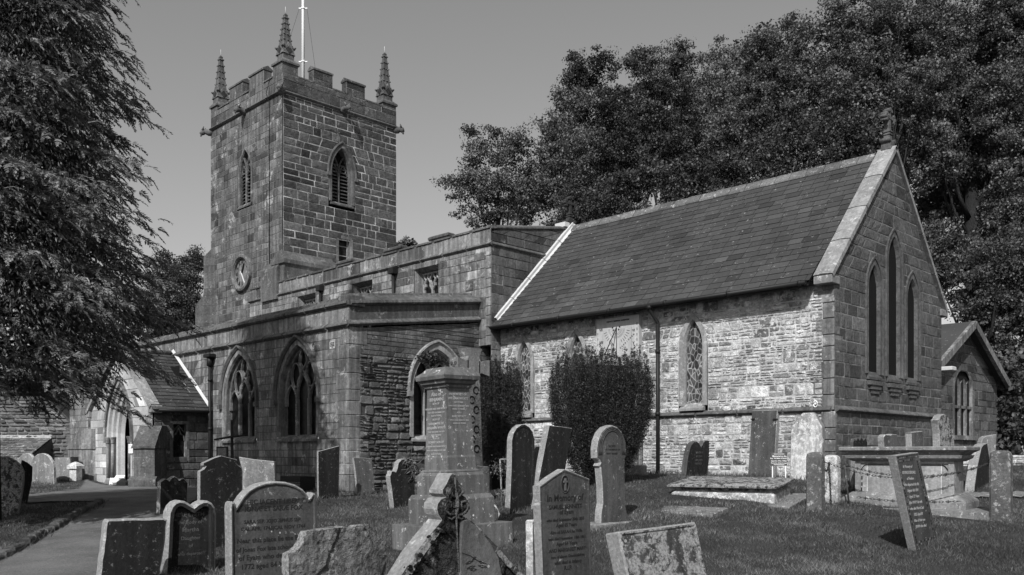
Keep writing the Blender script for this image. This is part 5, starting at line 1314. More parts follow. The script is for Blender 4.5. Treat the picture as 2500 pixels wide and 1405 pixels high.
for x in (1838, 1893): mb.obox(pl.at(*pl.hit(x, 1024), n=.0), pl.U*.05, pl.V*.012, pl.N*.03)
mb.build('iron_clamp', M['iron'], ob)
stone('white lichened gravestone with cut shoulders leaning on the chancel wall at its corner', [(1928, 1170), (1931, 1040), (1937, 1036), (1942, 1028), (1950, 1022), (1955, 1012), (1960, 1008), (1985, 1007), (1992, 1012), (1996, 1022), (2004, 1034), (2008, 1042), (2008, 1170)], 19.95, -90, .12, 'bright_grave', 'grave_light', bev=.012, pitch=3)
stone('grey slab standing against the chancel wall beside the larger yew', [(1524, 1160), (1527, 1060), (1545, 1054), (1562, 1050), (1560, 1160)], 23.3, -90, .12, 'grave', 'grave_edge', bev=.01)
mb = MB(); p = PX(1535, 1150, 22.6); z_ = gz(*UD(p)); mb.rings((p.x, p.y, 0), 0, [(z_-.2, .5, .18), (z_+.08, .5, .18), (z_+.08, .46, .14), (z_+.24, .46, .14), (z_+.27, .43, .11)], 0, 1)
tag(mb.build('grave_plinth', M['grave_light'], None, (p.x, p.y, z_)), 'low moulded plinth at the foot of the grey slab, right of the larger yew', 'plinth')
# --- behind the chest tomb and to the right
stone('tall round-shouldered gravestone with speckled face, behind the chest tomb', [(2296, 1130), (2294, 1060), (2291, 1035), (2289, 1026), (2294, 1022), (2297, 1015), (2305, 1011), (2313, 1015), (2318, 1024), (2320, 1034), (2326, 1048), (2330, 1080), (2334, 1130)], 19.5, -2, .16, 'grave_lichen', 'grave_edge', bev=.012)
stone('square grey block-shaped headstone behind the chest tomb, below the string course', [(2227, 1130), (2225, 1060), (2224, 1056), (2252, 1053), (2253, 1056), (2255, 1130)], 19.2, -6, .14, 'grave', 'grave_edge', bev=.01)
stone('broken-topped stone lying behind the middle of the chest tomb', [(2160, 1130), (2157, 1068), (2162, 1061), (2175, 1063), (2178, 1060), (2190, 1061), (2192, 1130)], 19.0, -6, .14, 'grave', 'grave_edge', bev=.01, jit=.006, step=.06)
stone('little zigzag-topped headstone behind the left end of the chest tomb', [(2083, 1130), (2083, 1080), (2087, 1071), (2091, 1076), (2095, 1069), (2099, 1076), (2104, 1068), (2108, 1076), (2113, 1070), (2117, 1080), (2118, 1130)], 18.8, -6, .08, 'grave_dark', 'grave', bev=.004)
stone('lichened leaning stone between the fence post and the chest tomb', [(2081, 1190), (2079, 1130), (2074, 1098), (2084, 1095), (2094, 1140), (2096, 1190)], 18.6, -40, .10, 'grave_light', 'grave_edge', bev=.01)
stone('dark stone leaning left beside the right-hand fence post', [(2379, 1190), (2386, 1140), (2396, 1093), (2401, 1086), (2410, 1082), (2416, 1120), (2414, 1190)], 18.9, 8, .18, 'grave_dark', 'grave_edge', bev=.012)
stone('pale upright stone behind the dark leaning one, left of the right-hand fence post', [(2397, 1185), (2396, 1080), (2400, 1070), (2408, 1065), (2433, 1061), (2432, 1120), (2428, 1185)], 20.6, -30, .14, 'grave_light', 'grave_edge', bev=.012)
stone('slim pointed stone far off at the right edge, before the hedge', [(2438, 1092), (2440, 1072), (2445, 1060), (2442, 1042), (2444, 1032), (2450, 1030), (2454, 1036), (2455, 1050), (2458, 1062), (2464, 1072), (2464, 1092)], 33.0, -45, .15, 'bright_grave', 'grave_light', bev=.01)
mb = MB(); rs = random.Random(2)
for i in range(3):
    p = PX(2166+i*8, 1084, 17.6); mb.tube([p-Vector((.05, 0, 0)), p, p+Vector((.05, 0, .01))], [.03, .055, .02], 7, t=rs.uniform(.8, 1.3))
# white chip beside pedestal
stone('small white three-cornered stone in the grass right of the pedestal', [(1206, 1268), (1207, 1232), (1212, 1236), (1222, 1257), (1214, 1266)], 14.6, -30, .08, 'bright_grave', 'bright_grave', bev=.01)

# ================================================================== TOMBS
def block(name, c, ang, prof, mat, parent=None, tilt=None, label=None, cat=None, ch=0., group=None, tone=1.):
    mb = MB(); mb.rings(c, ang, prof, 0, tone, ch=ch, tilt=tilt); o = mb.build(name, M[mat], parent, None if parent else c)
    if label: tag(o, label, cat, group)
    return o
# chest tomb
SE = PX(2350, 1110, 15.9); ang = R(7); L_, Wd = 1.93, .92
E_ = Vector((cos(ang), sin(ang), 0)); N_ = Vector((-sin(ang), cos(ang), 0)); c = Vector((SE.x, SE.y, 0))-E_*(L_/2+.08)+N_*(Wd/2+.1)
z0 = -.97
ct = empty('chest_tomb', (c.x, c.y, z0)); tag(ct, 'large stone chest tomb with heavy moulded lid, between the chained posts', 'tomb')
C0 = (c.x, c.y, z0)
block('base_slab', C0, ang, [(-.25, L_/2+.55, Wd/2+.4), (-.03, L_/2+.55, Wd/2+.4), (-.02, L_/2+.53, Wd/2+.38)], 'flag', ct)
block('plinth', C0, ang, [(-.03, L_/2+.14, Wd/2+.14), (.10, L_/2+.14, Wd/2+.14), (.14, L_/2+.12, Wd/2+.12), (.25, L_/2-.03, Wd/2-.03)], 'grave_light', ct, ch=.03)
block('chest', C0, ang, [(.24, L_/2-.09, Wd/2-.09), (.86, L_/2-.09, Wd/2-.09)], 'coping', ct)
fsd = Fr(c-N_*(Wd/2-.09), E_, -N_)
mb = MB(); a_ = L_/2-.09
for u in (-a_+.05, a_-.05): mb.obox(fsd(u, z0+.55, .004), E_*.05, N_*.02, Z3*.30, 0, 1)
mb.obox(fsd(0, z0+.83, .006), E_*a_, N_*.02, Z3*.03)
for u in (-a_+.22, a_-.22): mb.obox(fsd(u, z0+.55, .0015), E_*.006, N_*.002, Z3*.30, 0, 2.2)
mb.build('panel_frame', M['coping'], ct)
mb = MB(); zz = z0+.775
P_ = [(-a_+.10, zz-.10), (-a_+.16, zz-.02), (-a_+.20, zz), (a_-.20, zz), (a_-.16, zz-.02), (a_-.10, zz-.10)]; ribbon(mb, fsd, P_, .016, .0, .02)
for u, z in ((-a_+.12, .40), (-a_+.115, .30), (-a_+.12, .52)): mb.obox(fsd(u, z0+z, .001), E_*.012, N_*.003, Z3*.035)
mb.build('carved_line', M['letter_dark'], ct)
block('lid', C0, ang, [(.84, L_/2-.05, Wd/2-.05), (.87, L_/2+.0, Wd/2+.0), (.90, L_/2+.05, Wd/2+.05), (.955, L_/2+.07, Wd/2+.07), (.96, L_/2+.02, Wd/2+.02), (1.0, L_/2+.06, Wd/2+.06), (1.05, L_/2+.15, Wd/2+.15), (1.10, L_/2+.155, Wd/2+.155), (1.115, L_/2+.14, Wd/2+.14)], 'grave_light', ct)
# ledger tomb
SE = PX(1893, 1110, 16.9); ang = R(12); L_, Wd = 2.13, 1.1
E_ = Vector((cos(ang), sin(ang), 0)); N_ = Vector((-sin(ang), cos(ang), 0)); c = Vector((SE.x, SE.y, 0))-E_*(L_/2)+N_*(Wd/2)
lt = empty('ledger_tomb', (c.x, c.y, -.85)); tag(lt, 'low moulded ledger tomb spotted with white lichen, in front of the tall clamped slab', 'tomb'); C0 = (c.x, c.y, -.85)
tl = (0, .11)
block('base_slab', C0, ang, [(-.25, L_/2+.35, Wd/2+.30), (-.035, L_/2+.35, Wd/2+.30), (-.025, L_/2+.33, Wd/2+.28)], 'flag', lt, tilt=tl)
block('plinth', C0, ang, [(-.04, L_/2-.02, Wd/2-.02), (.13, L_/2-.02, Wd/2-.02), (.17, L_/2-.08, Wd/2-.08), (.19, L_/2-.10, Wd/2-.10)], 'ledger', lt, tilt=tl)
block('slab', C0, ang, [(.18, L_/2-.10, Wd/2-.10), (.20, L_/2-.05, Wd/2-.05), (.215, L_/2-.03, Wd/2-.03), (.225, L_/2-.05, Wd/2-.05), (.25, L_/2+.0, Wd/2+.0), (.265, L_/2+.05, Wd/2+.05), (.30, L_/2+.055, Wd/2+.055), (.33, L_/2-.04, Wd/2-.04)], 'grave_lichen', lt, tilt=tl)
p = PX(1680, 1232, 16.2); mb = MB(); zs_ = gz(*UD(p))+.035; mb.rings((p.x, p.y, 0), R(10), [(-1.35, .62, .36), (zs_-.01, .62, .36), (zs_, .60, .34)], 0, 1, tilt=(.0, .11)); tag(mb.build('flat_grave_slab', M['flag'], None, (p.x, p.y, -.95)), 'flat grave slab level with the grass, left front of the ledger tomb', 'slab')
# pedestal monument
D0 = 13.3; kx = D0/2175/(.638+.7346)*1.0; cor = PX(1100, 1110, D0); ang = R(-2)
def hw(px_): return px_*kx/2
zz = lambda y: (1110-y)/2175*D0
c = Vector((cor.x-hw(212)+.0, cor.y+hw(212)-.02, 0))
pm_ = empty('obelisk_pedestal', (c.x, c.y, gz(*UD(c)))); tag(pm_, 'tall tapering pedestal monument with moulded cap and three steps, before the aisle', 'monument'); C0 = (c.x, c.y, 0)
block('lower_step', C0, ang, [(-1.9, hw(300), hw(300)), (zz(1287), hw(300), hw(300)), (zz(1285), hw(298), hw(298))], 'pedestal', pm_)
block('upper_step', C0, ang, [(zz(1288), hw(214), hw(214)), (zz(1222), hw(214), hw(214)), (zz(1211), hw(196), hw(196))], 'pedestal', pm_)
block('base', C0, ang, [(zz(1215), hw(168), hw(168)), (zz(1163), hw(168), hw(168)), (zz(1160), hw(162), hw(162)), (zz(1155), hw(150), hw(150)), (zz(1153), hw(152), hw(152)), (zz(1148), hw(136), hw(136))], 'pedestal', pm_)
hb_, ht_ = hw(128), hw(105)
block('shaft', C0, ang, [(zz(1149), hb_, hb_), (zz(1118), hb_*.99, hb_*.99), (zz(1112), hb_*.95, hb_*.95), (zz(940), ht_, ht_)], 'pedestal', pm_)
block('cap', C0, ang, [(zz(944), ht_*1.02, ht_*1.02), (zz(940), ht_*1.12, ht_*1.12), (zz(935), ht_*1.12, ht_*1.12), (zz(931), ht_*1.3, ht_*1.3), (zz(925), ht_*1.34, ht_*1.34), (zz(921), ht_*1.50, ht_*1.50), (zz(912), ht_*1.56, ht_*1.56), (zz(908), ht_*1.50, ht_*1.50), (zz(900), ht_*1.22, ht_*1.22), (zz(890), ht_*1.0, ht_*1.0)], 'pedestal', pm_)
ca, sa = cos(ang), sin(ang); Ed, Nd = Vector((ca, sa, 0)), Vector((-sa, ca, 0))
sl_ = (hb_*.95-ht_)/(zz(940)-zz(1112))
upS = (Z3+Nd*sl_).normalized(); upE = (Z3-Ed*sl_).normalized()
def shaft_text(side, s_, y, sz):
    z = zz(y); h = ht_+(zz(940)-z)*sl_
    if side == 'S': Fm = (Vector((c.x, c.y, z))-Nd*(h+.004), Ed, upS, -Nd)
    else: Fm = (Vector((c.x, c.y, z))+Ed*(h+.004), Nd, upE, Ed)
    text_mesh('inscription', s_, sz, M['letter_pale'], Fm, pm_, th=.001)
for s_, y, sz in (('Also of', 961, .085), ('BENJAMIN', 974, .072), ('SON OF', 983, .045), ('WILLIAM AND ANN WYATT', 996, .042), ('THAT DIED DECEMBER 1871', 1005, .034), ('AGED 67 YEARS', 1013, .036), ('ALSO OF', 1023, .045), ('SARAH WIFE OF', 1034, .052), ('BENJAMIN WYATT', 1045, .054), ('THAT DIED JUNE 4TH 1879', 1054, .034),
                 ('AGED 78 YEARS', 1062, .036), ('ALSO OF', 1071, .040), ('ROBERT SON OF', 1081, .050), ('BENJAMIN AND SARAH WYATT', 1091, .036), ('WHO DIED MARCH 24TH 1889', 1101, .034), ('AGED 44 YEARS', 1110, .036)): shaft_text('S', s_, y, sz)
for s_, y, sz in (('IN MEMORY OF', 961, .05), ('WILLIAM WYATT', 972, .052), ('OF EYAM', 981, .042), ('WHO DIED JANUARY 1832', 990, .034), ('AGED 72 YEARS', 998, .036), ('ALSO', 1007, .036), ('ANN WYATT', 1017, .048), ('WHO DIED MARCH 1842', 1026, .034), ('AGED 81 YEARS', 1034, .036)): shaft_text('E', s_, y, sz)
pm_.rotation_euler = (.020, -.020, 0)
# old carved cross behind the pedestal
D0 = 18.8; p = PX(1147, 1110, D0); zg = gz(*UD(p)); zz2 = lambda y: (1110-y)/2175*D0
cr = empty('carved_stone_cross', (p.x, p.y, zg)); tag(cr, 'ancient carved stone cross with scrollwork shaft, standing behind the pedestal monument', 'cross')
mb = MB(); mb.rings((p.x, p.y, 0), 0, [(zg-.2, .24, .34), (zz2(1140), .24, .34), (zz2(1138), .15, .23), (zz2(935), .12, .18)], 0, 1); mb.build('shaft', M['grave_rough'], cr)
mb = MB(); rs = random.Random(3)
mb.rings((p.x, p.y, 0), 0, [(zz2(938), .12, .17), (zz2(925), .13, .15), (zz2(912), .13, .18), (zz2(880), .13, .18), (zz2(872), .13, .15), (zz2(852), .14, .22)], 0, 1)
yy = zz2(897)
for s in (-1, 1): mb.loft([[(p.x+x_, p.y+s*o_, yy+z_) for x_, z_ in ((-.13, -h_), (.13, -h_), (.13, h_), (-.13, h_))] for o_, h_ in ((.15, .13), (.24, .12), (.30, .14), (.45, .17))], 0, 1, cap1=True)
mb.build('cross_head', M['grave_light'], cr)
mb = MB()
for s in (-1, 1):
    for i in range(8):
        cy2 = zz2(1120)+i*.205; r_ = .075
        mb.tube([(p.x+.15-.004*i+.0, p.y+s*.0+(.06 if i % 2 else -.06)+r_*cos(a), cy2+r_*sin(a)) for a in [k*pi/5 for k in range(10)]], .014, 4)
for i in range(9):
    cy2 = zz2(1125)+i*.185; mb.tube([(p.x+.075*cos(a)*1.0, p.y-.235+.006*i, cy2+.075*sin(a)) for a in [k*pi/5 for k in range(10)]], .016, 4)
for q in ((-.06, .06), (.06, .06), (-.06, -.06), (.06, -.06), (0, 0)): mb.tube([(p.x+q[0], p.y-.44, yy+q[1]), (p.x+q[0], p.y-.47, yy+q[1])], .035, 8)
mb.build('scroll_carving', M['grave'], cr)

# ================================================================== POSTS AND CHAINS
def post(x, ytop, d, w, label, mat='post', ang=R(4), dome=.10):
    p = PX(x, ytop, d); zg = gz(*UD(p)); mb = MB(); zt = p.z
    mb.rings((p.x, p.y, 0), ang, [(zg-.3, w, w*.78), (zt-dome, w*.98, w*.76), (zt-dome*.45, w*.92, w*.70), (zt-dome*.12, w*.68, w*.50), (zt, w*.34, w*.26)], 0, 1, ch=w*.22)
    o = mb.build('stone_post', M[mat], None, (p.x, p.y, zg)); tag(o, label, 'post', 'round-topped stone posts round the chest tomb'); return Vector((p.x, p.y, zt))
pA = post(1991, 1104, 16.2, .145, 'dark round-topped stone post nearest the ledger tomb, holding a chain')
pB = post(2031, 1111, 17.0, .140, 'white-crusted round-topped stone post just behind the dark one', 'ledger')
pC = post(2444, 1100, 15.4, .165, 'broad round-topped stone post standing alone near the right edge')
pD = post(2262, 1240-80, 17.9, .13, 'stone post hidden behind the chest tomb') if False else None
def chain(A, B, sag, label, n=None, drop=None, spikes=True):
    A, B = Vector(A), Vector(B); L_ = (B-A).length*1.03; n = n or int(L_/.055)
    mb = MB(); pts = []
    for i in range(n+1):
        f = i/n; p = A.lerp(B, f); p.z -= sag*4*f*(1-f); pts.append(p)
    for i in range(n):
        a, b = pts[i], pts[i+1]; D = (b-a).normalized(); c_ = (a+b)/2; S = D.cross(Z3).normalized() if abs(D.z) < .95 else Vector((1, 0, 0)); T_ = D.cross(S)
        Q = S if i % 2 else T_
        ell_ = [c_+D*.038*cos(t)+Q*.016*sin(t) for t in [k*pi/4 for k in range(9)]]
        mb.tube(ell_, .0055, 4, cap=False)
        if spikes and i % 4 == 2:
            mb.tube([c_-Z3*.035, c_, c_+Z3*.035], [.001, .013, .001], 4); mb.tube([c_-S*.035, c_, c_+S*.035], [.001, .013, .001], 4)
    o = mb.build('chain', M['rust'], None, A); tag(o, label, 'chain', 'spiked chains of the chest tomb'); return o
Az = pA+Vector((0, 0, -.16)); Bz = pB+Vector((0, 0, -.14)); Cz = pC+Vector((0, 0, -.20))
chain(Az+Vector((.12, 0, 0)), Cz-Vector((.12, 0, 0)), .30, 'spiked chain sagging from the dark post to the lone right-hand post')
chain(Bz+Vector((.12, 0, 0)), Cz+Vector((-.12, .12, 0)), .26, 'second spiked chain sagging from the white-crusted post to the right-hand post')
chain(Bz+Vector((.0, -.12, 0)), pB+Vector((.06, -.16, -.92)), .0, 'loose chain hanging straight down the face of the white-crusted post')
chain(Az+Vector((.10, .10, 0)), Bz-Vector((.0, .12, 0)), .18, 'short spiked chain looped between the dark post and the white-crusted post')
q0 = PX(2093, 1214, 15.62); q1 = PX(2345, 1224, 15.2)
chain(q0, q1, .045, 'spiked chain lying along the plinth of the chest tomb')
for P_, s_ in ((pC, -1),):
    mb = MB(); c_ = P_+Vector((-.16, 0, -.20)); mb.tube([c_+Vector((.05*cos(a), 0, .05*sin(a))) for a in [k*pi/5 for k in range(11)]], .010, 5); mb.tube([c_+Vector((.04, 0, 0)), c_+Vector((.16, 0, 0))], .012, 5)
    tag(mb.build('iron_eye', M['rust'], None, c_), 'iron ring and staple in the side of the right-hand post', 'ring')
p = PX(2063, 1138, 16.8); b_ = PX(2073, 1222, 16.8); mb = MB(); mb.tube([p, b_-Z3*.1], [.012, .02], 6); mb.tube([p+Vector((-.05, 0, -.02)), p+Vector((.05, 0, .02))], .012, 5)
tag(mb.build('iron_stake', M['grave'], None, b_), 'thin leaning iron stake between the white-crusted post and the chest tomb', 'stake')
# memorial notice on two legs
pl = Plane(1902, 1118, 19.3, -78); sg_ = empty('memorial_sign', (lambda q: (q.x, q.y, gz(*UD(q))))(pl.at(0, 0))); tag(sg_, 'small grey notice board with white lettering on two pale legs, before the tall clamped slab', 'sign')
q = [pl.hit(*p) for p in ((1883, 1138), (1883, 1106), (1922, 1105), (1921, 1137))]; mb = MB(); mb.loft([[pl.at(a, b, -.012) for a, b in q], [pl.at(a, b, .0) for a, b in q]], 0, 1, cap0=True, cap1=True); mb.build('board', M['grave'], sg_)
for s_, x, y, sz in (('Memorial to the', 1903, 1116, .046), ('Rev. THOMAS STANLEY', 1902, 1121, .036), ('supporter of Rev. William', 1902, 1127, .033), ('Mompesson during the plague', 1902, 1132, .029)):
    u, v = pl.hit(x, y); text_mesh('lettering', s_, sz, M['letter_white'], (pl.at(u, v, .003), pl.U, pl.V, pl.N), sg_, th=.001)
mb = MB()
for y in (1109, 1135): mb.obox(pl.at(*pl.hit(1902, y), n=.002), pl.U*.115, pl.V*.004, pl.N*.002)
mb.build('ruled_line', M['letter_white'], sg_)
for x in (1885.5, 1917.5):
    mb = MB(); u, v = pl.hit(x, 1138); mb.obox(pl.at(u, v-.16, -.02), pl.U*.010, pl.V*.20, pl.N*.010); mb.build('leg', M['white'], sg_)

# ================================================================== SMALL THINGS
# rustic wooden cross by the aisle wall
p = PX(566, 1110, 24.6); zg = gz(*UD(p)); wc = empty('wooden_cross', (p.x, p.y, zg)); tag(wc, 'dark rustic cross of rough poles standing before the left aisle window', 'cross')
mb = MB(); t0 = PX(564, 1026, 24.6); mb.tube([(p.x, p.y, zg-.1), (p.x+.01, p.y, (zg+t0.z)/2), (p.x, p.y, t0.z)], [.045, .04, .035], 8, t=1.6); mb.build('upright_pole', M['bark'], wc)
mb = MB(); mb.tube([PX(523, 1074, 24.5), PX(565, 1067, 24.5), PX(602, 1063, 24.5)], [.025, .035, .025], 8, t=1.6); mb.build('cross_pole', M['bark'], wc)
pl = Plane(543, 1104, 26.4, -62); q = [pl.hit(*p) for p in ((528, 1128), (528, 1091), (556, 1090), (556, 1128))]; mb = MB(); mb.loft([[pl.at(a, b, -.03) for a, b in q], [pl.at(a, b, 0.) for a, b in q]], 0, 1, cap0=True, cap1=True)
nb = empty('notice_box', pl.at(0, 0)); tag(nb, 'small dark-framed notice box by the aisle wall, behind the rustic cross', 'notice'); mb.build('frame', M['iron'], nb); mb = MB(); mb.face([pl.at(a, b, .004) for a, b in inset(q, .05)], 0, 1); mb.build('notice', M['grave_light'], nb)
mb = MB(); mb.obox(pl.at(q[0][0]+.2, q[0][1]-.15, -.05), pl.U*.03, pl.N*.03, Z3*.45); mb.build('leg', M['iron'], nb)
# wire cage
p = PX(718, 1190, 23.8); zg = gz(*UD(p)); cg = MB()
for i in range(10): cg.tube([(p.x-.3+.06*i, p.y, zg-.05), (p.x-.3+.06*i, p.y, zg+.30)], .004, 4); 
for i in range(6): cg.tube([(p.x-.3, p.y, zg+.06*i), (p.x+.3, p.y, zg+.06*i)], .004, 4)
tag(cg.build('wire_guard', M['grave_edge'], None, (p.x, p.y, zg)), 'low wire mesh guard at the foot of the aisle wall', 'guard')
# plant support
p = PX(1226, 1110, 17.9); zg = gz(*UD(p)); ps = empty('plant_support', (p.x, p.y, zg)); tag(ps, 'thin iron bracket post with a climbing stem, left of the dark round-topped gravestone', 'plant support')
mb = MB(); t0 = PX(1221, 1122, 17.9); t1 = PX(1259, 1122, 17.9); mb.tube([(p.x, p.y, zg-.05), t0], .018, 6); mb.tube([t0, t1], .016, 6); mb.tube([t1, PX(1223, 1150, 17.9)], .010, 5); mb.build('bracket', M['grave_edge'], ps)
mb = MB(); rs = random.Random(4)
for k in range(14):
    c_ = PX(1222+rs.random()*30, 1128+rs.random()*18, 17.9+rs.gauss(0, .08)); mb.tube([PX(1224, 1170, 17.9), PX(1226, 1145, 17.9), c_], [.008, .006, .003], 4, t=rs.uniform(.8, 2))
mb.build('stem', M['bark'], ps)
V = []; Fl = []; T_ = []
for k in range(420):
    c_ = PX(1222+rs.gauss(0, 13), 1140+rs.gauss(0, 13), 17.9+rs.gauss(0, .12)) if k % 3 else PX(1222+rs.gauss(0, 6), 1205+rs.gauss(0, 6), 17.9+rs.gauss(0, .1))
    a = Vector((rs.gauss(0, 1), rs.gauss(0, 1), rs.gauss(0, 1))).normalized()*.022; b = Vector((rs.gauss(0, 1), rs.gauss(0, 1), rs.gauss(0, 1))).normalized()*.014
    n_ = len(V); V += [c_-a, c_-b, c_+a, c_+b]; Fl.append((n_, n_+1, n_+2, n_+3)); T_.append(rs.uniform(.6, 2.2))
npmesh('foliage', [tuple(v) for v in V], Fl, T_, M['leaf'], ps)
# leaflets and a bag at the porch door
def card(x, y, w, h, yaw, pitch, label, lines=0):
    p = PX(x, y, 29.3); pl = Plane(x, y, 29.3, yaw, pitch); mb = MB(); mb.obox(pl.at(0, 0), pl.U*w/2, pl.V*h/2, pl.N*.006)
    o = mb.build('paper_notice', M['paper'], None, p); tag(o, label, 'notice')
    if lines:
        m2 = MB()
        for k in range(lines): m2.obox(pl.at(0, h*.32-k*h*.16, .008), pl.U*w*.36, pl.V*h*.02, pl.N*.001)
        m2.build('printed_lines', M['letter_dark'], o)
card(272, 1177, .14, .26, -60, 12, 'upright white paper notice on the porch step', 5)
card(293, 1164, .34, .10, -60, 40, 'white sheet lying tilted inside the porch doorway')
card(319, 1096, .14, .30, -50, 0, 'white notice pinned beside the porch door', 4)
p = PX(284, 1172, 29.25); mb = MB(); mb.tube([p-Z3*.12, p-Z3*.05, p+Z3*.04, p+Z3*.10], [.12, .15, .10, .02], 8); tag(mb.build('white_bag', M['paper'], None, p-Z3*.12), 'crumpled white bag between the papers on the porch step', 'bag')
p = PX(301, 1176, 29.0); mb = MB(); mb.rings((p.x, p.y, p.z-.18), R(20), [(0, .22, .1), (.16, .2, .09), (.28, .03, .03)], 0, 1); tag(mb.build('boot_scraper', M['iron'], None, p-Z3*.18), 'dark angular boot scraper in the porch doorway', 'scraper')
# low wall at the far right
p0, p1 = PX(2335, 1128, 24.5), PX(2760, 1128, 27.0)
wl = empty('boundary_wall', (p0.x, p0.y, -.5)); tag(wl, 'low pale lichened stone wall beyond the lawn at the right', 'wall')
D = (p1-p0); D.z = 0; Ld = D.length; D.normalize(); fr_ = Fr((p0.x, p0.y, 0), D, D.cross(Z3)); mb = MB()
zb_ = -1.0
masonry(mb, fr_, zb_, -.08, lambda z: (0, Ld), rowh=.12, stw=.3, g=.02, dep=.03, bev=.015, rock=.015, rnd=.15, jit=.01, seed=90, var=.3, plight=.2)
mb.box(0, 0, 0, 0, 0, 0); mb.loft([[fr_(0, -.08, -.35), fr_(Ld, -.08, -.35), fr_(Ld, -.08, .03), fr_(0, -.08, .03)], [fr_(0, -.02, -.33), fr_(Ld, -.02, -.33), fr_(Ld, -.02, .01), fr_(0, -.02, .01)]], 0, 1, cap0=True, cap1=True)
mb.loft([[fr_(0, zb_, -.3), fr_(0, zb_, 0), fr_(0, -.08, 0), fr_(0, -.08, -.3)], [fr_(Ld, zb_, -.3), fr_(Ld, zb_, 0), fr_(Ld, -.08, 0), fr_(Ld, -.08, -.3)]], 0, 1, cap0=True, cap1=True)
mb.build('stonework', [M['ledger'], M['mortar_mid']], wl)

# ================================================================== COTTAGE AT THE LEFT
ch_ = empty('stone_cottage', PX(60, 1120, 40)); tag(ch_, 'low rubble stone cottage with a slate lean-to, far left behind the graves', 'cottage')
yaw = -50; pl = Plane(100, 1110, 39.5, yaw); frc = Fr((pl.P.x, pl.P.y, 0), pl.U, pl.N)
a1 = pl.hit(187, 1110)[0]; a0 = pl.hit(-260, 1110)[0]; ez = pl.hit(187, 1046)[1]; am = pl.hit(105, 1110)[0]; rz = 2.6
mb = MB()
masonry(mb, frc, GB, rz, lambda z: (a0, a1-max(0, z-ez)/max(.1, rz-ez)*(a1-am)), rowh=.17, stw=.42, g=.03, dep=.06, bev=.03, rock=.03, rnd=.18, jit=.02, seed=95, var=.25)
mb.build('gable_wall', [M['rubble_dark'], M['mortar_mid']], ch_)
mb = MB(); z = -1.2
for k in range(7): mb.obox(frc(a1-.28, z+.2, -.1), pl.U*(.30 if k % 2 else .2), pl.N*.14, Z3*.19, 0, 1); z += .4
mb.build('corner_stones', M['dressed_dark'], ch_)
mb = MB(); s0 = frc(a1+.25, ez-.18, .18); s1 = frc(am, rz+.12, .18); up = (s1-s0).normalized(); bk_ = -pl.N*6
mb.loft([[s0, s1, s1+Z3*.12, s0+Z3*.12], [s0+bk_, s1+bk_, s1+bk_+Z3*.12, s0+bk_+Z3*.12]], 0, 1, cap0=True, cap1=True)
s2 = frc(a0, rz+.12, .18); mb.loft([[s2, s1, s1+Z3*.12, s2+Z3*.12], [s2+bk_, s1+bk_, s1+bk_+Z3*.12, s2+bk_+Z3*.12]], 0, 1, cap0=True, cap1=True)
mb.build('roof', M['slate'], ch_)
mb = MB(); mb.loft([[frc(a1, GB, 0), frc(a1, ez, 0)], [frc(a1, GB, -6), frc(a1, ez, -6)]], 0, 1, closed=False); mb.build('side_wall', M['rubble_dark'], ch_)
b1 = pl.hit(128, 1110)[0]; lz = pl.hit(100, 1069)[1]
mb = MB(); lo = frc(a0, lz-1.15, 2.3); lv = frc(a0, lz, 0)-lo
slates(mb, lo, pl.U, lv, b1-a0, lv.length, .17, .35, .03, 12, tmin=.6, tmax=1.5); lr = mb.build('lean_to_roof', M['ridge'], ch_)
mb = MB(); mb.loft([[frc(a0, lz-.05, .0), frc(a0, lz-.05, .12), frc(a0, lz+.12, .02)], [frc(b1, lz-.05, .0), frc(b1, lz-.05, .12), frc(b1, lz+.12, .02)]], 0, 1.2, cap0=True, cap1=True)
mb.build('ridge_tiles', M['coping'], lr)
mb = MB(); mb.loft([[frc(a0, GB, 2.2), frc(b1, GB, 2.2)], [frc(a0, lz-1.2, 2.2), frc(b1, lz-1.2, 2.2)]], 0, 1, closed=False); mb.face([frc(b1, GB, 0), frc(b1, GB, 2.2), frc(b1, lz-1.2, 2.2), frc(b1, lz-.02, 0)]); mb.build('lean_to_wall', M['rubble_dark'], ch_)

# ================================================================== VEGETATION
rng = np.random.default_rng(12)
def quads(C, A, B):
    """diamond leaves: centre C, long half axis A, short half axis B"""
    n = len(C); V = np.empty((n, 4, 3)); V[:, 0] = C-A; V[:, 1] = C-B; V[:, 2] = C+A; V[:, 3] = C+B
    return V.reshape(-1, 3), np.arange(n*4).reshape(n, 4)
def unit(v): return v/np.maximum(np.linalg.norm(v, axis=-1, keepdims=True), 1e-9)
def leaf_cloud(centres, rad, per, size, tone_c, flat=.7, up=.5, shell=0.):
    n = len(centres)*per; ci = np.repeat(np.arange(len(centres)), per)
    off = rng.normal(size=(n, 3))*.52; off /= np.maximum(1, np.linalg.norm(off, axis=1, keepdims=True)/1.15); off[:, 2] *= flat; bend = unit(rng.normal(size=(len(centres), 3)))[ci]; off += bend*(off[:, :1]**2)*.5
    r = rad[ci] if hasattr(rad, '__len__') else rad
    P = centres[ci]+off*np.reshape(r, (-1, 1))
    nrm = unit(rng.normal(size=(n, 3))+np.array([0, 0, up])+off*.5); A = unit(np.cross(nrm, rng.normal(size=(n, 3)))); B = np.cross(nrm, A)
    s = size*rng.uniform(.45, 1.5, (n, 1)); V, Fq = quads(P, A*s, B*s*.62)
    return V, Fq, tone_c[ci]*rng.uniform(.65, 1.4, n)
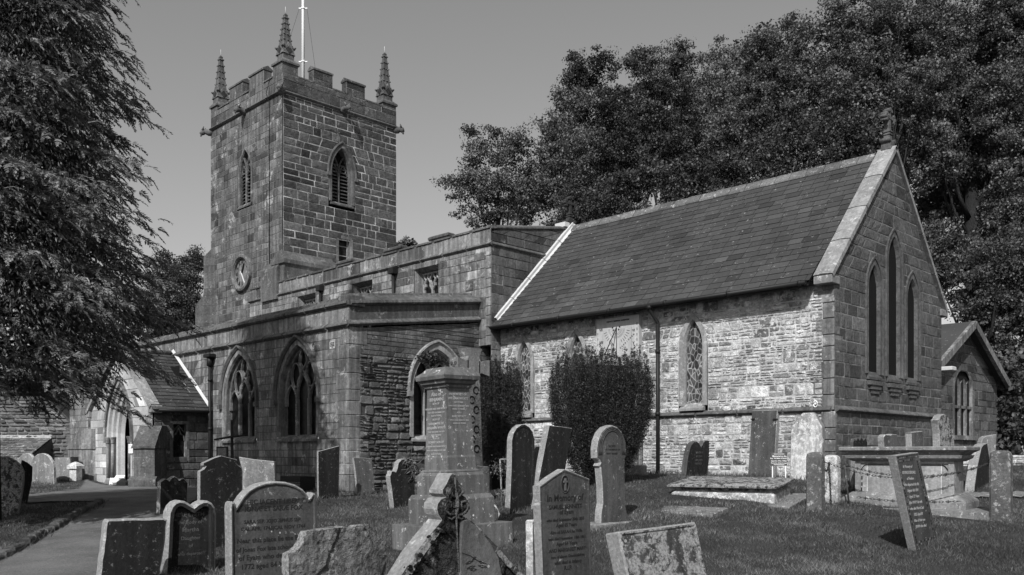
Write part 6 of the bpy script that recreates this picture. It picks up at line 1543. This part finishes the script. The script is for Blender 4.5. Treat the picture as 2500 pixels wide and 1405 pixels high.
def tree(x, d, blobs, label, kind='leaf', leaf=.058, dens=1.0, per=130, trunk_r=.32, group='trees behind the church', name='broadleaf_tree', base_z=None, crad=.46, limbs=14):
    base = PX(x, 1110, d); zb = gz(*UD(base)) if base_z is None else base_z; base.z = zb
    root = empty(name, base); tag(root, label, 'tree', group)
    C = []; Tn = []; Rd = []
    for (cx, cy, rx, ry) in blobs:
        k = d/F; a, b = rx*k*1.06, ry*k*1.04; dep = min(a, b)*.9; n = int(dens*2.3*a*b*dep**.5*4.0/(crad*1.2)) + 8
        v = rng.normal(size=(n, 3)); v = unit(v)*(rng.random((n, 1))**.42)*rng.uniform(.80, 1.02, (n, 1))*(1+.12*np.sin(v[:, :1]*3.1+v[:, 2:]*4.3+cx))
        u = (cx-CX)/F*d+v[:, 0]*a; z = (HY-cy)/F*d+v[:, 2]*b; dd = d+v[:, 1]*dep
        P = np.stack([C45*(u-dd), C45*(u+dd), z], 1); C.append(P); Tn.append(rng.uniform(.55, 1.5, n)); Rd.append(rng.uniform(.55, 1.25, n)*crad)
    C = np.concatenate(C); Tn = np.concatenate(Tn); Rd = np.concatenate(Rd)
    V, Fq, T = leaf_cloud(C, Rd, per, leaf, Tn, .55)
    npmesh('crown', V, Fq, T*(.62+.95*((x*.618) % 1)), M[kind], root, tuple(base))
    mb = MB(); top = C[:, 2].max(); cen = C.mean(0); tz = zb+(cen[2]-zb)*1.02
    ax = [Vector((base.x, base.y, zb-.3)), Vector((base.x, base.y, zb+(tz-zb)*.3)), Vector((base.x*.6+cen[0]*.4, base.y*.6+cen[1]*.4, zb+(tz-zb)*.65)), Vector((cen[0], cen[1], tz))]
    mb.tube(ax, [trunk_r*1.25, trunk_r, trunk_r*.65, trunk_r*.2], 9)
    for i in rng.choice(len(C), min(limbs*2, len(C)), replace=False):
        e = Vector(C[i]); f = rng.uniform(.25, .85); q = ax[1].lerp(ax[3], f) if f > .4 else ax[1].lerp(ax[2], f*2)
        m_ = q.lerp(e, .5)+Vector((0, 0, -.12*(e-q).length+rng.normal()*.15)); r0 = trunk_r*.30*rng.uniform(.25, 1)
        mb.tube([q, m_, e], [r0, r0*.6, r0*.15], 5)
    mb.build('trunk', M['bark'], root)
    return root
G1 = 'trees behind the church'
tree(1215, 47, [(1215, 430, 85, 120), (1150, 470, 70, 50), (1165, 350, 35, 60), (1250, 360, 55, 45), (1300, 470, 60, 80), (1120, 440, 45, 30), (1180, 530, 90, 30)], 'leftmost tree of the row behind the church, open spreading crown against the sky', dens=.58, crad=.5)
tree(1385, 47, [(1400, 380, 75, 110), (1340, 330, 40, 60), (1345, 440, 60, 100), (1430, 480, 80, 70), (1410, 250, 50, 40)], 'tree rising behind the west end of the chancel roof, beside the small cross', dens=.65)
tree(1500, 48, [(1450, 180, 75, 60), (1400, 240, 45, 50), (1480, 270, 90, 90), (1520, 380, 95, 100), (1400, 165, 35, 35)], 'tall leafy tree behind the left part of the chancel ridge', dens=.72)
tree(1625, 49, [(1610, 190, 90, 85), (1560, 150, 45, 30), (1660, 150, 45, 50), (1630, 320, 95, 130), (1560, 300, 60, 80)], 'tree with twin rounded tops behind the middle of the chancel ridge', dens=.75)
tree(1750, 50, [(1750, 160, 55, 60), (1745, 260, 70, 90), (1760, 380, 80, 90)], 'thin pale-leaved tree with gaps, standing between the darker trees', 'leaf_pale', dens=.55)
tree(1880, 46, [(1900, 170, 105, 110), (1930, 90, 60, 45), (1850, 130, 55, 50), (1880, 300, 110, 130), (1790, 330, 70, 90), (1990, 260, 70, 100)], 'dense dark dome-topped tree behind the chancel roof', dens=.85)
tree(1560, 41, [(1430, 500, 70, 60), (1530, 460, 80, 60), (1640, 430, 90, 60), (1750, 420, 90, 50), (1460, 560, 90, 50), (1560, 530, 90, 50), (1660, 510, 90, 50), (1760, 490, 90, 50), (1370, 560, 60, 40)], 'low spreading tree just over the chancel ridge', dens=.8)
tree(1900, 41, [(1830, 400, 90, 55), (1930, 360, 90, 60), (2030, 330, 80, 80), (2090, 330, 60, 70), (1850, 460, 90, 50), (1950, 430, 90, 50), (2060, 400, 80, 60)], 'low dense tree just above the east end of the chancel ridge', dens=.85)
tree(2160, 43, [(2130, 80, 110, 110), (2060, 30, 50, 60), (2080, 190, 80, 90), (2200, 60, 120, 110), (2180, 230, 130, 120)], 'huge tree rising over the gable cross, its crown reaching out of the picture', dens=.8, trunk_r=.45)
tree(2385, 44, [(2330, 60, 120, 120), (2330, 240, 130, 130), (2280, 380, 110, 100), (2400, 380, 110, 100), (2440, 120, 100, 150)], 'huge tree with a dark forked trunk, right of the chancel gable', dens=.75, trunk_r=.55)
tree(2440, 42, [(2460, 260, 90, 140), (2480, 450, 80, 120), (2560, 300, 150, 250), (2480, 20, 90, 90), (2600, 60, 160, 160)], 'tall tree at the right edge of the picture with a straight dark trunk', dens=.75, trunk_r=.45)
tree(2360, 37, [(2300, 620, 70, 120), (2380, 700, 100, 110), (2460, 640, 90, 120), (2480, 800, 90, 110), (2420, 850, 70, 100), (2540, 700, 100, 200)], 'low thick tree hanging over the vestry roof at the right', dens=.85)
tree(2250, 46, [(2270, 520, 80, 110), (2330, 480, 70, 80)], 'tree half hidden behind the right slope of the chancel gable', dens=.8)
tree(2455, 31, [(2470, 990, 60, 90), (2440, 1070, 40, 50), (2520, 1060, 70, 80)], 'leafy shrub beyond the low wall at the right edge', dens=1.0, per=90, leaf=.08, trunk_r=.08, group='shrubs at the churchyard edge', name='leafy_shrub', crad=.35)
tree(2370, 36, [(2440, 930, 60, 80), (2500, 920, 60, 100)], 'dark shrub filling the corner behind the vestry', dens=1.0, leaf=.10, trunk_r=.1, group='shrubs at the churchyard edge', name='leafy_shrub')
tree(455, 56, [(455, 690, 50, 95), (430, 760, 60, 80), (480, 790, 40, 70), (470, 640, 30, 40)], 'round-headed tree between the conifer and the tower', dens=1.0, trunk_r=.25, group='trees left of the tower')
tree(400, 58, [(395, 680, 40, 75), (405, 780, 60, 80), (340, 760, 80, 90)], 'narrow tree peeping out behind the conifer', dens=.95, trunk_r=.25, group='trees left of the tower')
tree(205, 43, [(205, 1030, 40, 60), (230, 980, 50, 60), (170, 950, 60, 60), (120, 960, 60, 50), (230, 1090, 30, 30)], 'dark ivy-like shrub between the cottage and the porch', dens=1.2, leaf=.09, per=80, trunk_r=.1, group='shrubs left of the porch', name='leafy_shrub', crad=.4)
tree(-250, 60, [(-260, 900, 250, 200), (-100, 980, 150, 120)], 'bushy tree mass far left behind the conifer', dens=.4, trunk_r=.3, group='trees left of the tower')
tree(990, 52, [(985, 600, 22, 14)], 'tip of a tree just showing over the nave parapet beside the tower', dens=1.6, trunk_r=.12, leaf=.1)
tree(1480, 60, [(1420, 400, 120, 120), (1560, 330, 130, 150), (1300, 490, 60, 55)], 'shadowy tree in the second row behind the middle of the church', dens=.5, leaf=.12, per=90, crad=.8)
tree(1760, 62, [(1700, 330, 120, 160), (1840, 250, 120, 160)], 'shadowy tree in the second row behind the chancel ridge', dens=.5, leaf=.12, per=90, crad=.8)
tree(2080, 60, [(2020, 200, 120, 160), (2180, 200, 140, 200), (2120, 420, 120, 120)], 'shadowy tree in the second row behind the gable cross', dens=.5, leaf=.12, per=90, crad=.8)
tree(2420, 60, [(2330, 300, 140, 250), (2470, 600, 160, 250), (2500, 200, 150, 200)], 'shadowy tree in the second row at the right edge', dens=.5, leaf=.12, per=90, crad=.8)

# ---- conifer at the left
tx = W(-10.2, 17.1, 0); zg = GZ(tx.x, tx.y)
con = empty('conifer', (tx.x, tx.y, zg)); tag(con, 'huge dark conifer with drooping feathery sprays filling the left side', 'tree')
prof = [(.3, 2.2), (.9, 2.75), (1.4, 3.0), (2.4, 3.45), (4.2, 3.25), (5.5, 2.95), (6.5, 2.72), (8.6, 2.5), (11, 2.1), (14, 1.5), (17, .75), (19.4, .1)]
prof[0] = (.3, 1.6); prof[1] = (.9, 2.2); prof[2] = (1.4, 2.75); pz = np.array([p[0] for p in prof]); pr_ = np.array([max(.05, p[1]-.02) for p in prof])
NB = 520; bz = np.concatenate([rng.uniform(1.3, 10.5, int(NB*.74)), rng.uniform(10.5, 19.2, NB-int(NB*.74))]); baz = rng.uniform(0, 2*pi, NB)
bl = np.interp(bz, pz, pr_)*rng.uniform(.80, 1.10, NB)*(1+.10*np.sin(bz*5.3+baz*2))
mb = MB(); mb.tube([(tx.x, tx.y, zg-.3), (tx.x, tx.y, 2), (tx.x, tx.y, 9), (tx.x, tx.y, 19)], [.36, .30, .2, .03], 10)
Cs, As, Bs, Ts = [], [], [], []
for z, az, L_ in zip(bz, baz, bl):
    o = np.array([cos(az), sin(az), 0.]); side = np.array([-sin(az), cos(az), 0.]); 
    bt = rng.uniform(.75, 1.3); dr = .16*L_+rng.normal()*.12
    ns = max(6, int(L_*13))
    pts = []
    for t in (0, .35, .7, 1.):
        pts.append(Vector((tx.x, tx.y, z))+Vector(o)*(L_*t)+Vector((0, 0, .25*sin(t*pi)*.6-dr*t*t)))
    if rng.random() < .5: mb.tube(pts, [.035, .028, .015, .004], 4)
    for k in range(ns):
        t = .30+.72*(k+rng.random())/ns
        p0 = np.array([tx.x, tx.y, z])+o*(L_*t)+side*rng.normal()*.42*(1.05-t*.55)+np.array([0, 0, .15*sin(min(t, 1)*pi)-dr*t*t+rng.normal()*.045])
        a = unit(o*rng.uniform(.6, 1.2)+side*rng.normal()*.7+np.array([0, 0, -rng.uniform(-.15, .55)])); fl = rng.uniform(.20, .36)
        m_ = 36; s = np.linspace(.02, 1, m_)[:, None]; sgn = np.where(np.arange(m_) % 2, 1., -1.)[:, None]
        nrm = unit(np.array([0, 0, 1.])+rng.normal(size=3)*.35); b = unit(np.cross(a, nrm))
        P = p0+a*s*fl+np.array([0, 0, -1.])*(s**2)*fl*.45
        D = unit(a*.75+b*sgn*(1.0-.6*s)+np.array([0, 0, -.45])*(.2+s)+rng.normal(size=(m_, 3))*.18); ll = (.022+.030*(1-s))*rng.uniform(.7, 1.4, (m_, 1))
        Wd_ = unit(np.cross(D, nrm+rng.normal(size=(m_, 3))*.4))
        Cs.append(P+D*ll); As.append(D*ll*1.1); Bs.append(Wd_*.0115); Ts.append(np.full(m_, bt)*rng.uniform(.6, 1.45, m_)*rng.uniform(.8, 1.25))
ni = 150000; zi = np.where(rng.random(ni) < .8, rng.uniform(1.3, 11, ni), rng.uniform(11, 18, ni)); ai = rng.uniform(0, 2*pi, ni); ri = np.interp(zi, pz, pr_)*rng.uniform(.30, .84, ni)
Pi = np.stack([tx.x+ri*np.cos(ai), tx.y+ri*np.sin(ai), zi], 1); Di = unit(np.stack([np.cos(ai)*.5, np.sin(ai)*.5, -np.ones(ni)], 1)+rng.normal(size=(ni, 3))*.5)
Cs.append(Pi); As.append(Di*.05); Bs.append(unit(np.cross(Di, rng.normal(size=(ni, 3))))*.014); Ts.append(rng.uniform(.3, .8, ni))  # inner sprays toned darker, the crown's inner shade put into the colour
V, Fq = quads(np.concatenate(Cs), np.concatenate(As), np.concatenate(Bs))
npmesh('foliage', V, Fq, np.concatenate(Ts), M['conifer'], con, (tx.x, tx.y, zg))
for x, y, dx in ((215, 300, 30), (10, 460, 50), (250, 395, 25)):
    p = PX(x, y, 13.9); mb.tube([p, p+Vector((.12, .1, .02)), p+Vector((.25, .22, -.03))], [.010, .008, .003], 4, t=8)
mb.build('trunk', M['bark'], con)

# ---- the two clipped yews: upright sprays fanning from the base
def yew(px_l, px_r, ytop, d, label, base_frac=.45, seed=1, per=17, stems=260, lowfrac=.0):
    rs = np.random.default_rng(seed); k = d/F; cx = (px_l+px_r)/2; wid = (px_r-px_l)*k
    c = PX(cx, 1110, d); zb = gz(*UD(c)); top = (HY-ytop)*k; H = top-zb
    root = empty('clipped_yew', (c.x, c.y, zb)); tag(root, label, 'shrub', 'clipped yews before the chancel')
    cen = np.array([c.x, c.y, zb]); Cs, As, Bs, Ts = [], [], [], []; mb = MB()
    def half(h):   # silhouette half-width as a fraction of the full one
        return np.interp(h, [0, .12, .3, .5, .75, .9, 1.0], [base_frac, base_frac*1.25, .78, .95, 1.0, .93, .72])
    for j in range(stems):
        outer = j < stems*.62; a = (j*2.39996+rs.normal()*.05) % (2*pi); rr = rs.uniform(.86, 1.03) if outer else sqrt(rs.random())*.88
        topf = rs.uniform(.90, 1.04) if not outer else rs.uniform(.62, 1.02); h_lo = rs.uniform(.04, .25) if outer else .72
        hs = np.linspace(h_lo, topf, max(4, int((topf-h_lo)*H/.055))); hs += rs.normal(size=len(hs))*.01
        fat = rs.uniform(.045, .085); tb = rs.uniform(.65, 1.3)
        for h0 in hs:
            hw_ = np.interp(h0, [0, .12, .3, .5, .75, .9, 1.05], [base_frac, base_frac*1.2, .76, .94, 1.0, .96, .88])*wid/2*rr*.97
            P0 = cen+np.array([cos(a)*hw_, sin(a)*hw_, h0*H]); tip = .35 if h0 > topf-.05 else 1.
            lean = unit(np.array([cos(a)*.45, sin(a)*.45, 1.])+rs.normal(size=3)*.15)
            t = rs.uniform(0, 1, (per, 1)); P = P0+rs.normal(size=(per, 3))*fat*tip*np.array([.8, .8, .6])+lean*t*.07
            D = unit(lean*.8+rs.normal(size=(per, 3))*.7); B = unit(np.cross(D, rs.normal(size=(per, 3))))
            s = rs.uniform(.009, .022, (per, 1)); Cs.append(P); As.append(D*s); Bs.append(B*s*.40); Ts.append(tb*rs.uniform(.55, 1.5, per))
    V, Fq = quads(np.concatenate(Cs), np.concatenate(As), np.concatenate(Bs)); npmesh('foliage', V, Fq, np.concatenate(Ts), M['yew'], root, (c.x, c.y, zb))
    for i in range(90):
        a = rs.uniform(0, 2*pi); r0 = rs.uniform(0, .25)*wid/2; r1 = rs.uniform(.3, .97); P = []
        for h in (0., .2, .45, .7, .9): P.append(Vector((c.x+cos(a)*(r0+half(h)*wid/2*r1*h**.6*.98), c.y+sin(a)*(r0+half(h)*wid/2*r1*h**.6*.98), zb+h*H)))
        mb.tube(P, [.03, .022, .014, .008, .003], 4, t=rs.uniform(1, 4))
    # solid core of the bush, inner shade put into its dark tone
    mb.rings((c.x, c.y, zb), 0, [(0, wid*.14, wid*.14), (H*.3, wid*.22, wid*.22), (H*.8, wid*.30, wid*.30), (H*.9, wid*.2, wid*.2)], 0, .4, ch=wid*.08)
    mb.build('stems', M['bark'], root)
yew(1340, 1592, 866, 19.6, 'larger clipped yew, wide and flat-topped, before the sundial', .45, 3, stems=220, per=28)
yew(1146, 1276, 884, 21.0, 'smaller narrow clipped yew behind the pedestal monument', .75, 5, stems=130, per=28)
p = PX(1588, 905, 19.2)
# ivy tuft by the aisle window head
V, Fq, T = leaf_cloud(np.array([tuple(PX(1050+rng.normal()*13, 876+rng.normal()*6, 24.6)) for _ in range(22)]), .16, 60, .03, rng.uniform(.7, 1.4, 22))
o = npmesh('ivy', V, Fq, T, M['yew'], None, tuple(PX(1050, 880, 24.6))); tag(o, 'tuft of dark ivy in front of the east aisle window, above the pedestal cap', 'ivy')

# ---- grass
def in_church(X, Y):
    m = (X > CX0-2) & (X < CX1+.02) & (Y > CY0-.02) & (Y < CY1)
    m |= (X < AX1+.0) & (Y > AY0-.0); m |= (X > PX0-.3) & (X < PX1+.3) & (Y > PY0-.5); m |= (X > -18) & (X < VX) & (Y > VY0)
    return m
def poly_mask(X, Y, P):
    c = np.zeros(len(X), bool); n = len(P); j = n-1
    for i in range(n):
        xi, yi, xj, yj = P[i][0], P[i][1], P[j][0], P[j][1]
        c ^= ((yi > Y) != (yj > Y)) & (X < (xj-xi)*(Y-yi)/((yj-yi) or 1e-9)+xi); j = i
    return c
GR_ = {}
def gz_np(X, Y):   # bilinear look-up of the ground height, including the small bumps
    if 'g' not in GR_:
        x = np.arange(-50, 12, .25); y = np.arange(-2, 50, .25); Z = np.array([[GZ(a, b)+(.018*sin(a*2.1+sin(b*1.3)*2)*cos(b*1.7)+.010*sin(a*5.1+b*4.3)) for b in y] for a in x]); GR_['g'] = Z
    Z = GR_['g']; fx = np.clip((X+50)/.25, 0, Z.shape[0]-2); fy = np.clip((Y+2)/.25, 0, Z.shape[1]-2); i = fx.astype(int); j = fy.astype(int); a = fx-i; b = fy-j
    return Z[i, j]*(1-a)*(1-b)+Z[i+1, j]*a*(1-b)+Z[i, j+1]*(1-a)*b+Z[i+1, j+1]*a*b
NG = 620000
d_ = 8.5*(36/8.5)**rng.random(NG); r_ = rng.uniform(-.64, .64, NG); u_ = r_*d_
X, Y = C45*(u_-d_), C45*(u_+d_); keep = ~in_church(X, Y)
for P_ in nograss: keep &= ~poly_mask(X, Y, P_) | (rng.random(NG) < .004)
X, Y, d_ = X[keep], Y[keep], d_[keep]
patch = .5+.5*np.sin(X*1.7+np.sin(Y*2.3)*1.5)*np.cos(Y*1.9+np.sin(X*1.1)); patch3 = .5+.5*np.sin(X*.7+2)*np.cos(Y*.9+np.sin(X*.5)); patch2 = .5+.5*np.sin(X*6.3+Y*3.1)*np.sin(Y*7.7-X*2.3)
h = rng.uniform(.022, .055, len(X))*(.65+.7*patch)*(.8+.5*patch2); w = .0032*np.maximum(1, d_/9)*rng.uniform(.7, 1.4, len(X))
def blades(X, Y, h, w, tone, lean=.55, Z=None):
    n = len(X); Z = gz_np(X, Y)-.006 if Z is None else Z; az = rng.uniform(0, 2*pi, n); ln = rng.normal(size=(n, 2))*lean*h[:, None]
    B = np.stack([X, Y, Z], 1); S = np.stack([np.cos(az)*w, np.sin(az)*w, np.zeros(n)], 1); T_ = B+np.stack([ln[:, 0], ln[:, 1], h], 1)
    V = np.empty((n, 3, 3)); V[:, 0] = B-S; V[:, 1] = B+S; V[:, 2] = T_
    return V.reshape(-1, 3), np.arange(n*3).reshape(n, 3), tone
tone = rng.uniform(.45, 1.6, len(X))*(.65+.6*patch)*(.8+.4*patch2)*(.75+.5*patch3); tone[rng.random(len(X)) < .03] *= 2.2
V, Fq, T = blades(X, Y, h, w, tone)
o = npmesh('grass', V, Fq, T, M['grass'], k=3); tag(o, 'short rough churchyard grass over the lawns', 'grass', kind='stuff')
# longer tufts round the feet of the stones, along walls and kerbs
bx = []
for ob in list(bpy.data.objects):
    if ob.parent is None and ob.type == 'MESH' and ob.name.split('.')[0] in ('gravestone', 'stone_post', 'flat_grave_slab'):
        cs = [ob.matrix_world @ Vector(c) for c in ob.bound_box] if False else [Vector(c)+ob.location for c in ob.bound_box]
        vs = np.array([tuple(v.co) for v in ob.data.vertices])+np.array(ob.location); lowv = vs[vs[:, 2] < vs[:, 2].min()+.15]
        c = lowv.mean(0); ext_ = lowv-c; n = 260
        k = rng.integers(0, len(lowv), n); q = c+ext_[k]*rng.uniform(.7, 1.12, (n, 1))+rng.normal(size=(n, 3))*.03; k2 = rng.integers(0, len(lowv), n); f = rng.random((n, 1)); q = q*(1-f)+(c+ext_[k2]*1.08)*f+rng.normal(size=(n, 3))*.02
        bx.append(q)
for (x0, y0, x1, y1, n) in ((CX0+2, CY0-.1, CX1, CY0-.1, 2200), (CX1+.12, CY0-.1, CX1+.12, CY1, 900), (AX1+.08, AY0, AX1+.08, CY0, 1100), (-27, AY0-.08, AX1, AY0-.08, 1600), (-32.6, 11.2, -34, 12.4, 200)):
    f = rng.random(n); bx.append(np.stack([x0+(x1-x0)*f, y0+(y1-y0)*f, f*0], 1)+rng.normal(size=(n, 3))*.05)
for a, b in zip(ed, ed[1:]):
    f = rng.random(500); bx.append(np.stack([a[0]+(b[0]-a[0])*f, a[1]+(b[1]-a[1])*f, f*0], 1)+rng.normal(size=(500, 3))*.07)
q = np.concatenate(bx); X, Y = q[:, 0], q[:, 1]; n = len(X); dd = C45*(Y-X)
V, Fq, T = blades(X, Y, rng.uniform(.04, .15, n), .0035*np.maximum(1, dd/9)*rng.uniform(.8, 1.3, n), rng.uniform(.5, 1.8, n), .4)
o = npmesh('long_grass', V, Fq, T, M['grass'], k=3); tag(o, 'longer grass tufts at the feet of walls and gravestones', 'grass', kind='stuff')
